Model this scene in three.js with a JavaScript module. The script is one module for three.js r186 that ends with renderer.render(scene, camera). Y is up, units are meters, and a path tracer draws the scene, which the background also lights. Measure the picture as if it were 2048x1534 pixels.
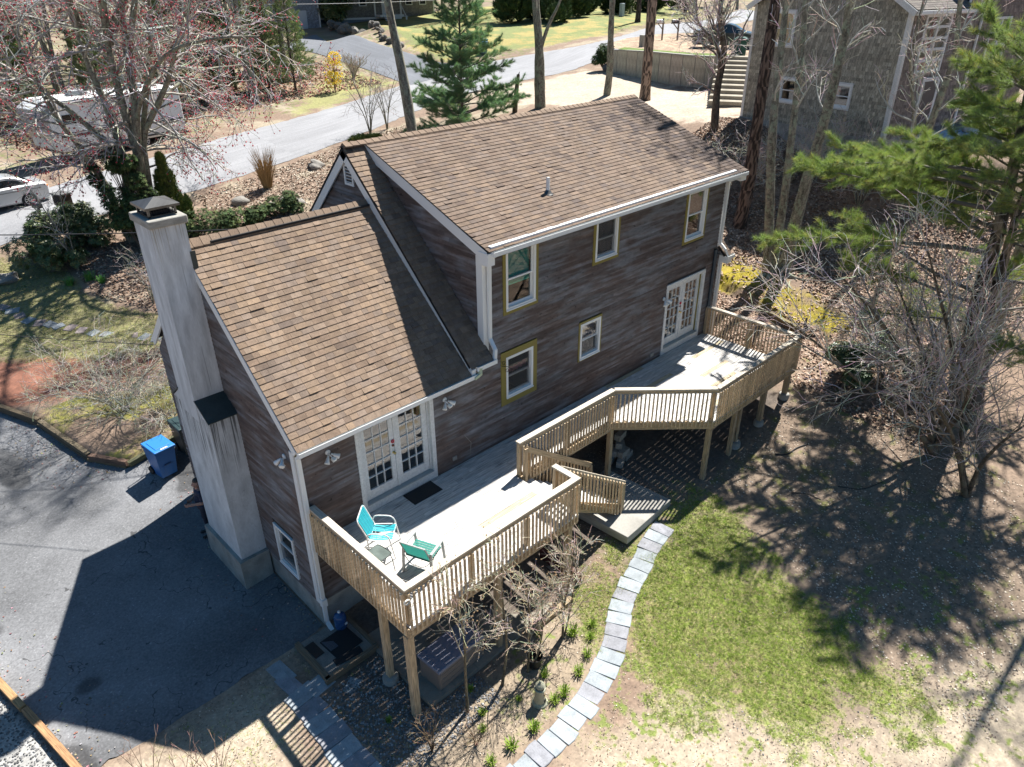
import * as THREE from 'three';
import { mergeGeometries } from 'three/addons/utils/BufferGeometryUtils.js';
import { MarchingCubes } from 'three/addons/objects/MarchingCubes.js';
import { RoundedBoxGeometry } from 'three/addons/geometries/RoundedBoxGeometry.js';

// ---------------------------------------------------------------- camera, sky, sun, exposure
const scene = new THREE.Scene();
const camera = new THREE.PerspectiveCamera(55.66, 1024 / 767, 0.1, 900);
camera.rotation.order = 'YXZ';
camera.position.set(-4.989, 10.232, 11.23);
camera.rotation.set(THREE.MathUtils.degToRad(-29.19), THREE.MathUtils.degToRad(-44.022), THREE.MathUtils.degToRad(-0.384));
scene.add(camera);
const renderer = new THREE.WebGLRenderer({ antialias: true });
renderer.setSize(1024, 767);
renderer.toneMapping = THREE.LinearToneMapping;
renderer.toneMappingExposure = 2.55;
renderer.shadowMap.enabled = true;
const SUN = new THREE.Vector3(0.65, 1, -0.14).normalize();
{
  const W = 256, Hh = 128, d = new Float32Array(W * Hh * 4);
  for (let j = 0; j < Hh; j++) for (let i = 0; i < W; i++) {
    const el = ((j + 0.5) / Hh - 0.5) * Math.PI, az = ((i + 0.5) / W - 0.5) * Math.PI * 2;
    const x = Math.cos(el) * Math.cos(az), y = Math.sin(el), z = Math.cos(el) * Math.sin(az);
    const c = Math.max(0, x * SUN.x + y * SUN.y + z * SUN.z), up = Math.max(0, y), h = Math.exp(-up * 4.2);
    const g = 0.30 * Math.pow(c, 8) + 0.6 * Math.pow(c, 60);
    const k = (j * W + i) * 4, s = 0.33;
    d[k] = s * (0.05 + 0.24 * h + g); d[k + 1] = s * (0.185 + 0.36 * h + g * 0.97); d[k + 2] = s * (0.42 + 0.40 * h + g * 0.9); d[k + 3] = 1;
    if (y < 0) { d[k] = 0.12; d[k + 1] = 0.11; d[k + 2] = 0.09; }
  }
  const sky = new THREE.DataTexture(d, W, Hh, THREE.RGBAFormat, THREE.FloatType);
  sky.mapping = THREE.EquirectangularReflectionMapping; sky.magFilter = THREE.LinearFilter; sky.minFilter = THREE.LinearFilter;
  sky.colorSpace = THREE.LinearSRGBColorSpace; sky.needsUpdate = true;
  scene.background = sky; scene.environment = sky; scene.environmentIntensity = 1; scene.backgroundIntensity = 1;
}
const sun = new THREE.DirectionalLight(new THREE.Color(1, 0.97, 0.92), 4.8);
sun.position.copy(SUN).multiplyScalar(120).add(new THREE.Vector3(15, 0, -10)); sun.target.position.set(15, 0, -10);
sun.castShadow = true; sun.shadow.radius = 1.3; sun.shadow.mapSize.set(4096, 4096);
Object.assign(sun.shadow.camera, { left: -60, right: 60, top: 60, bottom: -60, near: 1, far: 300 });
scene.add(sun, sun.target);
// scene.fog = new THREE.FogExp2(new THREE.Color(0.62, 0.70, 0.80), 0.0001);

// ---------------------------------------------------------------- random numbers, noise
function rng(seed) { let a = seed >>> 0; return () => { a |= 0; a = a + 0x6D2B79F5 | 0; let t = Math.imul(a ^ a >>> 15, 1 | a); t = t + Math.imul(t ^ t >>> 7, 61 | t) ^ t; return ((t ^ t >>> 14) >>> 0) / 4294967296; }; }
const NS = 256, NT = (() => { const r = rng(77), t = new Float32Array(NS * NS); for (let i = 0; i < t.length; i++) t[i] = r(); return t; })();
function noise(x, y) {                                    // tiling value noise, period 256
  const xf = Math.floor(x), yf = Math.floor(y); let u = x - xf, v = y - yf; u = u * u * (3 - 2 * u); v = v * v * (3 - 2 * v);
  const x0 = xf & 255, x1 = (xf + 1) & 255, y0 = (yf & 255) * NS, y1 = ((yf + 1) & 255) * NS;
  const a = NT[y0 + x0], b = NT[y0 + x1], c = NT[y1 + x0], d = NT[y1 + x1];
  return a + (b - a) * u + (c - a) * v + (a - b - c + d) * u * v;
}
const fbm = (x, y, o = 4) => { let s = 0, a = 0.5, t = 0; for (let i = 0; i < o; i++) { s += a * noise(x, y); t += a; x = x * 2.03 + 17.3; y = y * 2.03 + 5.1; a *= 0.5; } return s / t; };
const clamp = (v, a = 0, b = 1) => Math.max(a, Math.min(b, v)), mix = (a, b, t) => a + (b - a) * t, smooth = (a, b, v) => { const t = clamp((v - a) / (b - a)); return t * t * (3 - 2 * t); };
const V = (x, y, z) => new THREE.Vector3(x, y, z);

// ---------------------------------------------------------------- terrain height: smooth surface through surveyed points
const CONTROL=[[-2.8,-6.1,-2.35],[-3.4,-12.8,-2.20],[-0.7,-2.4,-2.40],[-5.4,-4.4,-2.42],[-5.0,-0.7,-2.45],[-0.4,-5.2,-2.30],[-0.3,-7.5,-2.20],[-0.6,3.5,-2.50],[1.5,5.5,-2.55],[5.4,8.6,-2.55],[7.7,11.6,-2.50],[6.0,5.8,-2.40],[7.5,3.8,-2.10],[12.0,6.5,-1.90],[14.8,9.5,-1.70],[11.4,10.5,-2.10],[18.1,2.5,-0.80],[19.7,1.4,-0.75],[21.0,-1.1,0.10],[20.2,-2.6,0.00],[23.0,-3.7,0.90],[25.9,-0.2,0.70],[28.2,-3.9,2.20],[27.8,-7.1,4.30],[27.6,-0.4,4.20],[30.4,3.2,4.20],[29.2,2.0,3.00],[26.7,3.3,1.10],[29.5,4.6,2.00],[21.6,7.4,-0.50],[18.0,5.2,-0.90],[14.8,5.1,-1.40],[33.5,-14.7,3.90],[36.4,-21.1,4.40],[34.0,-11.7,4.40],[27.9,-19.4,3.60],[12.4,-24.8,0.90],[9.8,-24.6,0.40],[10.6,-20.6,0.30],[2.0,-27.9,0.60],[7.6,-31.6,1.10],[14.0,-32.9,1.60],[24.6,-35.7,2.30],[35.9,-41.4,3.10],[38.7,-29.6,4.10],[62.5,-34.9,5.60],[41.9,-61.8,3.60],[47.9,-52.3,5.60],[41.2,-54.8,6.60],[12.8,-50.3,2.60],[6.6,-42.8,1.60],[17.0,-43.0,2.20],[21.9,-40.6,2.60],[52.0,-20.7,5.70],[64.2,-46.1,6.60],[31.4,-88.6,5.00],[16.3,-83.0,4.00],[0.7,-26.4,-0.60],[-0.8,-20.9,-1.30],[1.4,-18.2,-1.35],[2.5,-15.3,-1.40],[-1.0,-16.0,-1.60],[-0.4,-10.9,-1.85],[-1.5,-11.8,-1.90],[-2.1,-11.5,-2.20],[-1.7,-10.1,-2.25],[4.1,-19.8,-0.70],[7.2,-25.8,0.20],[0.1,3.2,-2.50],[0.0,2.2,-2.45],[4.6,3.2,-2.35],[8.2,1.4,-1.85],[10.3,3.2,-2.00],[12.0,3.2,-1.88],[13.4,3.2,-1.60],[14.8,3.2,-1.00],[15.5,0.0,-0.60],[15.5,-4.0,-0.30],[15.5,-8.0,0.30],[10.0,-9.0,0.00],[5.0,-9.0,-0.40],[0.0,-8.5,-1.50],[0.0,0.0,-2.40],[0.0,-5.0,-2.35],[8.0,0.0,-1.90],[-20.0,15.0,-2.60],[0.0,25.0,-2.60],[20.0,25.0,-2.60],[40.0,24.0,-0.50],[40.0,0.0,4.40],[45.0,-8.0,5.00],[34.0,-6.0,4.30],[33.0,3.0,3.60],[40.0,10.0,2.50],[42.0,-16.0,4.40],[-30.0,-10.0,-1.20],[-25.0,5.0,-2.20],[60.0,-20.0,2.50],[70.0,30.0,-2.00],[-40.0,-40.0,2.00],[0.0,14.0,-2.60],[120.0,-120.0,8.00],[60.0,-120.0,8.00],[0.0,-120.0,7.00],[-60.0,-90.0,5.00],[120.0,-40.0,6.00],[90.0,-70.0,7.00]];
const WTS = (() => {
  const n = CONTROL.length, N = n + 3, A = [];
  for (let i = 0; i < N; i++) A.push(new Float64Array(N + 1));
  for (let i = 0; i < n; i++) {
    for (let j = 0; j < n; j++) A[i][j] = -Math.hypot(CONTROL[i][0] - CONTROL[j][0], CONTROL[i][1] - CONTROL[j][1]) + (i === j ? 1 : 0);
    A[i][n] = A[n][i] = 1; A[i][n + 1] = A[n + 1][i] = CONTROL[i][0]; A[i][n + 2] = A[n + 2][i] = CONTROL[i][1]; A[i][N] = CONTROL[i][2];
  }
  for (let c = 0; c < N; c++) {
    let p = c; for (let r = c + 1; r < N; r++) if (Math.abs(A[r][c]) > Math.abs(A[p][c])) p = r;
    [A[c], A[p]] = [A[p], A[c]];
    for (let r = c + 1; r < N; r++) { const f = A[r][c] / A[c][c]; if (f) for (let k = c; k <= N; k++) A[r][k] -= f * A[c][k]; }
  }
  const w = new Float64Array(N);
  for (let r = N - 1; r >= 0; r--) { let s = A[r][N]; for (let k = r + 1; k < N; k++) s -= A[r][k] * w[k]; w[r] = s / A[r][r]; }
  return w;
})();
function H(x, z) {
  const n = CONTROL.length; let y = WTS[n] + WTS[n + 1] * x + WTS[n + 2] * z;
  for (let i = 0; i < n; i++) { const a = x - CONTROL[i][0], b = z - CONTROL[i][1]; y -= WTS[i] * Math.sqrt(a * a + b * b + 0.04); }
  return y;
}

// ---------------------------------------------------------------- mesh builder
const colorOf = c => Array.isArray(c) ? c : [c, c, c];
class MB {
  constructor() { this.p = []; this.n = []; this.u = []; this.c = []; this.i = []; this.col = [1, 1, 1]; }
  get count() { return this.p.length / 3; }
  v(x, y, z, nx, ny, nz, u, w) { this.p.push(x, y, z); this.n.push(nx, ny, nz); this.u.push(u, w); this.c.push(this.col[0], this.col[1], this.col[2]); return this.p.length / 3 - 1; }
  quad(a, b, c, d, uv) {                                  // counter-clockwise
    const e1 = b.clone().sub(a), e2 = d.clone().sub(a), n = e1.clone().cross(e2).normalize(), w = e1.length(), h = e2.length(), [u0, v0] = uv || [0, 0];
    const i = this.v(a.x, a.y, a.z, n.x, n.y, n.z, u0, v0); this.v(b.x, b.y, b.z, n.x, n.y, n.z, u0 + w, v0); this.v(c.x, c.y, c.z, n.x, n.y, n.z, u0 + w, v0 + h); this.v(d.x, d.y, d.z, n.x, n.y, n.z, u0, v0 + h);
    this.i.push(i, i + 1, i + 2, i, i + 2, i + 3); return this;
  }
  tri(a, b, c) { const n = b.clone().sub(a).cross(c.clone().sub(a)).normalize(); const i = this.v(a.x, a.y, a.z, n.x, n.y, n.z, a.x + a.z, a.y); this.v(b.x, b.y, b.z, n.x, n.y, n.z, b.x + b.z, b.y); this.v(c.x, c.y, c.z, n.x, n.y, n.z, c.x + c.z, c.y); this.i.push(i, i + 1, i + 2); return this; }
  hexa(q, off) {                                          // 8 corners: bottom a b c d (ccw from above), top e f g h
    const [a, b, c, d, e, f, g, h] = q, o = off || [0, 0];
    return this.quad(e, f, g, h, o).quad(d, c, b, a, o).quad(a, b, f, e, o).quad(b, c, g, f, o).quad(c, d, h, g, o).quad(d, a, e, h, o);
  }
  box(x0, y0, z0, x1, y1, z1, off) { return this.hexa([V(x0, y0, z1), V(x1, y0, z1), V(x1, y0, z0), V(x0, y0, z0), V(x0, y1, z1), V(x1, y1, z1), V(x1, y1, z0), V(x0, y1, z0)], off); }
  bar(a, b, w, t, up, off) {                              // rectangular bar from a to b, w across, t along up; grain (u) runs along it
    const d = b.clone().sub(a), L = d.length(); d.normalize(); const s = d.clone().cross(up || V(0, 1, 0)).normalize(), n = s.clone().cross(d), o = off || [0, 0];
    const c = (p, i, j) => p.clone().addScaledVector(s, i * w / 2).addScaledVector(n, j * t / 2);
    const q = [c(a, -1, -1), c(b, -1, -1), c(b, 1, -1), c(a, 1, -1), c(a, -1, 1), c(b, -1, 1), c(b, 1, 1), c(a, 1, 1)];
    return this.quad(q[3], q[2], q[6], q[7], o).quad(q[1], q[0], q[4], q[5], o).quad(q[7], q[6], q[5], q[4], o).quad(q[0], q[1], q[2], q[3], o).quad(q[0], q[3], q[7], q[4], o).quad(q[2], q[1], q[5], q[6], o);
  }
  tube(pts, rad, sides = 6, cap = false) {
    const n = pts.length; let ref = V(0.31, 0.2, 0.93), start = this.count, len = 0, r0 = this.col;
    for (let k = 0; k < n; k++) {
      const t = pts[Math.min(n - 1, k + 1)].clone().sub(pts[Math.max(0, k - 1)]).normalize();
      let s = ref.clone().addScaledVector(t, -ref.dot(t)); if (s.lengthSq() < 1e-5) s = V(1, 0, 0).addScaledVector(t, -t.x); s.normalize(); ref = s; const b = t.clone().cross(s);
      if (k) len += pts[k].distanceTo(pts[k - 1]);
      const r = Array.isArray(rad) ? rad[k] : rad;
      for (let j = 0; j <= sides; j++) { const a = j / sides * Math.PI * 2, ca = Math.cos(a), sa = Math.sin(a), nx = s.x * ca + b.x * sa, ny = s.y * ca + b.y * sa, nz = s.z * ca + b.z * sa; this.v(pts[k].x + nx * r, pts[k].y + ny * r, pts[k].z + nz * r, nx, ny, nz, j / sides * Math.max(0.1, Math.round(6.28 * r * 4) / 4 || 0.1), len); }
    }
    for (let k = 0; k < n - 1; k++) for (let j = 0; j < sides; j++) { const a = start + k * (sides + 1) + j, b = a + sides + 1; this.i.push(a, a + 1, b, a + 1, b + 1, b); }
    if (cap) for (const k of [0, n - 1]) { const c = pts[k], e = this.v(c.x, c.y, c.z, 0, k ? 1 : -1, 0, 0, 0); for (let j = 0; j < sides; j++) { const a = start + k * (sides + 1) + j; k ? this.i.push(e, a, a + 1) : this.i.push(e, a + 1, a); } }
    return this;
  }
  lathe(profile, cx, cy, cz, seg = 24) { const g = new THREE.LatheGeometry(profile.map(([r, y]) => new THREE.Vector2(r, y)), seg); return this.add(g, new THREE.Matrix4().makeTranslation(cx, cy, cz)); }
  add(g, m) {
    const geo = g.clone(); if (m) geo.applyMatrix4(m); const P = geo.attributes.position, N = geo.attributes.normal, U = geo.attributes.uv, s = this.count;
    for (let k = 0; k < P.count; k++) this.v(P.getX(k), P.getY(k), P.getZ(k), N.getX(k), N.getY(k), N.getZ(k), U ? U.getX(k) : 0, U ? U.getY(k) : 0);
    if (geo.index) for (let k = 0; k < geo.index.count; k++) this.i.push(s + geo.index.getX(k)); else for (let k = 0; k < P.count; k++) this.i.push(s + k);
    return this;
  }
  geom() {
    const g = new THREE.BufferGeometry();
    g.setAttribute('position', new THREE.Float32BufferAttribute(this.p, 3)); g.setAttribute('normal', new THREE.Float32BufferAttribute(this.n, 3));
    g.setAttribute('uv', new THREE.Float32BufferAttribute(this.u, 2)); g.setAttribute('color', new THREE.Float32BufferAttribute(this.c, 3)); g.setIndex(this.i); return g;
  }
}
const taken = {};
function numbered(n) { const k = taken[n] = (taken[n] ?? -1) + 1; return k ? n + '_' + String(k).padStart(3, '0') : n; }
function mesh(name, geo, mat, parent, kind) {
  const m = new THREE.Mesh(geo instanceof MB ? geo.geom() : geo, mat); m.name = (parent && parent !== scene) ? name : numbered(name); m.castShadow = m.receiveShadow = true;
  if (kind) m.userData.kind = kind; (parent || scene).add(m); return m;
}
function thing(name, label, category, x = 0, y = 0, z = 0, turn = 0, group) {
  const o = new THREE.Group(); o.name = numbered(name); o.position.set(x, y, z); o.rotation.y = turn; o.userData = { label, category }; if (group) o.userData.group = group; scene.add(o); return o;
}
function tag(o, label, category, group) { Object.assign(o.userData, { label, category }); if (group) o.userData.group = group; return o; }
function copy(o, label, x, y, z, turn = 0, s = 1) { const c = o.clone(); c.name = numbered(o.name.replace(/_\d+$/, '')); c.userData = { ...o.userData, label }; c.position.set(x, y, z); c.rotation.y = turn; c.scale.setScalar(s); scene.add(c); return c; }

// ---------------------------------------------------------------- textures and materials
function tex(w, h, fn, repeatX, repeatY, srgb = true) {    // fn(u,v in 0..1, i, j) -> [r,g,b] in 0..1 (display values)
  const d = new Uint8Array(w * h * 4);
  for (let j = 0; j < h; j++) for (let i = 0; i < w; i++) { const c = fn(i / w, j / h, i, j), k = (j * w + i) * 4; d[k] = clamp(c[0]) * 255; d[k + 1] = clamp(c[1]) * 255; d[k + 2] = clamp(c[2]) * 255; d[k + 3] = 255; }
  const t = new THREE.DataTexture(d, w, h, THREE.RGBAFormat); t.wrapS = t.wrapT = THREE.RepeatWrapping; t.magFilter = THREE.LinearFilter; t.minFilter = THREE.LinearMipmapLinearFilter; t.generateMipmaps = true;
  if (srgb) t.colorSpace = THREE.SRGBColorSpace; t.repeat.set(repeatX, repeatY); t.needsUpdate = true; return t;
}
const tile = (u, v, fx, fy, o) => fbm(u * fx, v * fy, o);  // fx, fy dividing 256 tile at the first octave
const SL = Float32Array.from({ length: 4097 }, (_, i) => { const l = i / 4096; return l <= 0.0031308 ? 12.92 * l : 1.055 * Math.pow(l, 1 / 2.4) - 0.055; }), S = l => SL[l <= 0 ? 0 : l >= 1 ? 4096 : (l * 4096) | 0];
const grey = v => [v, v, v];
// light-to-dark multipliers; the tone of each thing comes from its material colour or vertex colour
const grainTex = tex(512, 256, (u, v) => { const g = noise(u * 8, v * 128), k = noise(u * 16 + 40, v * 64 + 9), b = noise(u * 4, v * 16); let c = 0.62 + 0.22 * g + 0.14 * k + 0.10 * b; if (g < 0.16) c -= 0.15; return [c, c * 0.985, c * 0.965]; }, 0.5, 1.2);
const weatherTex = tex(2048, 1024, (u, v) => {              // siding, 16 m by 9 m of wall in one piece: brown cedar worn to silver in patches that run over many boards
  const p = fbm(u * 16 + 3, v * 16 + 5, 4), st = noise(u * 32, v * 192), g = noise(u * 128, v * 512), f = noise(u * 256 + 7, v * 256), w = smooth(0.30, 0.76, p * 0.52 + st * 0.28 + noise(u * 48, v * 85) * 0.20), k = 0.80 + 0.14 * g + 0.08 * (f - 0.5) + 0.14 * (st - 0.5);
  let r = mix(0.44, 0.535, w) * k, gg = mix(0.37, 0.535, w) * k, b = mix(0.34, 0.55, w) * k; const nail = noise(u * 2048 / 8 * 3, v * 1024 / 8 * 3); if (nail > 0.965) { r += 0.12; gg += 0.12; b += 0.12; } if (f < 0.06 && st < 0.45) { r *= 0.6; gg *= 0.6; b *= 0.6; } return [r, gg, b]; }, 1, 1);
const stuccoTex = tex(512, 512, (u, v) => { const a = fbm(u * 8, v * 8, 4), b = noise(u * 128, v * 128), c = noise(u * 32, v * 2); const g = 0.66 + 0.26 * a + 0.07 * b - (c > 0.8 ? (c - 0.8) * 0.4 : 0); return [g, g * 0.99, g * 0.97]; }, 0.5, 0.5);
const speckTex = tex(512, 512, (u, v) => { const a = noise(u * 256, v * 256), b = noise(u * 128 + 3, v * 128), c = fbm(u * 8, v * 8, 3); let g = 0.50 + 0.30 * a + 0.16 * b + 0.18 * c; if (a > 0.9) g += 0.2; return [g, g, g * 0.99]; }, 1, 1);
const barkTex = tex(256, 512, (u, v) => { const a = noise(u * 16, v * 8), b = noise(u * 32, v * 64), l = smooth(0.55, 0.7, fbm(u * 8 + 3, v * 16, 3)); const g = 0.42 + 0.35 * a + 0.25 * b; return [mix(g, 0.86, l * 0.6), mix(g * 0.95, 0.92, l * 0.6), mix(g * 0.88, 0.82, l * 0.6)]; }, 1, 0.5);
const furrowTex = tex(256, 512, (u, v) => { const a = noise(u * 16, v * 8), b = noise(u * 64, v * 64); const g = 0.35 + 0.55 * smooth(0.25, 0.75, a) + 0.18 * b; return [g, g * 0.93, g * 0.87]; }, 1, 0.5);
const slateTex = tex(512, 512, (u, v) => { const a = fbm(u * 8, v * 8, 5), b = noise(u * 64, v * 64); const g = 0.78 + 0.20 * (a - 0.5) + 0.08 * (b - 0.5); return [g * 0.985, g, g * 1.01]; }, 0.8, 0.8);
const M = (o) => new THREE.MeshStandardMaterial({ roughness: 0.85, metalness: 0, ...o });
const lin = (r, g, b) => new THREE.Color().setRGB(r, g, b);
const mat = {
  siding: M({ map: weatherTex, vertexColors: true, bumpMap: weatherTex, bumpScale: 0.002 }),
  white: M({ color: lin(0.74, 0.75, 0.74), roughness: 0.45 }), whiteWood: M({ color: lin(0.70, 0.71, 0.70), roughness: 0.6, map: tex(128, 128, (u, v) => grey(0.90 + 0.10 * noise(u * 32, v * 32)), 1, 1) }),
  olive: M({ color: lin(0.215, 0.175, 0.035), roughness: 0.6 }), gasket: M({ color: lin(0.03, 0.032, 0.035), roughness: 0.7 }),
  glass: new THREE.MeshPhysicalMaterial({ color: 0xffffff, transmission: 1, thickness: 0, roughness: 0.02, ior: 2.1 }),
  screen: M({ color: lin(0.045, 0.05, 0.055), roughness: 0.9, transparent: true, opacity: 0.55 }),
  blind: M({ color: lin(0.03, 0.30, 0.22), roughness: 0.6 }), pink: M({ color: lin(0.62, 0.16, 0.22), roughness: 0.95 }), curtain: M({ color: lin(0.10, 0.09, 0.10), roughness: 0.95 }),
  inside: M({ color: lin(0.045, 0.04, 0.036), roughness: 0.95 }), insideFloor: M({ color: lin(0.06, 0.035, 0.02), roughness: 0.6 }),
  shingle: M({ map: speckTex, vertexColors: true, bumpMap: speckTex, bumpScale: 0.002, roughness: 0.95 }), felt: M({ color: lin(0.02, 0.019, 0.018), roughness: 1 }),
  stucco: M({ map: stuccoTex, vertexColors: true, bumpMap: stuccoTex, bumpScale: 0.004, roughness: 0.95 }), concrete: M({ map: stuccoTex, color: lin(0.46, 0.45, 0.42), roughness: 0.95, bumpMap: stuccoTex, bumpScale: 0.003 }),
  slateCap: M({ map: slateTex, color: lin(0.055, 0.075, 0.07), roughness: 0.55 }), steel: M({ color: lin(0.20, 0.20, 0.20), metalness: 0.85, roughness: 0.42, map: stuccoTex }), dark: M({ color: lin(0.012, 0.012, 0.013), roughness: 0.8 }), iron: M({ color: lin(0.015, 0.014, 0.014), roughness: 0.5, metalness: 0.4 }),
  deck: M({ map: grainTex, vertexColors: true, bumpMap: grainTex, bumpScale: 0.002, roughness: 0.9 }),
  brass: M({ color: lin(0.75, 0.52, 0.18), metalness: 1, roughness: 0.3 }), bark: M({ map: barkTex, vertexColors: true, bumpMap: barkTex, bumpScale: 0.012, roughness: 1 }), furrow: M({ map: furrowTex, vertexColors: true, bumpMap: furrowTex, bumpScale: 0.02, roughness: 1 }),
  twig: M({ vertexColors: true, roughness: 0.9 }), leaf: new THREE.MeshPhysicalMaterial({ vertexColors: true, roughness: 1, side: THREE.DoubleSide }), needle: new THREE.MeshPhysicalMaterial({ vertexColors: true, roughness: 1, transmission: 0.4, thickness: 0, side: THREE.DoubleSide }), leafShine: new THREE.MeshPhysicalMaterial({ vertexColors: true, roughness: 0.38, side: THREE.DoubleSide }),
  slate: M({ map: slateTex, vertexColors: true, bumpMap: slateTex, bumpScale: 0.004, roughness: 0.8 }), rock: M({ map: stuccoTex, vertexColors: true, bumpMap: stuccoTex, bumpScale: 0.01, roughness: 0.95 }),
  plain: M({ vertexColors: true, roughness: 0.7 }), plastic: M({ vertexColors: true, roughness: 0.4 }),
};

// ---------------------------------------------------------------- the ground
function sd(x, z, poly) {                                  // signed distance to a polygon, positive inside
  const bb = poly.bb || (poly.bb = [Math.min(...poly.map(p => p[0])) - 3, Math.max(...poly.map(p => p[0])) + 3, Math.min(...poly.map(p => p[1])) - 3, Math.max(...poly.map(p => p[1])) + 3]); if (x < bb[0] || x > bb[1] || z < bb[2] || z > bb[3]) return -9;
  let d = 1e9, inside = false;
  for (let i = 0, j = poly.length - 1; i < poly.length; j = i++) {
    const [ax, az] = poly[j], [bx, bz] = poly[i], ex = bx - ax, ez = bz - az, t = clamp(((x - ax) * ex + (z - az) * ez) / (ex * ex + ez * ez)), dx = x - ax - ex * t, dz = z - az - ez * t;
    d = Math.min(d, dx * dx + dz * dz); if ((az > z) !== (bz > z) && x < (bx - ax) * (z - az) / (bz - az) + ax) inside = !inside;
  }
  return inside ? Math.sqrt(d) : -Math.sqrt(d);
}
const interp = (t, a) => { for (let i = 1; i < a.length; i++) if (t <= a[i][0] || i === a.length - 1) { const k = clamp((t - a[i - 1][0]) / (a[i][0] - a[i - 1][0])); return a[i - 1][1] + (a[i][1] - a[i - 1][1]) * k; } };
const DRIVE_R = [[-17, -3.6], [-14.8, -2.95], [-13.07, -2.26], [-10.19, -1.73], [-8.75, -1.1], [-8.6, 0.9], [-6.62, 0.9], [-6.5, -0.02], [-0.08, -0.02]];
const beamX = z => -5.59 + (z + 3.35) * 0.169;
const LAWN = [[7.5, 3.75], [9.6, 3.3], [10.3, 4.6], [8.7, 6.4], [8.2, 7.75], [7.4, 9.6], [5.5, 8.6], [4.2, 6.1], [4.8, 4.9], [6.2, 4.1]], LAWN2 = [[4.7, 3.2], [6.5, 2.8], [6.7, 3.5], [5.6, 4.0], [4.3, 4.7], [3.9, 4.2]];
const MOSS = [[18.9, -3.4], [20.6, -2.2], [21.2, -0.6], [20.6, 1.2], [20.4, 2.6], [18.9, 2.4], [19.2, 0.2]], LEFT_LAWN = [[-6, -27], [0.2, -26.6], [2.0, -24.2], [1.8, -20.4], [3.3, -16.6], [2.9, -14.2], [0, -15.4], [-2.6, -18.4], [-8, -20]];
const MULCH = [[-6, -18], [-2.2, -18.2], [0.2, -15.6], [2.0, -13.9], [2.2, -12.6], [1.0, -12.6], [-1.6, -13.8], [-5, -16]];
const GRAVEL = [[30.8, -29], [34, -28.2], [38.6, -25.4], [37.2, -19.9], [35.4, -15.5], [36.4, -13.2], [30.2, -8.2], [27.9, -8.2], [28.2, -10.5], [29.6, -15.9], [28.6, -19.6], [28.9, -24.8]];
const FARLAWN = [[38.6, -42], [39.4, -48], [44, -66], [50, -76], [72, -76], [100, -58], [80, -44], [66, -40], [54, -37], [46, -38]], CORNER = [[20.4, -36], [27, -38.2], [31, -39.4], [32, -42.4], [30, -46], [26, -43]];
const BED = [[-1.4, 4.4], [0.2, 3.3], [4.5, 3.3], [4.3, 4.4], [3.0, 5.1], [0.8, 5.1]], UNDER = [[-0.6, 1.4], [0.1, 0.2], [14.6, 0.2], [14.6, 3.1], [10.2, 3.2], [8.5, 2], [4.6, 3.3], [0, 3.4]], YARD_PALE = [[-6, -0.2], [-1.6, 0.2], [-1.8, 4.5], [0.4, 6.2], [4.2, 6.4], [5.6, 9], [8, 10.2], [20, 14], [20, 22], [-12, 22]];
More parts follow.
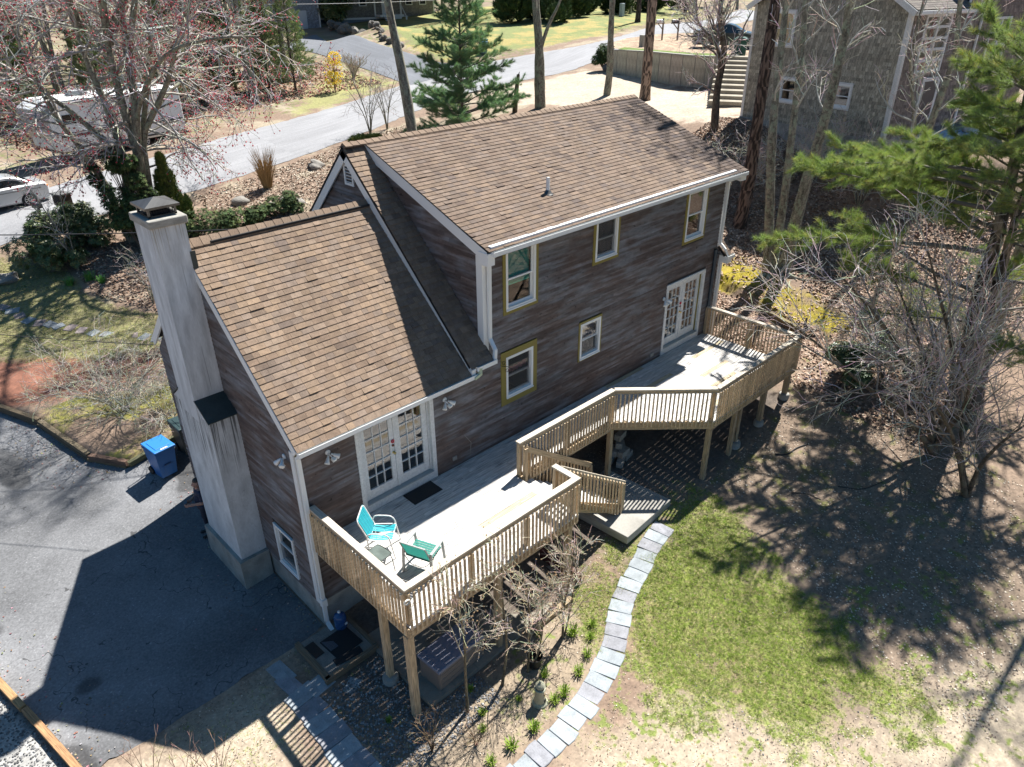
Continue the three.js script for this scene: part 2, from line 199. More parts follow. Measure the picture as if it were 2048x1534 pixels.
function groundColor(x, z, fine) {                         // linear albedo of the soil, moss, grass and litter at a place
  const n1 = fbm(x * 0.9 + 31, z * 0.9 + 11, 4), n2 = noise(x * 4.1, z * 4.1 + 60), n3 = noise(x * 14 + 7, z * 14), n4 = noise(x * 33, z * 33 + 3), w = (n1 - 0.5) * 1.6 + (n2 - 0.5) * 0.6;
  const lum = 0.72 + 0.34 * n3 + 0.28 * (n4 - 0.5) + 0.3 * (n1 - 0.5);
  let r = 0.235 * lum, g = 0.165 * lum, b = 0.118 * lum;   // leaf litter
  const to = (k, R, G, B) => { k = clamp(k); r = mix(r, R * lum, k); g = mix(g, G * lum, k); b = mix(b, B * lum, k); };
  if (z < -12 && n1 > 0.5) to((n1 - 0.5) * 5, 0.30, 0.25, 0.18);
  if (z < -37 && n2 > 0.45) to((n2 - 0.45) * 1.8, 0.14, 0.16, 0.05);
  if (x > 6 && x < 18 && z > 2.5) { to(0.75 - 0.11 * Math.max(0, x - 12), 0.215, 0.165, 0.12); if (n2 > 0.6) to((n2 - 0.6) * 2.0 * n3 * 2, 0.15, 0.15, 0.05); }
  const pale = sd(x, z, YARD_PALE); if (pale > -2) to(smooth(-1, 1, pale + w * 1.2), 0.37, 0.305, 0.225);
  const bed = sd(x, z, BED); if (bed > -1) to(smooth(-0.3, 0.3, bed + w * 0.4), 0.285, 0.225, 0.16);
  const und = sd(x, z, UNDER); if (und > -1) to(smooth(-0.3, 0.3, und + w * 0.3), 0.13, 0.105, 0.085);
  const l1 = sd(x, z, LAWN); if (l1 > -3) { const k = smooth(-0.75, 0.75, l1 + w * 2.0 + (n3 - 0.5) * 0.9 - Math.max(0, x - 7.2) * 0.28); to(k * (0.35 + 0.6 * n3), 0.185, 0.225, 0.035); }
  if (l1 <= -0.2 && pale > -3 && n2 * n3 > 0.36) to((n2 * n3 - 0.36) * 6 * smooth(-5, 0, l1), 0.16, 0.19, 0.05);
  const l2 = sd(x, z, LAWN2); if (l2 > -1) to(smooth(-0.5, 0.4, l2 + w) * (0.3 + 0.6 * n3), 0.17, 0.18, 0.045);
  const m = sd(x, z, MOSS); if (m > -1.5) to(smooth(-0.5, 0.5, m + w * 1.3), 0.30, 0.235, 0.02);
  const ll = sd(x, z, LEFT_LAWN); if (ll > -2) to(smooth(-0.4, 0.5, ll + w) * (0.6 + 0.4 * n3), 0.215, 0.205, 0.085);
  const mu = sd(x, z, MULCH); if (mu > -1) to(smooth(-0.3, 0.3, mu + w * 0.5), 0.22, 0.095, 0.06);
  const bd = x > -2.6 && x < 3 && z > -13.5 && z < -7.4; if (bd) to(smooth(0.5, 0.75, n1 + 0.15 * n3) * 0.9, 0.21, 0.20, 0.03);
  const gr = sd(x, z, GRAVEL); if (gr > -2) to(smooth(-0.5, 0.5, gr + w) * (0.75 + 0.25 * n2), 0.46, 0.385, 0.30);
  const fl = sd(x, z, FARLAWN); if (fl > -3) to(smooth(-0.7, 0.7, fl + w) * (0.75 + 0.2 * n3), mix(0.20, 0.30, smooth(0.45, 0.6, n1)), mix(0.235, 0.25, smooth(0.45, 0.6, n1)), 0.075);
  const co = sd(x, z, CORNER); if (co > -2) to(smooth(-0.6, 0.6, co + w), 0.26, 0.25, 0.10);
  if (x < -5 && z > -4 && z < 3) to(smooth(0, 0.2, beamX(z) - x), 0.34, 0.33, 0.31);
  if (fine) { const s = noise(x * 61, z * 61), q = noise(x * 47 + 9, z * 53); if (s > 0.86) { const k = 1 + (s - 0.86) * 5; r *= k; g *= k; b *= k * 1.03; } if (q < 0.2) { const k = 0.45 + q * 2.6; r *= k; g *= k; b *= k; } }
  return [r, g, b];
}
const inDrive = (x, z) => z < -0.02 && z > -17 && x < interp(z, DRIVE_R) + 0.02 && x > (z > -6 ? beamX(z) : -14);
function G(x, z) {                                         // height of the soil
  let y = H(x, z);
  if (x > -4 && x < 2 && z < -7.3 && z > -17) { const d = x - interp(z, DRIVE_R); if (d > 0) y += 0.26 * smooth(0.02, 0.16, d) * Math.exp(-d / 2.5); }
  if (x > 15 && x < 24 && z > -4 && z < 2.6) { const d = x - (19.25 - (z + 1.8) * 0.22); y += (d > 0 ? 0.16 : -0.20) * smooth(0, 0.2, Math.abs(d)) * Math.exp(-Math.abs(d) / 1.6) * smooth(2.6, 1.6, z) * smooth(-4, -3, z); }
  if (x > 4.4 && x < 15 && z > -8 && z < -0.1) y = Math.min(y, -0.7);
  if (x > 0.1 && x < 4.5 && z > -6.4 && z < -0.1) y = Math.min(y, -1.6);
  if (inDrive(x, z)) return y - 0.05;
  return y + (fbm(x * 2.2, z * 2.2, 3) - 0.5) * 0.05;
}
const lines = (a, b, s) => { const r = [], n = Math.round((b - a) / s); for (let i = 0; i < n; i++) r.push(a + (b - a) * i / n); return r; };
const GX = [-160, -90, -60, -42, -30, -22, -16, -12, ...lines(-10, 32, 0.15), ...lines(32, 66, 0.6), 66, 70, 76, 84, 94, 110, 135, 180, 260], GZ = [-330, -240, -180, -145, -120, -105, -95, -88, -82, -77, -72, -68, -64, ...lines(-60, -18, 0.5), ...lines(-18, 14, 0.15), 14, 16, 19, 24, 32, 45, 70, 120];
const GY = new Float32Array(GX.length * GZ.length);
for (let j = 0; j < GZ.length; j++) for (let i = 0; i < GX.length; i++) GY[j * GX.length + i] = G(GX[i], GZ[j]);
function groundZone(name, size, x0, z0, x1, z1, fine, skip) {
  const b = new MB(), id = new Map();
  const at = (i, j) => { const k = j * GX.length + i; if (!id.has(k)) { const e = 0.2, x = GX[i], z = GZ[j], n = V(H(x - e, z) - H(x + e, z), 2 * e, H(x, z - e) - H(x, z + e)).normalize(); id.set(k, b.v(x, GY[k], z, n.x, n.y, n.z, (x - x0) / (x1 - x0), (z - z0) / (z1 - z0))); } return id.get(k); };
  for (let j = 0; j < GZ.length - 1; j++) for (let i = 0; i < GX.length - 1; i++) {
    const x = (GX[i] + GX[i + 1]) / 2, z = (GZ[j] + GZ[j + 1]) / 2; if (x < x0 || x > x1 || z < z0 || z > z1 || (skip && skip(x, z))) continue;
    const a = at(i, j), c = at(i + 1, j), d = at(i + 1, j + 1), e = at(i, j + 1); b.i.push(a, e, d, a, d, c);
  }
  const g = b.geom(); g.computeVertexNormals();
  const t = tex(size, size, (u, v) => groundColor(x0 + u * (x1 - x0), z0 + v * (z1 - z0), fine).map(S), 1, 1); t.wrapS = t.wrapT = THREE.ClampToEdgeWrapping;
  const m = mesh(name, g, M({ map: t, roughness: 1, bumpMap: fine ? t : null, bumpScale: fine ? 0.015 : 0 }), scene, 'structure'); return m;
}
const inA = (x, z) => x > -10 && x < 32 && z > -18 && z < 14, inB = (x, z) => x > -10 && x < 66 && z > -60 && z < 14;
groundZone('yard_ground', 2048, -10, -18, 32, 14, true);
groundZone('hillside_ground', 2048, -10, -60, 66, 14, true, inA);
groundZone('ground', 512, -160, -330, 260, 120, false, inB);

function ribbon(name, pairs, n, lift, mtl, across = 14) {  // a road sheet draped over the terrain between two edge lines
  const A = new THREE.CatmullRomCurve3(pairs.map(p => V(p[0], 0, p[1]))), B = new THREE.CatmullRomCurve3(pairs.map(p => V(p[2], 0, p[3]))), b = new MB(); let len = 0, last;
  for (let k = 0; k <= n; k++) {
    const p = A.getPoint(k / n), q = B.getPoint(k / n), mid = p.clone().lerp(q, 0.5); if (last) len += mid.distanceTo(last); last = mid;
    for (let j = 0; j <= across; j++) { const t = j / across, edge = (j === 0 || j === across) ? (noise(k * 0.7, j) - 0.5) * 0.25 : 0, s = p.clone().lerp(q, t); s.x += edge * 0.3; s.z += edge; b.v(s.x, H(s.x, s.z) + lift + (j === 0 || j === across ? -0.05 : 0), s.z, 0, 1, 0, t * p.distanceTo(q), len); }
  }
  for (let k = 0; k < n; k++) for (let j = 0; j < across; j++) { const a = k * (across + 1) + j, c = a + across + 1; b.i.push(a, a + 1, c, a + 1, c + 1, c); }
  const g = b.geom(); g.computeVertexNormals(); if (g.attributes.normal.getY(5) < 0) { const ix = g.index; for (let k = 0; k < ix.count; k += 3) { const t = ix.getX(k); ix.setX(k, ix.getX(k + 1)); ix.setX(k + 1, t); } g.computeVertexNormals(); }
  return mesh(name, g, mtl, scene, 'structure');
}
const asphaltTex = tex(1024, 1024, (u, v) => {              // 8 m square: stone speckle, patches, hairline cracks
  const a = noise(u * 256, v * 256), b = noise(u * 256 + 9, v * 256 + 77), c = fbm(u * 8, v * 8, 5), d = fbm(u * 4 + 60, v * 4 + 20, 5); let g = 0.66 + 0.18 * (a - 0.5) + 0.14 * (b - 0.5) + 0.24 * (c - 0.5);
  const cr = Math.abs(d - 0.5); if (cr < 0.003 && c > 0.52) g *= 0.7; if (a > 0.94) g += 0.16; return [g, g, g * 1.01]; }, 1 / 8, 1 / 8);
const roadTex = tex(1024, 1024, (u, v) => { const a = noise(u * 256, v * 256), c = fbm(u * 8, v * 4, 4), s = noise(u * 64, v * 2); const g = 0.74 + 0.10 * (a - 0.5) + 0.10 * (c - 0.5) + 0.05 * (s - 0.5); return [g, g, g * 1.01]; }, 1 / 8, 1 / 8);
const roadMat = M({ map: roadTex, color: lin(0.47, 0.47, 0.475), roughness: 0.95, bumpMap: asphaltTex, bumpScale: 0.004 }), driveTex = tex(2048, 2048, (u, v) => {                      // 18 m square: fine aggregate, worn lighter lanes, oil spots, crazed cracks, patched seams
  const a = noise(u * 768, v * 768), b = noise(u * 512 + 9, v * 512 + 77), c = fbm(u * 16, v * 16, 5), d = fbm(u * 12 + 60, v * 12 + 20, 5), e = fbm(u * 10 + 9, v * 10 + 140, 3), w = fbm(u * 5 + 70, v * 8 + 33, 3); let g = 0.60 + 0.10 * (a - 0.5) + 0.09 * (b - 0.5) + 0.20 * (c - 0.5) + 0.22 * (w - 0.5);
  const cr = Math.abs(d - 0.5); if (cr < 0.0028 && c > 0.47) g *= 0.66; if (e > 0.70) g *= 1 - smooth(0.70, 0.76, e) * 0.30; if (a > 0.955 && b > 0.5) g += 0.22; return [g, g * 1.003, g * 1.012]; }, 1 / 18, 1 / 18), driveMat = M({ map: driveTex, color: lin(0.44, 0.44, 0.445), roughness: 0.95, bumpMap: driveTex, bumpScale: 0.006 });
const sideMat = M({ map: roadTex, color: lin(0.25, 0.265, 0.29), roughness: 0.95, bumpMap: asphaltTex, bumpScale: 0.004 });
ribbon('road', [[-40, -26, -40, -30.5], [-14, -26.4, -13, -31.2], [0.4, -27.3, 1.7, -32], [7.2, -27.3, 6.8, -33.1], [14.3, -27.2, 14.7, -34.5], [18.8, -27.4, 20.5, -35.4], [23.8, -28.5, 26, -36.8], [28.5, -29.6, 31.5, -38.2], [33, -29.2, 37.5, -39.3], [38, -27.4, 42, -37.0], [45.5, -29, 47.5, -34.9], [52, -30.5, 54, -35.4], [60, -32.5, 64, -38.2], [72, -35.5, 76, -40.3], [95, -42, 97, -48]], 320, 0.07, roadMat);
ribbon('side_road', [[30.9, -37.3, 39.6, -38.6], [32.2, -40.5, 38.4, -41.8], [32.6, -44, 38, -46], [32.4, -49, 37.6, -51.5], [33, -57, 40, -60], [34, -66, 44, -72]], 110, 0.085, sideMat);
{
  const b = new MB(), Z = lines(-17, -0.06, 0.25).concat([-0.06]), N = 44;
  for (const z of Z) for (let j = 0; j <= N; j++) { const r = interp(z, DRIVE_R), l = z > -6 ? beamX(z) + 0.02 : -14, x = mix(l, r, j / N), front = z > -0.1 ? (fbm(x * 2.2, 3, 3) - 0.4) * 0.35 : 0; b.v(x, H(x, z + front) + 0.006 - (z > -0.1 ? 0.03 : 0) + (z <= -0.3 ? (noise(x * 0.7, z * 0.7) - 0.5) * 0.02 : 0), z + front, 0, 1, 0, x, z); }
  for (let k = 0; k < Z.length - 1; k++) for (let j = 0; j < N; j++) { const a = k * (N + 1) + j, c = a + N + 1; b.i.push(a, c, a + 1, a + 1, c, c + 1); }
  const g = b.geom(); g.computeVertexNormals(); mesh('driveway', g, driveMat, scene, 'structure');
}

// ---------------------------------------------------------------- the house
const house = thing('shingled_house', 'brown weathered clapboard house with tan shingle roofs, stucco chimney and long back deck', 'house');
const R = rng(5);
const part = (name, b, m, parent = house, kind) => mesh(name, b, m, parent, kind);
function extrude(shape, depth, bevel = 0) { return new THREE.ExtrudeGeometry(shape, { depth, bevelEnabled: bevel > 0, bevelSize: bevel, bevelThickness: bevel, bevelSegments: 1, curveSegments: 10 }); }
function poly(pts, holes = []) { const s = new THREE.Shape(pts.map(p => new THREE.Vector2(...p))); for (const h of holes) s.holes.push(new THREE.Path(h.map(p => new THREE.Vector2(...p)))); return s; }
const rectPts = (x0, y0, x1, y1) => [[x0, y0], [x1, y0], [x1, y1], [x0, y1]];
const ring = (x0, y0, x1, y1, l, b = l, r = l, t = l) => poly(rectPts(x0, y0, x1, y1), [rectPts(x0 + l, y0 + b, x1 - r, y1 - t)]);
const toZ = new THREE.Matrix4().makeBasis(V(0, 0, 1), V(0, 1, 0), V(-1, 0, 0));   // shape x -> z, depth -> -x
// openings of the front wall: casing box [x0,x1,y0,y1]
const WIN = { U1: [5.665, 6.629, 3.513, 4.963], U2: [8.797, 9.668, 3.917, 4.958], U3: [12.839, 13.794, 3.496, 4.933], L1: [5.641, 6.563, 1.188, 2.304], L2: [8.351, 9.173, 1.252, 2.29] };
const CAS = { U1: [0.09, 0.10, 0.09, 0.09], U2: [0.09, 0.10, 0.085, 0.09], U3: [0.09, 0.10, 0.085, 0.1], L1: [0.165, 0.175, 0.14, 0.16], L2: [0.06, 0.05, 0.05, 0.06] };  // left, bottom, right, top
const DOORS = [[1.343, 3.386, 0, 2.34], [12.209, 14.244, 0, 2.30]];
{ // sheathing with openings cut through
  const holes = [...Object.values(WIN).map(([a, b, c, d]) => rectPts(a + 0.02, c + 0.02, b - 0.02, d - 0.02)), ...DOORS.map(([a, b, c, d]) => rectPts(a + 0.06, 0.02, b - 0.06, d - 0.06))];
  const s = poly([[0, -1.66], [15.05, -1.66], [15.05, 2.6], [14.85, 2.6], [14.85, 5.1], [4.98, 5.1], [4.98, 2.62], [4.4, 2.4], [0, 2.4]], holes);
  const g = extrude(s, 0.13); g.translate(0, 0, -0.13); part('wall', g, mat.inside);
  const gw = extrude(poly([[0, -1.66], [-6.5, -1.66], [-6.5, 2.3], [-3.25, 5.52], [0, 2.3]], [rectPts(-1.6, -1.475, -0.8, -0.4)]), 0.13); gw.applyMatrix4(toZ); gw.translate(0.13, 0, 0); part('wall', gw, mat.inside);
  const mg = poly([[-0.13, -1.2], [-8.04, -1.2], [-8.04, 2.6], [-4.02, 6.68], [-0.13, 2.75]]);
  for (const x of [4.53, 15.05]) { const g2 = extrude(mg, 0.13); g2.applyMatrix4(toZ); g2.translate(x, 0, 0); part('wall', g2, mat.siding); }
  for (const x of [5.10, 14.85]) { const g3 = extrude(poly([[-0.13, 2.85], [-0.13, 5.08], [-3.95, 6.62]]), 0.12); g3.applyMatrix4(toZ); g3.translate(x, 0, 0); part('wall', g3, mat.siding); }
  part('wall', new MB().box(0.13, -1.66, -6.5, 4.4, 2.3, -6.37), mat.siding); part('wall', new MB().box(4.4, -1.2, -8.04, 15.05, 2.6, -7.9), mat.siding);
  part('foundation', new MB().box(0.03, -2.9, -6.47, 4.4, -1.66, -0.03).box(4.4, -2.9, -8.0, 15.02, -1.66, -0.03), mat.concrete);
  part('floor', new MB().box(0.13, -0.3, -6.37, 4.39, -0.02, -0.14).box(4.55, -0.3, -7.9, 14.9, -0.02, -0.14).box(5.1, 2.45, -7.4, 14.7, 2.6, -0.14), mat.insideFloor);
  part('partition', new MB().box(4.6, 0, -3.6, 14.9, 2.45, -3.5).box(5.1, 2.6, -3.4, 14.7, 5.4, -3.3).box(7.7, 0, -3.5, 7.8, 2.45, -0.2).box(11.3, 0, -3.5, 11.4, 2.45, -0.2).box(7.6, 2.6, -3.3, 7.7, 5.2, -0.2).box(11, 2.6, -3.3, 11.1, 5.2, -0.2), mat.inside);
}
// clapboards: one wedge per board, drawn in wall coordinates (s along the wall, y up, out = outward)
function clap(b, s0, s1, y, h, put) {
  const o = [0, 0], A = (s, yy, w) => put(s, yy, w), first = b.count, sh = Math.floor(R() * 3) * 0.004; b.col = (() => { const k = 0.74 + 0.36 * R(), g = R(); return [k, k * (0.98 + 0.03 * g), k * (0.96 + 0.06 * g)]; })();
  b.quad(A(s0, y, 0.028), A(s1, y, 0.028), A(s1, y + h + 0.02, 0.004), A(s0, y + h + 0.02, 0.004), o).quad(A(s0, y, 0.0), A(s1, y, 0.0), A(s1, y, 0.028), A(s0, y, 0.028), o);
  b.quad(A(s0, y, 0), A(s0, y, 0.028), A(s0, y + h + 0.02, 0.004), A(s0, y + h + 0.02, 0), o).quad(A(s1, y, 0.028), A(s1, y, 0), A(s1, y + h + 0.02, 0), A(s1, y + h + 0.02, 0.004), o);
  const U = [[s0, y], [s1, y], [s1, y + h], [s0, y + h], [s0, y], [s1, y], [s1, y], [s0, y], [s0, y], [s0, y], [s0, y + h], [s0, y + h], [s1, y], [s1, y], [s1, y + h], [s1, y + h]]; U.forEach(([p, q], k) => { b.u[(first + k) * 2] = p / 16 + sh; b.u[(first + k) * 2 + 1] = (q + 2) / 9; });
}
const EXPO = 0.1015;
const blocks = [...Object.keys(WIN).map(k => { const [a, b, c, d] = WIN[k], [l, bo, r, t] = CAS[k]; return [a - l + 0.015, b + r - 0.015, c - bo + 0.015, d + t - 0.015]; }), ...DOORS.map(([a, b, c, d]) => [a + 0.01, b - 0.01, -0.2, d])];
const front = (s, y, w) => V(s, y, w), frontHidden = new MB();
for (let y = -1.66, row = 0; y < 5.06; y += EXPO, row++) {
  const h = Math.min(EXPO, 5.08 - y); let x0 = y > 2.58 ? 5.0 : 0.02, x1 = y > 2.58 ? 14.83 : 15.03; if (y > 2.28 && y <= 2.58) x0 = 4.4;
  let spans = [[x0, x1]];
  for (const [a, b, c, d] of blocks) if (y < d && y + h > c) spans = spans.flatMap(([p, q]) => q <= a || p >= b ? [[p, q]] : [[p, a], [b, q]].filter(t => t[1] - t[0] > 0.02));
  for (let [p, q] of spans) { while (q - p > 0.01) { let e = q; if (q - p > 4.9) e = p + 2.7 + R() * 2.1; if (y < -0.25) { clap(frontHidden, p, e - 0.002, y, h, front); } else { const b = new MB(); clap(b, p, e - 0.002, y, h, front); part('clapboard', b, mat.siding); } p = e; } }
}
{ // the gable walls and the dormer cheek, whose boards are too many to lift one by one
  const b = frontHidden, side = x => (s, y, w) => V(x - w, y, s);
  for (let y = -1.66; y < 5.5; y += EXPO) { const lim = y < 2.25 ? [-6.5, 0] : [-3.25 - (5.52 - y - EXPO) * 1.0, -3.25 + (5.52 - y - EXPO) * 1.0]; let sp = [[lim[0], lim[1]]]; if (y + EXPO > -1.53 && y < -0.34) sp = [[lim[0], -1.66], [-0.74, lim[1]]]; for (const [p, q] of sp) if (q - p > 0.05) { const m = p + (q - p) * (0.3 + 0.4 * R()); clap(b, p, m, y, EXPO, side(0)); clap(b, m, q, y, EXPO, side(0)); } }
  for (let y = 2.2; y < 6.6; y += EXPO) { const w = Math.max(0, (6.66 - y - EXPO) * 0.985); if (w > 0.05) clap(b, -4.02 - Math.min(w, 4.02), -4.02 + Math.min(w, 3.95), y, EXPO, side(4.4)); }
  for (let y = 2.85; y < 6.5; y += EXPO) { const zf = Math.min(0, 0.28 - (y - 2.63) / 0.98 + 0.02), zf2 = -0.13 - (y + EXPO - 5.08) / 0.403, lo = 0.28 - (y - 2.63) / 0.98, hi = y + EXPO > 5.08 ? zf2 : 0; if (hi - lo > 0.04) { const m = mix(lo, hi, 0.3 + R() * 0.4); clap(b, lo, m, y, EXPO, side(4.98)); clap(b, m, hi, y, EXPO, side(4.98)); } }
  part('gable_clapboards', b, mat.siding, house, 'stuff');
}
// windows
function windowUnit(parent, [x0, x1, y0, y1], [l, bo, r, t], o = {}) {
  const g = extrude(ring(x0, y0, x1, y1, 0.06), 0.11, 0.004); g.translate(0, 0, -0.07); const f = part('window', g, mat.white, parent);
  if (l) { const c = extrude(ring(x0 - l, y0 - bo, x1 + r, y1 + t, l + 0.004, bo + 0.004, r + 0.004, t + 0.004), 0.034, 0.003); part('casing', c, o.casing || mat.olive, f); }
  const ix0 = x0 + 0.06, ix1 = x1 - 0.06, iy0 = y0 + 0.06, iy1 = y1 - 0.06, my = (iy0 + iy1) / 2;
  for (const [a, b, z] of [[my - 0.02, iy1, -0.035], [iy0, my + 0.02, -0.062]]) {
    const s = extrude(ring(ix0, a, ix1, b, 0.042, z < -0.05 ? 0.06 : 0.04), 0.026); s.translate(0, 0, z); const sash = part('sash', s, mat.white, f);
    part('pane', new MB().quad(V(ix0 + 0.03, a + 0.03, z + 0.012), V(ix1 - 0.03, a + 0.03, z + 0.012), V(ix1 - 0.03, b - 0.03, z + 0.012), V(ix0 + 0.03, b - 0.03, z + 0.012)), mat.glass, f);
  }
  if (o.screen !== undefined) { const top = o.screen === 2 ? iy1 - 0.03 : my, z = 0.0; part('screen', new MB().quad(V(ix0 + 0.03, iy0 + 0.04, z), V(ix1 - 0.03, iy0 + 0.04, z), V(ix1 - 0.03, top, z), V(ix0 + 0.03, top, z)), mat.screen, f); }
  if (o.blind) { const b = new MB(); for (let y = iy1 - 0.03; y > y1 - (y1 - y0) * o.blind; y -= 0.038) b.bar(V(ix0 + 0.02, y, -0.115), V(ix1 - 0.02, y, -0.115), 0.044, 0.003, V(0, 0.75, 0.65)); b.box(ix0 + 0.02, y1 - (y1 - y0) * o.blind - 0.04, -0.135, ix1 - 0.02, y1 - (y1 - y0) * o.blind, -0.095); part('blind', b, mat.blind, f); }
  if (o.curtain) { const b = new MB(); const n = 26, [ca, cb, side] = o.curtain; for (let k = 0; k < n; k++) { const u = k / n, u1 = (k + 1) / n, X = q => mix(ix0, ix1, q), Z = q => -0.16 + 0.02 * Math.sin(q * 34), sw = q => side * 0.06 * Math.sin(q * 3.1); b.quad(V(X(u), ca + sw(u), Z(u)), V(X(u1), ca + sw(u1), Z(u1)), V(X(u1), cb + sw(u1), Z(u1)), V(X(u), cb + sw(u), Z(u))); } part('curtain', b, o.fabric || mat.pink, f); }
  part('sill', new MB().box(x0 - 0.004, y0 - 0.014, 0.04, x1 + 0.004, y0 + 0.012, 0.062), mat.white, f);
  return f;
}
windowUnit(house, WIN.U1, CAS.U1, { blind: 0.60 }); windowUnit(house, WIN.U2, CAS.U2, { screen: 2, curtain: [4.0, 4.9, 0], fabric: mat.curtain }); windowUnit(house, WIN.U3, CAS.U3, {});
windowUnit(house, WIN.L1, CAS.L1, { screen: 2, curtain: [1.80, 1.93, -1] }); windowUnit(house, WIN.L2, CAS.L2, { screen: 1, curtain: [1.35, 2.2, 0], fabric: mat.curtain });
{ const w = windowUnit(house, [-1.624, -0.778, -1.497, -0.376], [0, 0, 0, 0], { screen: 1 }); w.rotation.y = -Math.PI / 2; }
// french doors
function frenchDoor([x0, x1, y0, y1], signSide) {
  const fr = extrude(poly(rectPts(x0, 0.005, x1, y1), [rectPts(x0 + 0.1, 0.20, x1 - 0.1, y1 - 0.09)]), 0.075, 0.004); fr.translate(0, 0, -0.04); const door = part('french_door', fr, mat.whiteWood);
  part('threshold', new MB().box(x0 + 0.1, 0.20, -0.13, x1 - 0.1, 0.225, 0.05), M({ color: lin(0.30, 0.33, 0.33), roughness: 0.5 }), door);
  part('jamb', new MB().box(x0 + 0.1, 0.225, -0.13, x0 + 0.135, y1 - 0.09, -0.041).box(x1 - 0.135, 0.225, -0.13, x1 - 0.1, y1 - 0.09, -0.041).box(x0 + 0.135, y1 - 0.12, -0.13, x1 - 0.135, y1 - 0.09, -0.041), signSide ? mat.olive : mat.whiteWood, door);
  const a = x0 + 0.14, b = x1 - 0.14, m = (a + b) / 2, yb = 0.232, yt = y1 - 0.124;
  for (const [p, q] of [[a, m - 0.004], [m + 0.004, b]]) {
    const st = 0.135, gx0 = p + st, gx1 = q - st, gy0 = yb + 0.24, gy1 = yt - 0.14, cw = (gx1 - gx0) / 3, ch = (gy1 - gy0) / 5, holes = [], panes = [];
    for (let i = 0; i < 3; i++) for (let j = 0; j < 5; j++) { const r = [gx0 + i * cw + (i ? 0.009 : 0), gy0 + j * ch + (j ? 0.009 : 0), gx0 + (i + 1) * cw - (i < 2 ? 0.009 : 0), gy0 + (j + 1) * ch - (j < 4 ? 0.009 : 0)]; holes.push(rectPts(...r)); panes.push(r); }
    const g = extrude(poly(rectPts(p, yb, q, yt), holes), 0.045); g.translate(0, 0, -0.115); const leaf = part('door_leaf', g, mat.whiteWood, house);
    for (const [c, d, e, f] of panes) part('pane', new MB().quad(V(c, d, -0.09), V(e, d, -0.09), V(e, f, -0.09), V(c, f, -0.09)), mat.glass, leaf);
    if (p === a) { part('lockset', new MB().lathe([[0, 0.0], [0.03, 0], [0.03, 0.012], [0.012, 0.014], [0.012, 0.04], [0.028, 0.05], [0.03, 0.07], [0.0, 0.082]], 0, 0, 0, 14).geom().applyMatrix4(new THREE.Matrix4().makeRotationX(Math.PI / 2).setPosition(q - 0.06, 1.16, -0.07)), mat.brass, leaf); part('deadbolt', new MB().lathe([[0, 0], [0.027, 0], [0.027, 0.02], [0, 0.025]], 0, 0, 0, 14).geom().applyMatrix4(new THREE.Matrix4().makeRotationX(Math.PI / 2).setPosition(q - 0.06, 1.34, -0.07)), M({ color: lin(0.2, 0.07, 0.03), metalness: 0.7, roughness: 0.4 }), leaf);
      part('door_hanger', new MB().add(new THREE.TorusGeometry(0.032, 0.014, 8, 18), new THREE.Matrix4().makeTranslation(q - 0.06, 1.45, -0.055)), M({ color: lin(0.55, 0.05, 0.07), roughness: 0.8 }), leaf); }
    else part('astragal', new MB().box(p - 0.03, yb, -0.07, p + 0.03, yt, -0.05), mat.whiteWood, leaf);
  }
}
frenchDoor(DOORS[0], false); frenchDoor(DOORS[1], true);
// roofs
const SH = [[0.303, 0.215, 0.154], [0.297, 0.21, 0.148], [0.271, 0.187, 0.131], [0.293, 0.206, 0.146], [0.271, 0.2, 0.154], [0.303, 0.211, 0.143], [0.313, 0.228, 0.167]];
const roof = part('roof', (() => { // decks under the shingles, both slopes of each block
  const b = new MB(), slab = (x0, x1, e, r) => { const d = V(0, r[0] - e[0], r[1] - e[1]).normalize(), n = V(0, Math.abs(d.z), Math.abs(d.y) * (r[1] < e[1] ? 1 : -1)), P = (x, p, k) => V(x, p[0], p[1]).addScaledVector(n, -k); const t0 = 0.003, t = 0.06; const q = r[1] < e[1] ? [P(x0, e, t), P(x1, e, t), P(x1, r, t), P(x0, r, t), P(x0, e, t0), P(x1, e, t0), P(x1, r, t0), P(x0, r, t0)] : [P(x1, e, t), P(x0, e, t), P(x0, r, t), P(x1, r, t), P(x1, e, t0), P(x0, e, t0), P(x0, r, t0), P(x1, r, t0)]; b.hexa(q); };
  slab(-0.05, 4.39, [2.47, 0.27], [5.70, -3.25]); slab(-0.05, 4.39, [2.47, -6.77], [5.70, -3.25]);
  slab(4.30, 5.0, [2.63, 0.28], [6.84, -4.02]); slab(14.86, 15.2, [2.63, 0.28], [6.84, -4.02]); slab(4.30, 15.36, [2.63, -8.32], [6.84, -4.02]); slab(4.88, 15.36, [5.19, 0.30], [6.86, -4.02]);
  return b;
})(), mat.felt);
const shinglePieces = [], looseShingles = new MB();
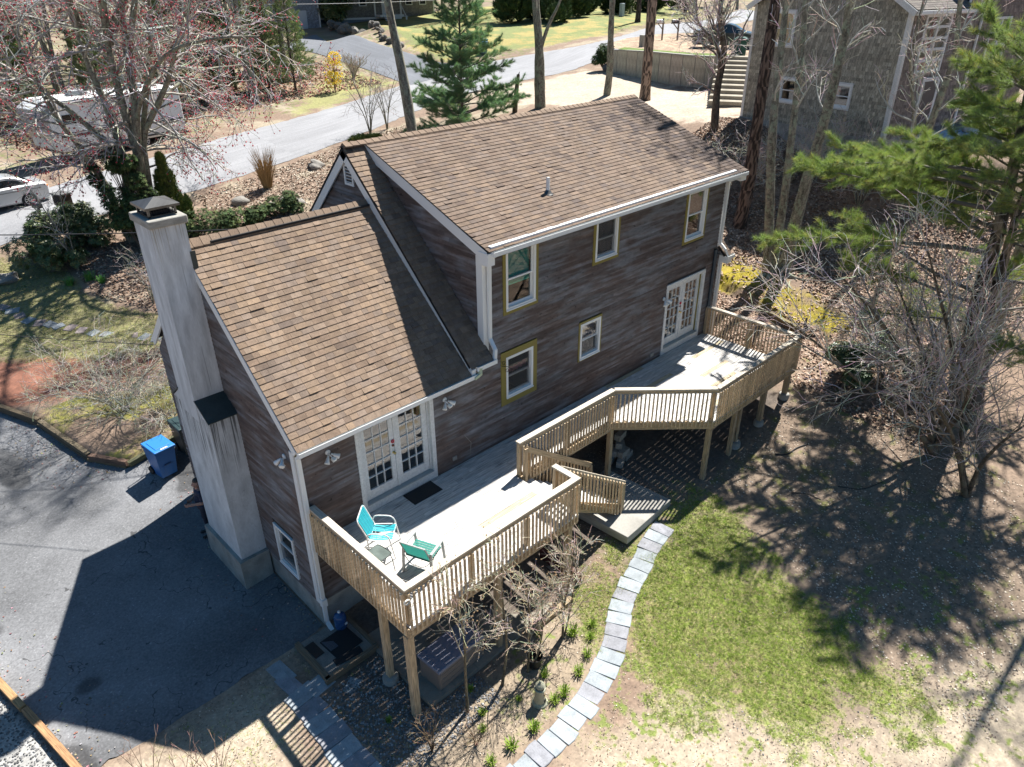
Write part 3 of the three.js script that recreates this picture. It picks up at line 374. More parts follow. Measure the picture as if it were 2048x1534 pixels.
function shingleField(x0, x1, e, r, dirt, keep) {
  const L = Math.hypot(r[0] - e[0], r[1] - e[1]), d = V(0, (r[0] - e[0]) / L, (r[1] - e[1]) / L), n = V(0, -d.z, d.y), ex = 0.136, rows = Math.ceil(L / ex); if (n.y < 0) n.negate();
  for (let k = 0; k < rows; k++) {
    let x = x0 - R() * 0.25; const s0 = k * ex - (k ? 0.01 : 0.03), s1 = Math.min(L, (k + 1) * ex + 0.012);
    while (x < x1) {
      const w = 0.13 + R() * 0.17, a = Math.max(x0, x), c = Math.min(x1, x + w - 0.004); x += w; if (c - a < 0.015) continue;
      const t = SH[Math.floor(R() * SH.length)], v = 0.86 + 0.28 * R(), lift = 0.017 + R() * 0.006 + (R() < 0.04 ? 0.012 : 0), P = (xx, s, h) => V(xx, e[0], e[1]).addScaledVector(d, s).addScaledVector(n, h);
      const b = keep ? new MB() : looseShingles, o = [R() * 7, R() * 7], dk = (dirt ? dirt(a, s0, L) : 1) * (0.80 + 0.4 * fbm(a * 1.6 + 9, s0 * 0.35 + 4, 3)) * (R() < 0.05 ? 0.72 : 1); b.col = [t[0] * v * dk, t[1] * v * dk, t[2] * v * mix(1, dk, 0.9)];
      b.quad(P(a, s0, lift), P(c, s0, lift), P(c, s1, 0.003), P(a, s1, 0.003), o).quad(P(a, s0, 0), P(c, s0, 0), P(c, s0, lift), P(a, s0, lift), o).quad(P(a, s1, 0), P(a, s0, 0), P(a, s0, lift), P(a, s1, 0.003), o).quad(P(c, s0, 0), P(c, s1, 0), P(c, s1, 0.003), P(c, s0, lift), o);
      if (keep) { if (shinglePieces.length < 298) { shinglePieces.push(1); part('shingle', b, mat.shingle, roof); } else { looseShingles.add(b.geom ? recolor(b) : b); } }
    }
  }
}
function recolor(b) { const g = b.geom(); looseShingles.col = b.col; return g; }
shingleField(-0.06, 4.385, [2.47, 0.29], [5.70, -3.25], null, true);
shingleField(4.30, 4.965, [2.63, 0.30], [6.84, -4.02], null, false); shingleField(14.87, 15.2, [2.63, 0.30], [6.84, -4.02], () => 0.75, false);
const roofDirtAndShade = (x, s, L) => { const k = smooth(11.3, 14.9, x + (noise(x * 3, s * 3) - 0.5) * 2.2 - Math.abs(s - L * 0.5) * 0.25), q = noise(x * 4.7, s * 4.7); return q < 0.25 + 0.6 * k && k > 0.12 ? 0.34 + 0.2 * noise(x * 13, s * 13) : 0.74; };  // right-end patches: moss and debris plus tree shade, put into the shingle colour
shingleField(4.87, 15.37, [5.19, 0.32], [6.86, -4.02], roofDirtAndShade, false);
part('shingles', looseShingles, mat.shingle, roof, 'stuff');
function ridge(x0, x1, y, z, dy, up) { for (let x = x0; x < x1 - 0.02; x += 0.2) { const b = new MB(), t = SH[Math.floor(R() * 4)], v = 0.8 + 0.25 * R(), e = Math.min(x1, x + 0.215), h = 0.026; b.col = t.map(c => c * v); const A = (xx, s, k) => V(xx, y - Math.abs(s) * dy[s > 0 ? 0 : 1] + k + up, z + s); b.quad(A(x, 0.15, h), A(e, 0.15, h * 0.5), A(e, 0, h * 0.5), A(x, 0, h)).quad(A(x, 0, h), A(e, 0, h * 0.5), A(e, -0.15, h * 0.5), A(x, -0.15, h)).quad(A(x, 0.15, -0.01), A(e, 0.15, -0.01), A(e, 0.15, h * 0.5), A(x, 0.15, h)).quad(A(x, -0.15, h), A(x, 0, h), A(x, 0.15, h), A(x, 0.15, 0)); part('ridge_cap', b, mat.shingle, roof); } }
ridge(-0.06, 4.38, 5.70, -3.25, [0.92, 0.92], 0.035); ridge(4.32, 15.35, 6.87, -4.02, [0.45, 0.97], 0.02);
part('ridge_vent', new MB().box(0.5, 5.615, -3.40, 4.37, 5.66, -3.10), mat.dark, roof);
// trim: rakes, fascias, soffits, corner boards
{
  const rake = (x, e, r, w = 0.20) => { const up = V(0, e[1] - r[1] > 0 ? e[1] - r[1] : r[1] - e[1], r[0] - e[0]).normalize(); return part('rake_board', new MB().bar(V(x, e[0], e[1]).addScaledVector(up, -w / 2), V(x, r[0], r[1]).addScaledVector(up, -w / 2), 0.035, w, up), mat.white); };
  const down = (x, e, r, w) => { const d = V(0, r[0] - e[0], r[1] - e[1]).normalize(), n = V(0, Math.abs(d.z), Math.sign(e[1] - r[1]) * Math.abs(d.y)); part('rake_board', new MB().bar(V(x, e[0], e[1]).addScaledVector(n, -w / 2 - 0.004), V(x, r[0], r[1]).addScaledVector(n, -w / 2 - 0.004), 0.04, w, n), mat.white); };
  down(-0.045, [2.45, 0.27], [5.69, -3.25], 0.19); down(-0.045, [2.45, -6.77], [5.69, -3.25], 0.19);
  down(4.325, [2.60, 0.30], [6.83, -4.02], 0.24); down(4.325, [2.61, -8.32], [6.83, -4.02], 0.24); down(15.18, [2.61, 0.28], [6.83, -4.02], 0.2);
  down(4.895, [5.17, 0.29], [6.84, -4.02], 0.24); down(15.345, [5.17, 0.29], [6.84, -4.02], 0.24);
  const fascia = (x0, x1, y, z, h = 0.15) => part('fascia', new MB().box(x0, y - h, 0.025, x1, y - 0.09, z - 0.03).box(x0, y - h - 0.10, 0.0, x1, y - h - 0.001, 0.045), mat.olive);
  fascia(0.0, 4.38, 2.46, 0.27); fascia(4.42, 4.97, 2.63, 0.28); fascia(5.02, 14.82, 5.18, 0.28, 0.16);
  for (const q of [[4.86, 4.86, 0.03, 5.06, 5.14, 0.33], [15.12, 4.9, 0.03, 15.36, 5.14, 0.33], [4.30, 2.32, 0.03, 4.42, 2.58, 0.33], [14.95, 2.36, 0.03, 15.2, 2.58, 0.33]]) part('cornice_return', new MB().box(...q), mat.white);
  part('corner_board', new MB().box(-0.034, -1.66, -0.11, 0.0, 2.3, 0.035).box(0.0005, -1.66, 0.0, 0.1, 2.2, 0.0355), mat.white);
  part('corner_board', new MB().box(4.944, 2.75, -0.16, 4.98, 5.0, 0.036).box(4.981, 2.7, 0.0, 5.09, 4.95, 0.0365), mat.white);
  part('corner_board', new MB().box(14.95, -0.5, 0.0, 15.07, 2.45, 0.036), mat.white); part('corner_board', new MB().box(14.76, 2.9, 0.0, 14.87, 4.95, 0.036), mat.white);
  part('soffit', new MB().box(5.0, 5.10, -0.13, 14.84, 5.26, 0.285), mat.white); part('soffit', new MB().box(0.02, 2.405, -0.13, 4.38, 2.62, 0.0), mat.white);
  // gutters and downspouts
  const gut = (x0, x1, y, z) => { const g = new MB(), w = 0.115, h = 0.105; g.box(x0, y - h, z, x1, y - h + 0.006, z + w).box(x0, y - h, z, x1, y, z + 0.006).box(x0, y - h, z + w - 0.012, x1, y - 0.002, z + w).box(x0 - 0.004, y - h - 0.001, z - 0.001, x0, y, z + w + 0.001).box(x1, y - h - 0.001, z - 0.001, x1 + 0.004, y, z + w + 0.001); part('gutter', g, mat.white); };
  gut(-0.05, 4.47, 2.455, 0.262); gut(4.45, 5.03, 2.62, 0.272); gut(4.98, 15.33, 5.165, 0.292); gut(14.88, 15.28, 2.62, 0.272);
  const spout = (pts, w = 0.085, m = mat.white) => { const b = new MB(); for (let k = 1; k < pts.length; k++) { const a = V(...pts[k - 1]), c = V(...pts[k]), d = c.clone().sub(a).normalize(); b.bar(a.addScaledVector(d, -0.02), c.addScaledVector(d, 0.02), w, w * 0.75, Math.abs(d.y) > 0.9 ? V(0, 0, 1) : V(0, 1, 0)); } part('downspout', b, m); };
  spout([[0.0, 2.36, 0.30], [0.03, 2.2, 0.10], [0.03, -1.55, 0.085], [0.03, -1.7, 0.085], [0.03, -2.2, 0.085], [0.03, -2.33, 0.26]]); part('drain_box', new MB().box(-0.03, -1.72, 0.03, 0.09, -1.52, 0.15), mat.white);
  spout([[5.12, 5.07, 0.34], [5.09, 4.92, 0.11], [5.09, 3.02, 0.085], [5.05, 2.82, 0.30], [5.0, 2.58, 0.33]]); spout([[4.52, 2.55, 0.36], [4.50, 2.44, 0.38], [4.36, 2.38, 0.36]], 0.085, M({ color: lin(0.42, 0.48, 0.34), roughness: 0.5 }));
  spout([[15.0, 5.07, 0.34], [14.80, 4.92, 0.10], [14.80, 3.02, 0.085], [14.86, 2.84, 0.25], [14.95, 2.62, 0.32]]); spout([[15.1, 2.53, 0.33], [15.02, 2.40, 0.08], [15.02, -0.6, 0.075]]);
  part('standpipe', new MB().tube([V(14.62, 2.85, 0.08), V(14.62, 0.9, 0.08)], 0.055, 12, true), M({ color: lin(0.03, 0.045, 0.06), roughness: 0.5 }));
}
// small fittings on the roof and the walls
part('vent_pipe', new MB().tube([V(7.95, 5.50, -0.86), V(7.95, 6.03, -0.86)], 0.045, 18, true), mat.white, roof); part('pipe_boot', (() => { const b = new MB().lathe([[0.14, 0], [0.10, 0.03], [0.062, 0.09], [0.05, 0.10]], 7.95, 5.63, -0.86, 20); b.bar(V(7.95, 5.585, -0.72), V(7.95, 5.70, -1.02), 0.30, 0.006, V(0, 0.93, 0.38)); return b; })(), mat.steel, roof);
{
  const v = part('gable_vent', (() => { const g = extrude(ring(-4.16, 5.93, -3.78, 6.42, 0.05), 0.04); g.applyMatrix4(toZ); g.translate(4.395, 0, 0); return g; })(), mat.white);
  for (let y = 6.0; y < 6.37; y += 0.075) part('louver', new MB().bar(V(4.372, y, -4.11), V(4.372, y, -3.83), 0.05, 0.008, V(0.7, 0.7, 0)), mat.white, v); part('vent_back', new MB().box(4.385, 5.96, -4.13, 4.392, 6.4, -3.8), mat.gasket, v);
  part('outlet_cover', new MB().box(3.86, 0.2, 0.012, 3.98, 0.3, 0.05), mat.concrete); part('outlet_cover', new MB().box(11.64, 0.16, 0.012, 11.8, 0.27, 0.06), mat.concrete);
  part('cable', new MB().tube([V(4.25, 0.75, 0.03), V(4.45, 0.45, 0.03), V(4.4, 0.1, 0.03)], 0.006, 5), mat.concrete);
}
// chimney
{
  const ch = new MB(), wedge = (z0, z1, x0, x1, y0, y1) => ch.box(x0, y0, z0, x1, y1, z1);
  ch.col = [0.74, 0.775, 0.82]; wedge(-3.68, -2.82, -0.66, -0.02, 2.0, 6.22); 
  ch.hexa([V(-0.64, 2.16, -2.36), V(-0.02, 2.16, -2.36), V(-0.02, 2.16, -2.83), V(-0.64, 2.16, -2.83), V(-0.64, 2.17, -2.37), V(-0.02, 2.17, -2.37), V(-0.02, 2.50, -2.83), V(-0.64, 2.50, -2.83)]);
  ch.hexa([V(-0.64, 2.16, -3.67), V(-0.02, 2.16, -3.67), V(-0.02, 2.16, -4.12), V(-0.64, 2.16, -4.12), V(-0.64, 2.50, -3.67), V(-0.02, 2.50, -3.67), V(-0.02, 2.17, -4.11), V(-0.64, 2.17, -4.11)]);
  const chimney = part('chimney', ch, M({ map: tex(512, 1024, (u, v) => { const a = fbm(u * 8, v * 8, 5), b = noise(u * 64, v * 64), drip = Math.max(0, noise(u * 64, v * 2 + 9) - 0.7) * smooth(0.5, 0.9, fbm(u * 16 + 9, v * 4, 3)) * 1.4; const edge = smooth(0.84, 1.02, v + 0.2 * (noise(u * 16, 9) - 0.5)) * smooth(0.45, 0.8, noise(u * 64, v * 5)); const g = 0.85 + 0.22 * (a - 0.5) + 0.05 * (b - 0.5) - drip; return [g * (1 - 0.16 * edge), g * (0.995 - 0.20 * edge), g * (0.985 - 0.26 * edge)]; }, 1 / 0.86, 1 / 4.22), vertexColors: true, roughness: 0.95, bumpMap: stuccoTex, bumpScale: 0.006 }));
  part('chimney_base', (() => { const q = new MB(); q.col = [0.74, 0.775, 0.82]; q.box(-0.64, -1.6, -4.12, -0.02, 2.16, -2.36); return q; })(), M({ map: tex(512, 1024, (u, v) => { const a = fbm(u * 8, v * 8, 5), b = noise(u * 64, v * 64), run = smooth(0.66, 0.98, v + 0.25 * (noise(u * 32, 3) - 0.5)) * smooth(0.42, 0.75, noise(u * 128, v * 6) * 0.6 + noise(u * 48, v * 4 + 50) * 0.4); const g = (0.85 + 0.2 * (a - 0.5) + 0.05 * (b - 0.5)) * (1 - 0.48 * run) - (Math.abs(fbm(u * 6 + 3, v * 6 + 9, 4) - 0.5) < 0.003 ? 0.1 : 0); return [g, g * 0.995, g * 0.98]; }, 1 / 1.78, 1 / 3.76), vertexColors: true, roughness: 0.95, bumpMap: stuccoTex, bumpScale: 0.006 }), chimney);
  part('chimney_crown', new RoundedBoxGeometry(0.74, 0.16, 0.98, 2, 0.03).translate(-0.335, 6.29, -3.25), mat.concrete, chimney);
  const cap = (z0, z1, y0, y1) => { const s = new MB(); s.hexa([V(-0.67, y0, Math.max(z0, z1)), V(0.0, y0, Math.max(z0, z1)), V(0.0, y0, Math.min(z0, z1)), V(-0.67, y0, Math.min(z0, z1)), V(-0.67, y0 + 0.03, z0), V(0.0, y0 + 0.03, z0), V(0.0, y1, z1), V(-0.67, y1, z1)]); return s; };
  part('slate_shoulder', new MB().bar(V(-0.33, 2.18, -2.30), V(-0.33, 2.53, -2.84), 0.68, 0.03, V(0, 0.8, 0.5)), mat.slateCap, chimney); part('slate_shoulder', new MB().bar(V(-0.33, 2.53, -3.66), V(-0.33, 2.18, -4.18), 0.68, 0.03, V(0, 0.8, -0.5)), mat.slateCap, chimney);
  part('chimney_plinth', new MB().box(-0.73, -2.75, -4.2, -0.02, -1.58, -2.26), M({ map: stuccoTex, color: lin(0.44, 0.44, 0.41), roughness: 0.95, bumpMap: stuccoTex, bumpScale: 0.006 }), chimney);
  const hood = new MB(), c = V(-0.335, 6.68, -3.25), q = [V(-0.66, 6.575, -2.89), V(-0.01, 6.575, -2.89), V(-0.01, 6.575, -3.61), V(-0.66, 6.575, -3.61)]; for (let k = 0; k < 4; k++) { hood.tri(q[k], q[(k + 1) % 4], c); const a = q[k], b2 = q[(k + 1) % 4]; hood.quad(a.clone().add(V(0, -0.045, 0)), b2.clone().add(V(0, -0.045, 0)), b2, a); } part('chimney_cap', hood, mat.steel, chimney);
  const body = new MB(); for (const [x, z] of [[-0.58, -2.98], [-0.09, -2.98], [-0.09, -3.52], [-0.58, -3.52]]) body.box(x - 0.02, 6.36, z - 0.02, x + 0.02, 6.56, z + 0.02); body.box(-0.6, 6.36, -3.54, -0.07, 6.40, -2.96); part('cap_frame', body, mat.steel, chimney);
  const scr = new MB(); for (let k = 0; k <= 10; k++) { const x = mix(-0.58, -0.09, k / 10), z = mix(-2.98, -3.52, k / 10); for (const zz of [-2.98, -3.52]) scr.box(x - 0.004, 6.4, zz - 0.004, x + 0.004, 6.56, zz + 0.004); for (const xx of [-0.58, -0.09]) scr.box(xx - 0.004, 6.4, z - 0.004, xx + 0.004, 6.56, z + 0.004); } part('spark_screen', scr, mat.dark, chimney); part('flue', new MB().box(-0.5, 6.36, -3.45, -0.17, 6.46, -3.05), mat.dark, chimney);
  part('flashing', new MB().bar(V(-0.01, 5.3, -2.80), V(-0.01, 5.65, -2.80), 0.10, 0.01, V(0, 0, 1)), mat.slateCap, chimney);
}
// flood lights under the eaves
function floodlight(label, x, y, z) {
  const t = thing('floodlight', label, 'flood light', x, y, z, 0, 'twin flood lights on the wall'); part('mounting_plate', new MB().lathe([[0, 0], [0.06, 0], [0.055, 0.03], [0, 0.035]], 0, 0, 0, 16).geom().applyMatrix4(new THREE.Matrix4().makeRotationX(Math.PI / 2)), mat.white, t);
  for (const [dx, dy, dz] of [[-0.6, -0.75, 0.5], [0.75, -0.45, 0.55]]) { const d = V(dx, dy, dz).normalize(), p = V(0, 0, 0.05), m = new THREE.Matrix4().compose(p.clone().addScaledVector(d, 0.05), new THREE.Quaternion().setFromUnitVectors(V(0, 1, 0), d), V(1, 1, 1)); part('lamp_head', new MB().lathe([[0.0, 0], [0.022, 0], [0.024, 0.05], [0.034, 0.06], [0.036, 0.10], [0.052, 0.155], [0.054, 0.175], [0.0, 0.17]], 0, 0, 0, 16).geom().applyMatrix4(m), mat.white, t); }
  part('motion_sensor', new RoundedBoxGeometry(0.10, 0.075, 0.09, 2, 0.012).rotateX(0.5).rotateY(0.2).translate(0.06, -0.14, 0.12), mat.white, t); part('sensor_arm', new MB().tube([V(0.0, -0.02, 0.04), V(0.05, -0.12, 0.10)], 0.014, 8), mat.white, t); return t;
}
floodlight('white twin floodlight with sensor left of the near french door', 0.70, 1.98, 0.02); floodlight('white twin floodlight with sensor right of the near french door', 3.72, 1.95, 0.02); floodlight('white twin floodlight on the left edge of the far french door', 12.08, 1.93, 0.03);
{ const f = floodlight('white twin floodlight on the chimney wall below the roof corner', -0.02, 2.05, -0.35); f.rotation.y = -Math.PI / 2; }
{ // wrought iron bracket by the lower window
  const t = thing('plant_bracket', 'black wrought iron scroll bracket on the olive casing of the lower left window', 'bracket', 5.49, 2.12, 0.03); const spiral = (cx, cy, r, s, a0) => { const p = []; for (let k = 0; k <= 26; k++) { const a = a0 + s * k / 26 * 8, q = r * (1 - k / 30); p.push(V(0, cy + Math.sin(a) * q, cx + Math.cos(a) * q)); } return p; };
  part('back_bar', new MB().tube([V(0, -0.2, 0), V(0, 0.2, 0)], 0.008, 6), mat.iron, t); part('arm', new MB().tube([V(0, 0.02, 0), V(0, 0.03, 0.15), V(0, -0.02, 0.28), V(0, 0.03, 0.33)], 0.008, 6), mat.iron, t);
  const s = new MB(); s.tube(spiral(0.06, 0.1, 0.06, 1, 0.5), 0.006, 5).tube(spiral(0.12, -0.07, 0.06, -1, 1.5), 0.006, 5).tube(spiral(0.25, -0.07, 0.05, 1, 1), 0.006, 5); part('scroll', s, mat.iron, t); t.rotation.y = 0.5;
}

// ---------------------------------------------------------------- the deck
const deck = thing('wooden_deck', 'weathered grey raised wooden deck with baluster railing along the back of the house', 'deck');
const dpart = (n, b, p = deck, k) => mesh(n, b, mat.deck, p, k);
const RD = rng(21);
const OLD = () => { const v = 0.62 + 0.16 * RD(), w = RD() * 0.03; return [v + w * 0.4, v * 1.0, v * 0.99]; }, TAN = () => { const v = 0.44 + 0.15 * RD(); return [v * 1.12, v * 0.87, v * 0.57]; }, NEWB = () => { const v = 0.54 + 0.06 * RD(); return [v * 1.08, v * 0.93, v * 0.66]; };
const FRESH = [[2.9, 4.55, 2.15], [9.5, 11.2, 0.16], [10.2, 11.5, 0.98], [11.6, 12.9, 2.2], [12.8, 14.5, 0.78], [12.0, 13.4, 1.6], [10.7, 12.4, 2.75]];
for (let k = 0; k < 23; k++) {
  const z0 = 0.035 + k * 0.1415, z1 = z0 + 0.1335, zc = (z0 + z1) / 2; let spans = zc < 1.36 ? [[0.13, 14.62]] : [[0.13, 4.70], [8.2 + (zc - 1.40) * 1.03, 14.62]];
  for (const [p, q] of spans) for (let x = p; x < q - 0.01;) {
    let e = Math.min(q, x + 2.2 + RD() * 2.6); if (q - e < 0.7) e = q; let fresh = false;
    for (const [a, b, z] of FRESH) if (Math.abs(zc - z) < 0.071) { if (x < a - 0.3 && e > a) e = a; else if (x >= a - 0.32 && x < b - 0.3) { fresh = true; if (e > b) e = b; } }
    const b = new MB(); b.col = fresh ? NEWB() : OLD(); const y = -0.006 * RD(); b.box(x + 0.0015, y - 0.032, z0, e - 0.0015, y, z1, [RD() * 5, RD() * 3]); dpart('board', b); x = e;
  }
}
for (let x = 0.3; x < 14.6; x += 0.406) { const zmax = x < 4.7 ? 3.18 : x < 8.2 ? 1.33 : x < 10.1 ? 1.36 + (x - 8.25) * 0.95 : 3.18; const b = new MB(); b.col = TAN(); b.box(x - 0.019, -0.23, 0.03, x + 0.019, -0.04, zmax); dpart('joist', b); }
const EDGE = [[0.10, 0.06], [0.10, 3.24], [4.70, 3.24]], EDGE2 = [[4.78, 1.40], [8.20, 1.40], [10.14, 3.24], [14.66, 3.24], [14.66, 0.06]];
const BALG = [0, 1, 2, 3, 4, 5].map(i => { const b = new MB(), v = 0.52 + 0.08 * i - (i > 3 ? 0.24 : 0); b.col = [v * 1.12, v * 0.88, v * 0.59]; const s = 0.018, y0 = -0.20, y1 = 0.86; b.hexa([V(-s, y0 + 0.035, s), V(s, y0 + 0.035, s), V(s, y0, -s), V(-s, y0, -s), V(-s, y1 - 0.03, s), V(s, y1 - 0.03, s), V(s, y1, -s), V(-s, y1, -s)].map((p, k) => p), [i * 0.37, i * 0.21]); return b.geom(); });
function railRun([ax, az], [bx, bz], o = {}) {             // outward is to the left of a -> b seen from above (x right, z down): n
  const a = V(ax, 0, az), c = V(bx, 0, bz), d = c.clone().sub(a), L = d.length(); d.normalize(); const n = V(-d.z, 0, d.x), s = o.flip ? -1 : 1; n.multiplyScalar(s);
  const cap = new MB(); cap.col = [0.68, 0.62, 0.53]; const e0 = o.e0 ?? 0.05, e1 = o.e1 ?? 0.05; cap.bar(a.clone().addScaledVector(d, -e0).addScaledVector(n, -0.041).setY(0.94), c.clone().addScaledVector(d, e1).addScaledVector(n, -0.041).setY(0.94), 0.142, 0.037, V(0, 1, 0), [RD() * 4, 0]); dpart('rail_cap', cap);
  const sub = new MB(); sub.col = TAN(); sub.bar(a.clone().addScaledVector(n, 0.005).setY(0.875), c.clone().addScaledVector(n, 0.005).setY(0.875), 0.036, 0.088, V(0, 1, 0), [RD() * 4, 0]); dpart('upper_rail', sub);
  if (!o.noRim) { const rim = new MB(); rim.col = TAN(); rim.bar(a.clone().setY(-0.145), c.clone().setY(-0.145), 0.038, 0.235, V(0, 1, 0), [RD() * 4, 0]); dpart('rim_joist', rim); }
  const N = Math.round(L / 0.107), rot = Math.atan2(n.x, n.z);
  for (let k = 0; k < N; k++) { const p = a.clone().addScaledVector(d, (k + 0.5) * L / N).addScaledVector(n, 0.041), m = new THREE.Mesh(BALG[Math.floor(RD() * 6)], mat.deck); m.name = 'baluster'; m.position.set(p.x, (RD() - 0.5) * 0.02, p.z); m.rotation.set(0, rot, (RD() - 0.5) * 0.012); m.castShadow = m.receiveShadow = true; deck.add(m); }
}
railRun(EDGE[0], EDGE[1], { e0: -0.02, e1: 0.03 }); railRun(EDGE[1], EDGE[2], { e0: -0.113, e1: 0.03 });
railRun([4.70, 3.24], [4.70, 2.60], { e0: -0.113, e1: 0.06, noRim: true });
railRun(EDGE2[0], EDGE2[1], { e0: 0.06, e1: 0 }); railRun(EDGE2[1], EDGE2[2], { e0: 0.0, e1: -0.012 }); railRun(EDGE2[2], EDGE2[3], { e0: -0.02, e1: 0.03 }); railRun(EDGE2[3], EDGE2[4], { e0: -0.113, e1: -0.02 });
const dpost = (x, z, y0, y1, w = 0.09) => { const b = new MB(); b.col = TAN(); b.bar(V(x, y0, z), V(x, y1, z), w, w, V(0, 0, 1), [RD(), RD() * 3]); return dpart('post', b); };
for (const [x, z] of [[0.19, 0.09], [0.19, 1.2], [0.19, 2.2], [0.19, 3.15], [1.7, 3.15], [3.2, 3.15], [4.62, 3.15], [4.70, 2.56], [4.80, 1.33], [6.5, 1.32], [8.15, 1.33], [10.15, 3.14], [11.7, 3.15], [13.2, 3.15], [14.57, 3.15], [14.57, 1.65], [14.57, 0.10]]) dpost(x, z, -0.03, 0.92);
// support posts with footings
for (const [x, z, w] of [[0.24, 2.15, 0.13], [0.13, 3.16, 0.14], [2.4, 3.12, 0.13], [4.55, 3.12, 0.13], [8.22, 1.33, 0.12], [10.16, 3.14, 0.12], [11.55, 3.1, 0.11], [12.0, 3.0, 0.12], [13.2, 3.08, 0.14], [14.58, 3.1, 0.14], [14.5, 1.6, 0.12], [6.4, 1.2, 0.12]]) dpost(x, z, H(x, z) - 0.1, -0.262, w);
for (const [x, z, r] of [[0.24, 2.15, 0.17], [4.55, 3.12, 0.2], [12.0, 3.0, 0.19], [13.2, 3.08, 0.15], [14.58, 3.1, 0.16]]) mesh('footing', new MB().lathe([[0, 0.16], [r * 0.8, 0.15], [r, 0.10], [r * 1.05, -0.2]], x, H(x, z), z, 14), mat.concrete, deck);
{ const b = new MB(); b.col = [0.2, 0.18, 0.16]; b.bar(V(14.58, 0.9, 3.29), V(14.62, 1.55, 3.29), 0.05, 0.05, V(0, 0, 1)); dpart('pole', b); }
{ // stairs down to the slab, running away along the house
  const yb = -1.80, n = 9, run = 0.265, rise = (0 - yb) / (n + 1), x0 = 4.80, z0 = 1.50, z1 = 2.50;
  const st = new MB(); st.col = TAN(); const xe = x0 + n * run; for (const z of [z0 - 0.02, z1 + 0.02]) st.hexa([V(x0 - 0.1, -0.38, z + 0.02), V(xe - 0.1, yb + 0.02, z + 0.02), V(xe - 0.1, yb + 0.02, z - 0.02), V(x0 - 0.1, -0.38, z - 0.02), V(x0 - 0.1, -0.05, z + 0.02), V(xe + 0.06, yb + 0.22, z + 0.02), V(xe + 0.06, yb + 0.22, z - 0.02), V(x0 - 0.1, -0.05, z - 0.02)]);
  const stair = dpart('stair_stringers', st);
  for (let k = 0; k < n; k++) for (const dz of [0, 1]) { const b = new MB(); b.col = OLD(); const y = -(k + 1) * rise, x = x0 + k * run + dz * 0.137; b.box(x, y - 0.035, z0 - 0.03, x + 0.133, y, z1 + 0.03, [RD() * 4, RD()]); dpart('tread', b, stair); }
  const slope = rise / run, hy = x => 0.80 - (x - x0) * slope * 1.02;
  for (const [z, out] of [[z0 - 0.05, -1], [z1 + 0.05, 1]]) {
    const xa = x0 + 0.06, xb = x0 + 2.52; const r = new MB(); r.col = z > 2 ? [0.66, 0.6, 0.5] : TAN(); r.bar(V(xa, hy(xa), z), V(xb, hy(xb), z), 0.04, 0.14, V(0, 1, 0)); dpart('handrail', r, stair);
    const N = 19; for (let k = 0; k < N; k++) { const x = xa + 0.05 + k * (xb - xa - 0.16) / (N - 1), m = new THREE.Mesh(BALG[Math.floor(RD() * 6)], mat.deck); m.name = 'baluster'; m.position.set(x, hy(x) - 0.83, z + out * 0.041); m.castShadow = m.receiveShadow = true; stair.add(m); }
    const p = new MB(); p.col = TAN(); p.bar(V(xb - 0.03, yb, z - out * 0.005), V(xb - 0.03, hy(xb) + 0.02, z - out * 0.005), 0.09, 0.09, V(0, 0, 1)); dpart('newel', p, stair); const p2 = new MB(); p2.col = TAN(); p2.bar(V(xa + 0.02, -0.3, z), V(xa + 0.02, hy(xa), z), 0.088, 0.088, V(0, 0, 1)); dpart('newel', p2, stair);
    const lo = new MB(); lo.col = TAN(); lo.bar(V(xa, hy(xa) - 0.94, z), V(xb, hy(xb) - 0.94, z), 0.036, 0.14, V(0, 1, 0)); dpart('lower_rail', lo, stair);
  }
}
{ // clothes-line cleat and cord on the corner post
  const t = thing('rope_coil', 'small white rope coil tied under the near corner of the deck railing', 'rope', 0.07, 0.72, 3.31); const m = M({ color: lin(0.6, 0.58, 0.52), roughness: 0.9 });
  const p = []; for (let k = 0; k < 60; k++) { const a = k * 0.62; p.push(V(Math.cos(a) * 0.055, 0.02 + Math.sin(a) * 0.05, 0.012 * Math.sin(k * 0.9) + 0.02)); } mesh('coil', new MB().tube(p, 0.008, 5), m, t); mesh('tail', new MB().tube([V(0.05, 0, 0.02), V(0.12, -0.06, 0.03), V(0.10, -0.16, 0.02), V(0.04, -0.15, 0.02)], 0.007, 5), m, t);
}

// ---------------------------------------------------------------- things on the deck
{
  const mt = thing('door_mat', 'black rubber door mat lying in front of the near french door', 'door mat', 2.74, 0, 0.29), b = new MB(); b.add(new RoundedBoxGeometry(0.80, 0.016, 0.46, 2, 0.007).translate(0, 0.009, 0)); mesh('mat', b, M({ color: lin(0.012, 0.013, 0.015), roughness: 0.75 }), mt);
  const ribs = new MB(); for (let k = 0; k < 30; k++) ribs.box(-0.36 + k * 0.0245, 0.017, -0.19, -0.350 + k * 0.0245, 0.0205, 0.19); mesh('ribs', ribs, M({ color: lin(0.016, 0.018, 0.02), roughness: 0.5 }), mt);
}
function curve(pts, n = 26, t = 0.4) { return new THREE.CatmullRomCurve3(pts.map(p => V(...p)), false, 'catmullrom', t).getPoints(n); }
function bent(pts, r = 0.06) { const out = [], P = pts.map(p => V(...p)); out.push(P[0]); for (let k = 1; k < P.length - 1; k++) { const a = P[k - 1], b = P[k], c = P[k + 1], u = a.clone().sub(b), v = c.clone().sub(b), rr = Math.min(r, u.length() * 0.45, v.length() * 0.45); u.setLength(rr); v.setLength(rr); for (let j = 0; j <= 5; j++) { const t = j / 5; out.push(b.clone().addScaledVector(u, (1 - t) * (1 - t)).addScaledVector(v, t * t)); } } out.push(P[P.length - 1]); return out; }
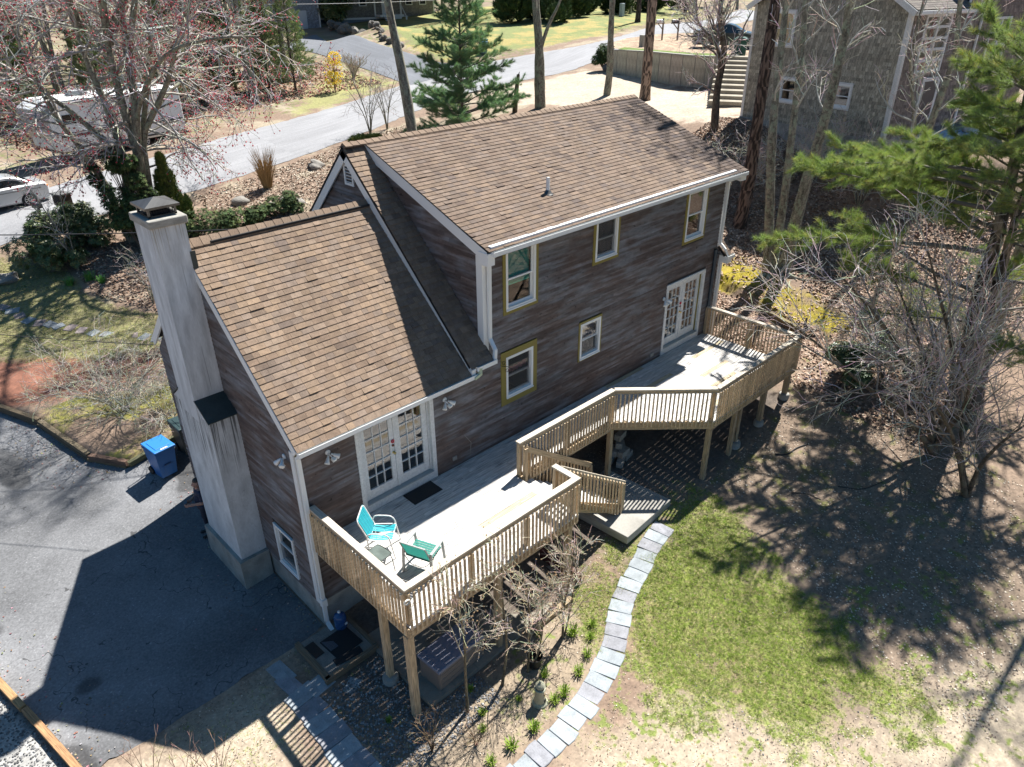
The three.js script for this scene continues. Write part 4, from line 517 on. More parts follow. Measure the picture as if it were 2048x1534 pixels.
{ // vertical-strap arm chair; front faces +z in its own frame
  const t = thing('strap_chair', 'turquoise vinyl strap patio chair with white tube frame beside the small table', 'chair', 1.02, 0, 1.18, 0.76), w = M({ color: lin(0.75, 0.73, 0.70), roughness: 0.35 }), s = M({ color: lin(0.02, 0.30, 0.36), roughness: 0.4 }), s2 = M({ color: lin(0.025, 0.36, 0.41), roughness: 0.4 });
  for (const x of [-0.29, 0.29]) mesh('arm_frame', new MB().tube(bent([[x, 0.0, 0.30], [x, 0.62, 0.20], [x, 0.62, -0.24], [x, 0.0, -0.20]], 0.14), 0.0135, 9, true), w, t);
  mesh('seat_frame', new MB().tube(bent([[-0.26, 0.42, -0.20], [-0.26, 0.44, 0.25], [0.26, 0.44, 0.25], [0.26, 0.42, -0.20], [-0.26, 0.42, -0.20]], 0.05), 0.012, 8), w, t);
  mesh('back_frame', new MB().tube(bent([[-0.26, 0.42, -0.2], [-0.27, 0.92, -0.40], [0.27, 0.92, -0.40], [0.26, 0.42, -0.2]], 0.09), 0.0135, 9), w, t);
  for (let k = 0; k < 9; k++) { if (k === 4) continue; const x = -0.205 + k * 0.0515; mesh('seat_strap', new MB().tube([V(x, 0.425, -0.2), V(x, 0.405, 0), V(x, 0.425, 0.2), V(x, 0.44, 0.262)], 0.001, 4).bar(V(x, 0.43, -0.2), V(x, 0.408, 0.02), 0.037, 0.004).bar(V(x, 0.408, 0.02), V(x, 0.453, 0.255), 0.037, 0.004).bar(V(x, 0.453, 0.255), V(x, 0.425, 0.262), 0.037, 0.004, V(0, 0, 1)), k % 2 ? s : s2, t); }
  for (let k = 0; k < 9; k++) { const x = -0.205 + k * 0.0515; mesh('back_strap', new MB().bar(V(x, 0.44, -0.192), V(x * 1.03, 0.935, -0.395), 0.037, 0.004, V(0, 0, 1)), k % 2 ? s : s2, t); }
}
{ // chair with a slatted green seat and back, its back toward the corner
  const t = thing('slatted_chair', 'green horizontal slat patio chair with pale metal arms in the near deck corner', 'chair', 1.28, 0, 2.20, 1.95), w = M({ color: lin(0.30, 0.315, 0.31), roughness: 0.5, metalness: 0.3 }), s = M({ color: lin(0.008, 0.17, 0.135), roughness: 0.45 });
  for (const x of [-0.31, 0.31]) { mesh('arm_frame', new MB().bar(V(x, 0, -0.27), V(x, 0.62, -0.21), 0.05, 0.026, V(0, 0, 1)).bar(V(x, 0.60, -0.23), V(x, 0.62, 0.24), 0.055, 0.02).bar(V(x, 0.62, 0.22), V(x, 0, 0.30), 0.05, 0.026, V(0, 0, 1)), w, t); mesh('back_upright', new MB().bar(V(x * 0.9, 0.36, -0.15), V(x * 0.9, 0.84, -0.36), 0.022, 0.022, V(0, 0, 1)), w, t); }
  mesh('brace', new MB().tube(bent([[-0.3, 0.42, -0.22], [-0.15, 0.24, -0.25], [0.15, 0.24, -0.25], [0.3, 0.42, -0.22]], 0.12), 0.008, 6), w, t); mesh('back_top', new MB().bar(V(-0.29, 0.85, -0.365), V(0.29, 0.85, -0.365), 0.025, 0.02), w, t);
  for (let k = 0; k < 8; k++) { const z = -0.17 + k * 0.054; mesh('seat_slat', new MB().bar(V(-0.285, 0.395 + 0.006 * k - (k < 2 ? 0.01 : 0), z), V(0.285, 0.395 + 0.006 * k - (k < 2 ? 0.01 : 0), z), 0.045, 0.010), s, t); }
  for (let k = 0; k < 9; k++) { const y = 0.42 + k * 0.05; mesh('back_slat', new MB().bar(V(-0.285, y, -0.165 - k * 0.0225), V(0.285, y, -0.165 - k * 0.0225), 0.04, 0.010, V(0, 0.9, 0.4)), s, t); }
}
{
  const t = thing('side_table', 'small dark metal side table with frosted glass top between the two chairs', 'table', 0.56, 0, 1.68, 0.12), m = M({ color: lin(0.02, 0.025, 0.024), roughness: 0.45, metalness: 0.5 });
  mesh('top', new RoundedBoxGeometry(0.42, 0.012, 0.42, 3, 0.0055).translate(0, 0.455, 0), M({ color: lin(0.16, 0.20, 0.19), roughness: 0.25, map: stuccoTex }), t); mesh('top_rim', new MB().tube(bent([[-0.21, 0.455, 0], [-0.21, 0.455, 0.21], [0.21, 0.455, 0.21], [0.21, 0.455, -0.21], [-0.21, 0.455, -0.21], [-0.21, 0.455, 0]], 0.09), 0.011, 7), m, t);
  for (const [x, z] of [[-1, -1], [1, -1], [1, 1], [-1, 1]]) mesh('leg', new MB().tube([V(x * 0.17, 0.45, z * 0.17), V(x * 0.20, 0.3, z * 0.20), V(x * 0.22, 0, z * 0.22)], 0.009, 6, true), m, t);
}

// ---------------------------------------------------------------- paving and things on the ground around the deck
const RP = rng(99);
function stone(parent, cx, cz, w, l, ang, tone, lift = 0.02, named = 'stone', th = 0.07) {   // an irregular flat slab: w along, l across
  const n = 10, top = [], b = new MB(); b.col = tone; const ca = Math.cos(ang), sa = Math.sin(ang), y0 = H(cx, cz) + lift, sx = (H(cx + 0.2, cz) - H(cx - 0.2, cz)) / 0.4, sz = (H(cx, cz + 0.2) - H(cx, cz - 0.2)) / 0.4;
  const cs = [[-1, -1], [0, -1.02], [1, -1], [1.01, 0], [1, 1], [0, 1.01], [-1, 1], [-1.02, 0]].map(([a, c]) => [a * w / 2 * (0.95 + RP() * 0.1), c * l / 2 * (0.95 + RP() * 0.10)]);
  const P = ([a, c], k, dy) => { const x = a * k * ca + c * k * sa, z = -a * k * sa + c * k * ca; return V(cx + x, y0 + x * sx + z * sz + dy, cz + z); };
  const N = cs.length, C = P([0, 0], 1, 0.001); for (let k = 0; k < N; k++) { const p = cs[k], q = cs[(k + 1) % N], f = (a, c, d) => { b.tri(a, c, d); const L = b.u.length; for (const [i, v] of [[6, a], [4, c], [2, d]]) { b.u[L - i] = v.x; b.u[L - i + 1] = v.z; } }; f(C, P(q, 0.96, 0), P(p, 0.96, 0)); b.quad(P(q, 0.96, 0), P(q, 1, -0.012), P(p, 1, -0.012), P(p, 0.96, 0)); b.quad(P(q, 1, -0.012), P(q, 1, -th), P(p, 1, -th), P(p, 1, -0.012)); }
  const g = b.geom(); const ix = g.index; for (let k = 0; k < ix.count; k += 3) { const e = new THREE.Vector3().fromBufferAttribute(g.attributes.position, ix.getX(k)), e1 = new THREE.Vector3().fromBufferAttribute(g.attributes.position, ix.getX(k + 1)), e2 = new THREE.Vector3().fromBufferAttribute(g.attributes.position, ix.getX(k + 2)); }
  return mesh(named, g, mat.slate, parent);
}
const BLUE = () => { const v = 0.43 + 0.12 * RP(), t = RP(); return t < 0.25 ? [v * 0.84, v * 0.82, v * 0.87] : [v * 0.94, v, v * 1.03]; };
function flagPath(name, pts, w, len, phase = 0) {
  const p = new THREE.Group(); p.name = numbered(name); p.userData.kind = 'structure'; scene.add(p); const c = new THREE.CatmullRomCurve3(pts.map(([x, z]) => V(x, 0, z))), L = c.getLength(), n = Math.round(L / len);
  for (let k = 0; k < n; k++) { const t = (k + 0.5) / n, q = c.getPointAt(t), d = c.getTangentAt(t), off = (RP() - 0.5) * 0.06; stone(p, q.x - d.z * off, q.z + d.x * off, len - 0.008, w * (0.92 + 0.16 * RP()), Math.atan2(-d.z, d.x) + (RP() - 0.5) * 0.06, BLUE(), 0.018 + RP() * 0.012); }
  return p;
}
flagPath('flagstone_path', [[7.9, 3.5], [7.07, 3.66], [6.43, 3.87], [5.79, 4.07], [5.2, 4.29], [4.56, 4.63], [4.1, 4.87], [3.73, 5.03], [3.29, 5.18], [2.84, 5.29], [2.29, 5.37], [1.74, 5.42], [1.18, 5.44], [0.4, 5.43], [-0.6, 5.4]], 0.52, 0.335);
{
  const p = flagPath('flagstone_path', [[-1.33, 1.0], [-1.29, 1.5], [-1.27, 1.9], [-1.29, 2.3], [-1.3, 2.8], [-1.29, 3.4], [-1.27, 4.6]], 0.60, 0.40);
  stone(p, -1.30, 0.40, 0.34, 0.62, 0.1, BLUE(), 0.02); stone(p, -1.32, 0.78, 0.33, 0.6, 0.12, BLUE(), 0.02); stone(p, -0.88, 1.22, 0.52, 0.42, 0.1, BLUE(), 0.02); stone(p, -0.42, 1.72, 0.36, 0.26, 0.5, BLUE(), 0.02);
  const q = new THREE.Group(); q.name = numbered('stepping_stone_path'); q.userData.kind = 'structure'; scene.add(q);
  for (const [x, z] of [[-1.4, -22.6], [-0.94, -22.12], [-0.73, -21.6], [-0.63, -21.03], [-0.49, -20.43], [-0.24, -19.93], [0, -19.55], [0.2, -19.15], [0.49, -18.7], [0.72, -18.2], [0.98, -17.67], [1.28, -17.17], [1.6, -16.7], [1.88, -16.28], [2.2, -15.85], [2.48, -15.42], [2.7, -15.0]]) { const t = RP(), v = 0.33 + 0.16 * RP(); stone(q, x, z, 0.40 + 0.1 * RP(), 0.32 + 0.09 * RP(), RP() * 3, t < 0.3 ? [v * 0.95, v * 0.75, v * 0.70] : [v * 0.95, v, v * 1.02], 0.025); }
}
{ // slab at the foot of the stairs, patio, landing
  const s = thing('concrete_slab', 'pale concrete landing slab at the foot of the deck stairs', 'slab', 7.55, -1.83, 2.18, 0.06); mesh('slab', new RoundedBoxGeometry(2.0, 0.24, 2.1, 2, 0.02).translate(0, -0.12, 0), mat.concrete, s);
  const pt = mesh('patio', new MB().box(0.42, -2.62, 0.9, 4.35, -2.36, 3.26), M({ map: stuccoTex, color: lin(0.36, 0.33, 0.28), roughness: 1 }), scene, 'structure');
  const l = thing('entry_landing', 'timber edged concrete landing with dark mats under the house corner', 'landing', 0, 0, 0), wd = new MB();
  mesh('slab', new MB().box(-0.66, -2.6, 0.12, 0.42, -2.31, 1.26), M({ map: speckTex, color: lin(0.30, 0.28, 0.25), roughness: 1 }), l);
  for (const [a, b] of [[[-0.72, 0.05], [-0.72, 1.34]], [[-0.79, 1.32], [0.5, 1.32]], [[0.46, 0.1], [0.46, 1.26]]]) { const w = new MB(); w.col = [0.26, 0.20, 0.135]; w.bar(V(a[0], -2.37, a[1]), V(b[0], -2.37, b[1]), 0.10, 0.15, V(0, 1, 0)); mesh('timber', w, mat.deck, l); }
  const m1 = thing('floor_mat', 'large black ribbed floor mat on the timber edged landing', 'mat', -0.02, -2.306, 0.72, 0.06); mesh('mat', new RoundedBoxGeometry(0.66, 0.018, 0.66, 2, 0.008).translate(0, 0.009, 0), mat.dark, m1); const rb = new MB(); for (let k = 0; k < 16; k++) rb.box(-0.30 + k * 0.012 + (k > 7 ? 0.0 : 0), 0.018, -0.3 + k * 0.01, -0.292 + k * 0.012, 0.024, 0.05); mesh('ribs', rb, M({ color: lin(0.1, 0.11, 0.13), roughness: 0.4 }), m1);
  const m2 = thing('floor_mat', 'small brown floor mat on the driveway side of the timber edged landing', 'mat', -0.55, -2.306, 0.5, 0.05); mesh('mat', new RoundedBoxGeometry(0.22, 0.012, 0.44, 2, 0.005).translate(0, 0.006, 0), M({ color: lin(0.035, 0.026, 0.022), roughness: 1 }), m2);
  const m3 = thing('floor_mat', 'ragged black floor mat on the front edge of the timber edged landing', 'mat', -0.12, -2.306, 1.14, -0.12); mesh('mat', new RoundedBoxGeometry(0.62, 0.014, 0.2, 2, 0.006).translate(0, 0.007, 0), mat.dark, m3);
  const wb = thing('water_bottle', 'large blue translucent water cooler bottle standing against the foundation', 'bottle', 0.22, -2.31, 0.34); const blue = new THREE.MeshPhysicalMaterial({ color: lin(0.10, 0.28, 0.62), roughness: 0.12, transmission: 0.75, thickness: 0, ior: 1.45 });
  mesh('bottle', new MB().lathe([[0, 0], [0.12, 0.005], [0.135, 0.03], [0.13, 0.09], [0.136, 0.12], [0.13, 0.2], [0.136, 0.23], [0.134, 0.32], [0.11, 0.37], [0.05, 0.415], [0.028, 0.43], [0.028, 0.455]], 0, 0, 0, 26), blue, wb); mesh('cap', new MB().lathe([[0.0, 0.478], [0.032, 0.476], [0.034, 0.44]], 0, 0, 0, 18), mat.white, wb); mesh('label', new MB().box(0.04, 0.13, 0.125, 0.09, 0.18, 0.139), mat.white, wb);
  const bx = thing('storage_box', 'taupe plastic deck storage box with grey lid under the deck', 'storage box', 1.34, -2.36, 2.82, 0.05); const tb = M({ color: lin(0.20, 0.165, 0.14), roughness: 0.6 });
  mesh('body', new RoundedBoxGeometry(1.22, 0.52, 0.62, 2, 0.03).translate(0, 0.26, 0), tb, bx); mesh('lid', new RoundedBoxGeometry(1.28, 0.09, 0.68, 3, 0.03).translate(0, 0.555, 0), M({ color: lin(0.21, 0.21, 0.26), roughness: 0.5 }), bx); const bb = new MB(); for (const y of [0.14, 0.28, 0.42]) bb.box(-0.56, y, 0.309, 0.56, y + 0.012, 0.316); mesh('groove', bb, tb, bx, 'stuff');
  const rd = thing('maroon_plank', 'long maroon painted plank on edge under the deck stairs', 'plank', 4.92, -2.25, 2.6, 0); mesh('plank', new MB().box(-0.06, 0.0, -0.62, 0.06, 0.3, 0.62), M({ color: lin(0.075, 0.012, 0.014), roughness: 0.75, map: grainTex }), rd); mesh('base_board', new MB().box(-0.14, -0.2, -0.6, 0.14, 0.0, 0.6), mat.concrete, rd);
  const st = thing('patio_timber', 'tan timber edging the patio between the garden bed and the deck post', 'timber', 3.75, -2.36, 3.34); { const w = new MB(); w.col = [0.40, 0.31, 0.20]; w.bar(V(-0.75, 0.0, 0), V(0.72, 0.0, 0.02), 0.15, 0.2, V(0, 1, 0)); mesh('timber', w, mat.deck, st); }
  const cb = thing('block_stack', 'stack of grey concrete blocks in the shade under the deck walkway', 'concrete blocks', 8.85, H(8.85, 0.95), 0.95, 0.3); for (const [x, y, z, r] of [[0, 0, 0, 0], [0.42, 0, 0.05, 0.1], [-0.05, 0, 0.3, 0.2], [0.38, 0, 0.33, -0.1], [0.1, 0.2, 0.04, 0.2], [0.45, 0.2, 0.12, 0.5], [0.15, 0.2, 0.3, -0.2], [0.25, 0.4, 0.12, 0.3], [0.35, 0.6, 0.1, -0.1]]) { const m = mesh('block', new RoundedBoxGeometry(0.39, 0.19, 0.19, 1, 0.012).rotateY(r).translate(x, y + 0.095, z), mat.concrete, cb); }
  const pot = thing('wire_basket', 'black wire basket on the concrete slab beside the stair post', 'basket', 7.62, -1.83, 1.95); { const b = new MB(); for (let k = 0; k < 24; k++) { const a = k / 24 * 6.283; b.tube([V(Math.cos(a) * 0.16, 0, Math.sin(a) * 0.16), V(Math.cos(a) * 0.23, 0.3, Math.sin(a) * 0.23)], 0.006, 4); } mesh('wires', b, mat.iron, pot); const c = new MB(); for (const [r, y] of [[0.165, 0.01], [0.19, 0.12], [0.21, 0.21], [0.232, 0.30]]) c.add(new THREE.TorusGeometry(r, 0.009, 6, 30), new THREE.Matrix4().makeRotationX(Math.PI / 2).setPosition(0, y, 0)); mesh('hoops', c, mat.iron, pot); mesh('liner', new MB().lathe([[0, 0.02], [0.15, 0.02], [0.2, 0.22]], 0, 0, 0, 20), mat.dark, pot); }
  const pt2 = thing('flower_pot', 'empty black nursery pot among the bare shrubs in the garden bed', 'pot', 2.62, H(2.62, 4.05), 3.98); mesh('pot', new MB().lathe([[0, 0.02], [0.13, 0.02], [0.12, 0], [0.165, 0.27], [0.18, 0.27], [0.18, 0.30], [0.165, 0.30], [0.13, 0.06]], 0, 0, 0, 26), M({ color: lin(0.013, 0.014, 0.014), roughness: 0.5 }), pt2); mesh('soil', new MB().lathe([[0, 0.12], [0.14, 0.115]], 0, 0, 0, 18), M({ color: lin(0.05, 0.035, 0.025), roughness: 1 }), pt2);
}
{ // lighthouse ornament
  const t = thing('lighthouse_ornament', 'small weathered cream lighthouse ornament in the garden bed by the path', 'ornament', 2.08, H(2.08, 4.66) - 0.02, 4.66, 0.3), cr = M({ color: lin(0.72, 0.62, 0.42), roughness: 0.8, map: stuccoTex }), gr = M({ color: lin(0.5, 0.5, 0.38), roughness: 0.8, map: stuccoTex });
  mesh('base', new MB().lathe([[0, 0], [0.165, 0], [0.175, 0.03], [0.16, 0.06], [0.135, 0.075], [0.13, 0.09]], 0, 0, 0, 10), gr, t); mesh('tower', new MB().lathe([[0.128, 0.08], [0.085, 0.40], [0.08, 0.42]], 0, 0, 0, 8), cr, t); mesh('gallery', new MB().lathe([[0.08, 0.415], [0.115, 0.42], [0.118, 0.45], [0.085, 0.452]], 0, 0, 0, 18), gr, t); mesh('lantern', new MB().lathe([[0.075, 0.45], [0.078, 0.52]], 0, 0, 0, 12), cr, t); mesh('roof', new MB().lathe([[0.10, 0.515], [0.098, 0.535], [0.075, 0.575], [0.03, 0.60], [0.022, 0.62], [0.026, 0.64], [0, 0.66]], 0, 0, 0, 18), gr, t); mesh('door', new MB().box(-0.025, 0.10, 0.10, 0.025, 0.18, 0.128), mat.dark, t); mesh('window', new MB().box(-0.016, 0.27, 0.085, 0.016, 0.32, 0.108), M({ color: lin(0.16, 0.09, 0.03), roughness: 0.6 }), t);
}
// timbers along the driveway and on the bank
{
  const OLDT = [0.17, 0.135, 0.085]; const T = (n, label, list, w = 0.15, col = OLDT) => { const t = thing(n, label, 'timber', 0, 0, 0); for (const [a, b] of list) { const m = new MB(); m.col = col.map(c => c * (0.85 + 0.3 * RP())); m.bar(V(...a), V(...b), w, w * 0.95, V(0, 1, 0), [RP() * 3, RP()]); mesh('timber', m, mat.deck, t); } return t; };
  const run = []; for (let k = 0; k < 5; k++) { const [z0, x0] = DRIVE_R[k], [z1, x1] = DRIVE_R[k + 1]; for (const h of [0.02, 0.165]) run.push([[x0 + 0.05 + (h > 0.1 ? 0.02 : 0), H(x0, z0) + h, z0 + (h > 0.1 ? 0.1 : 0)], [x1 + 0.05 + (h > 0.1 ? 0.02 : 0), H(x1, z1) + h, z1]]); } T('timber_edging', 'old mossy timbers edging the planted bed along the driveway', run);
  T('landscape_timber', 'tan landscape timber along the gravel, the one farther from the camera', [[[-6.35, -2.33, -7.6], [-5.41, -2.33, -2.31]]], 0.13, [0.42, 0.30, 0.15]); T('landscape_timber', 'tan landscape timber along the gravel, the one nearer the camera', [[[-5.39, -2.34, -2.26], [-4.92, -2.36, 0.55]]], 0.13, [0.42, 0.30, 0.15]);
  const bank = []; for (let k = 0; k < 3; k++) bank.push([[19.32 + k * 0.02, -0.80 + k * 0.15, -2.3], [18.80 + k * 0.02, -0.86 + k * 0.15, 0.1]], [[18.79 + k * 0.02, -0.86 + k * 0.15, 0.12], [18.42 + k * 0.02, -0.92 + k * 0.15, 2.05 - k * 0.3]]); T('timber_retaining_wall', 'mossy stacked timbers holding the bank beyond the far end of the deck', bank, 0.155, [0.21, 0.155, 0.075]);
}
function hose(name, label, cat, pts, r, m) { const t = tag(mesh(name, new MB().tube(new THREE.CatmullRomCurve3(pts.map(([x, z, h]) => V(x, H(x, z) + r + (h || 0), z))).getPoints(40), r, 7), m), label, cat); return t; }
hose('drain_pipe', 'black drain pipe lying on the bare soil beyond the far deck posts', 'pipe', [[12.4, 4.1], [12.6, 4.35], [13.0, 4.45], [13.3, 4.6]], 0.022, mat.dark);
for (const [n, l, a] of [['fallen_branch', 'dark fallen branch lying at the lawn edge, nearest the deck corner post', [[11.3, 5.2], [11.5, 5.5], [11.55, 5.9]]], ['fallen_branch', 'dark fallen branch lying on bare soil in the tree shade', [[12.3, 6.0], [12.6, 6.5], [13.2, 6.8]]]]) hose(n, l, 'branch', a, 0.014, M({ color: lin(0.05, 0.042, 0.036), roughness: 1 }));
// wheeled bins
function cart(label, x, z, turn, col, lid) {
  const t = thing('wheeled_bin', label, 'bin', x, H(x, z) + 0.01, z, turn), m = M({ color: lin(...col), roughness: 0.45 }), b = new MB(); b.hexa([V(-0.22, 0.04, 0.24), V(0.22, 0.04, 0.24), V(0.22, 0.04, -0.26), V(-0.22, 0.04, -0.26), V(-0.285, 0.92, 0.33), V(0.285, 0.92, 0.33), V(0.285, 0.92, -0.36), V(-0.285, 0.92, -0.36)]); mesh('body', b, m, t);
  mesh('rim', new RoundedBoxGeometry(0.61, 0.05, 0.73, 2, 0.015).translate(0, 0.90, -0.01), m, t); const l = mesh('lid', new RoundedBoxGeometry(0.62, 0.06, 0.74, 3, 0.028).rotateX(0.06).translate(0, 0.965, 0), M({ color: lin(...lid), roughness: 0.4 }), t); mesh('lid_ridge', new RoundedBoxGeometry(0.42, 0.03, 0.5, 2, 0.014).rotateX(0.06).translate(0, 0.995, 0), l.material, l); mesh('lid_label', new MB().box(-0.10, 0.986, 0.30, 0.10, 0.990, 0.345), mat.white, l);
  mesh('handle', new MB().tube([V(-0.26, 0.9, -0.36), V(-0.26, 0.93, -0.43), V(0.26, 0.93, -0.43), V(0.26, 0.9, -0.36)], 0.018, 8), m, t); mesh('grab_recess', new RoundedBoxGeometry(0.2, 0.05, 0.03, 1, 0.012).translate(0, 0.44, 0.287), M({ color: lin(...col.map(c => c * 0.4)), roughness: 0.5 }), t); const r = new MB(); for (const q of [-0.13, 0.13]) r.hexa([V(q - 0.02, 0.1, 0.258), V(q + 0.02, 0.1, 0.258), V(q + 0.02, 0.1, 0.24), V(q - 0.02, 0.1, 0.24), V(q - 0.02, 0.42, 0.292), V(q + 0.02, 0.42, 0.292), V(q + 0.02, 0.42, 0.27), V(q - 0.02, 0.42, 0.27)]); mesh('rib', r, m, t, 'stuff');
  for (const q of [-0.25, 0.25]) mesh('wheel', new THREE.CylinderGeometry(0.125, 0.125, 0.05, 20).rotateZ(Math.PI / 2).translate(q, 0.125, -0.27), mat.dark, t); return t;
}
cart('bright blue wheeled recycling bin beside the timber edged bed and driveway', -0.38, -7.72, 0.14, [0.015, 0.12, 0.34], [0.022, 0.16, 0.44]); cart('dark grey-green wheeled bin half hidden behind the chimney', 0.48, -7.95, 0.05, [0.018, 0.032, 0.034], [0.02, 0.04, 0.042]);
{ // person behind the chimney: one continuous body from a smooth blend of tapered capsules
  const J = { foot: [-0.16, 0.06], };
  const caps = [], cap = (a, b, r0, r1) => caps.push([V(...a), V(...b), r0, r1]);
  for (const s of [-1, 1]) { cap([s * 0.10, 0.92, 0], [s * 0.11, 0.50, 0.015], 0.085, 0.06); cap([s * 0.11, 0.50, 0.015], [s * 0.11, 0.09, -0.02], 0.058, 0.042); cap([s * 0.11, 0.05, -0.04], [s * 0.125, 0.035, 0.17], 0.042, 0.036); cap([s * 0.185, 1.40, 0], [s * 0.235, 1.14, 0.02], 0.056, 0.046); }
  cap([0, 0.93, 0], [0, 1.12, 0.01], 0.135, 0.13); cap([0, 1.12, 0.01], [0, 1.36, 0], 0.14, 0.125); cap([-0.1, 1.38, 0], [0.1, 1.38, 0], 0.10, 0.10); cap([0, 1.42, 0], [0, 1.53, 0.015], 0.058, 0.053);
  const field = (list, p) => { let d = 1e3; for (const [a, b, r0, r1] of list) { const ab = b.clone().sub(a), t = clamp(p.clone().sub(a).dot(ab) / ab.lengthSq()), q = p.distanceTo(a.clone().addScaledVector(ab, t)) - mix(r0, r1, t), k = 0.035, h = clamp(0.5 + 0.5 * (d - q) / k); d = mix(d, q, h) - k * h * (1 - h); } return d; };
  const march = (list, c, half, res) => { const mc = new MarchingCubes(res, mat.plain, false, false, 120000); mc.isolation = 0; for (let z = 0; z < res; z++) for (let y = 0; y < res; y++) for (let x = 0; x < res; x++) mc.field[x + y * res + z * res * res] = -field(list, V(c[0] + (2 * x / res - 1) * half, c[1] + (2 * y / res - 1) * half, c[2] + (2 * z / res - 1) * half)); mc.update(); const g = new THREE.BufferGeometry(); g.setAttribute('position', new THREE.BufferAttribute(mc.positionArray.slice(0, mc.count * 3), 3)); g.setAttribute('normal', new THREE.BufferAttribute(mc.normalArray.slice(0, mc.count * 3), 3)); g.setAttribute('uv', new THREE.BufferAttribute(new Float32Array(mc.count * 2), 2)); g.scale(half, half, half); g.translate(...c); g.computeVertexNormals(); return g; };
  const paint = (g, fn) => { const P = g.attributes.position, c = new Float32Array(P.count * 3); for (let k = 0; k < P.count; k++) c.set(fn(P.getX(k), P.getY(k), P.getZ(k)), k * 3); g.setAttribute('color', new THREE.BufferAttribute(c, 3)); return g; };
  const NAVY = [0.012, 0.02, 0.05], JEAN = [0.012, 0.016, 0.03], SKIN = [0.42, 0.22, 0.155], SHOE = [0.02, 0.02, 0.02];
  const body = paint(march(caps, [0, 0.8, 0], 0.84, 96), (x, y, z) => y < 0.08 ? SHOE : y < 0.95 ? JEAN : y > 1.47 ? SKIN : Math.abs(x) > 0.19 && y < 1.2 ? SKIN : NAVY);
  const head = paint(march([[V(0, 1.60, 0.02), V(0, 1.68, 0.0), 0.085, 0.092], [V(0, 1.56, 0.045), V(0, 1.60, 0.05), 0.055, 0.06], [V(0, 1.625, 0.10), V(0, 1.60, 0.117), 0.012, 0.016], [V(-0.088, 1.64, 0), V(-0.09, 1.61, 0), 0.018, 0.014], [V(0.088, 1.64, 0), V(0.09, 1.61, 0), 0.018, 0.014]], [0, 1.64, 0.02], 0.16, 64), (x, y, z) => y > 1.685 || (z < -0.02 && y > 1.6) ? [0.06, 0.045, 0.035] : Math.abs(y - 1.643) < 0.008 && Math.abs(Math.abs(x) - 0.032) < 0.012 && z > 0.07 ? [0.03, 0.02, 0.02] : Math.abs(y - 1.565) < 0.006 && Math.abs(x) < 0.025 && z > 0.07 ? [0.25, 0.08, 0.07] : SKIN);
  const arms = []; for (const s of [-1, 1]) { const list = [[V(s * 0.235, 1.14, 0.02), V(s * 0.10, 1.10, 0.25), 0.045, 0.03], [V(s * 0.10, 1.10, 0.25), V(s * 0.085, 1.105, 0.32), 0.036, 0.034]]; for (let f = 0; f < 4; f++) list.push([V(s * 0.085, 1.125 - f * 0.019, 0.335), V(s * 0.045, 1.12 - f * 0.019, 0.375), 0.0095, 0.0085], [V(s * 0.045, 1.12 - f * 0.019, 0.375), V(s * 0.02, 1.12 - f * 0.018, 0.36), 0.0085, 0.0075]); list.push([V(s * 0.08, 1.135, 0.30), V(s * 0.05, 1.145, 0.335), 0.012, 0.009]); arms.push(paint(march(list, [s * 0.13, 1.11, 0.2], 0.22, 72), () => SKIN)); }
  const strip = g => { for (const k of Object.keys(g.attributes)) if (!['position', 'normal', 'uv', 'color'].includes(k)) g.deleteAttribute(k); return g; };
  const t = thing('person', 'person in dark navy top standing behind the chimney holding a black controller', 'person', -0.50, H(-0.45, -4.75) + 0.005, -4.74, -1.75); mesh('body', mergeGeometries([body, head, ...arms].map(strip)), mat.plain, t);
  const c = thing('controller', 'black hand-held controller in the hands of the person by the chimney', 'controller', -0.50, H(-0.45, -4.75) + 0.005, -4.74, -1.75); mesh('grip', new RoundedBoxGeometry(0.15, 0.10, 0.05, 2, 0.02).translate(0, 1.10, 0.345), mat.dark, c); mesh('display', new RoundedBoxGeometry(0.14, 0.006, 0.09, 1, 0.002).rotateX(0.5).translate(0, 1.17, 0.36), M({ color: lin(0.03, 0.035, 0.05), roughness: 0.15 }), c);
}

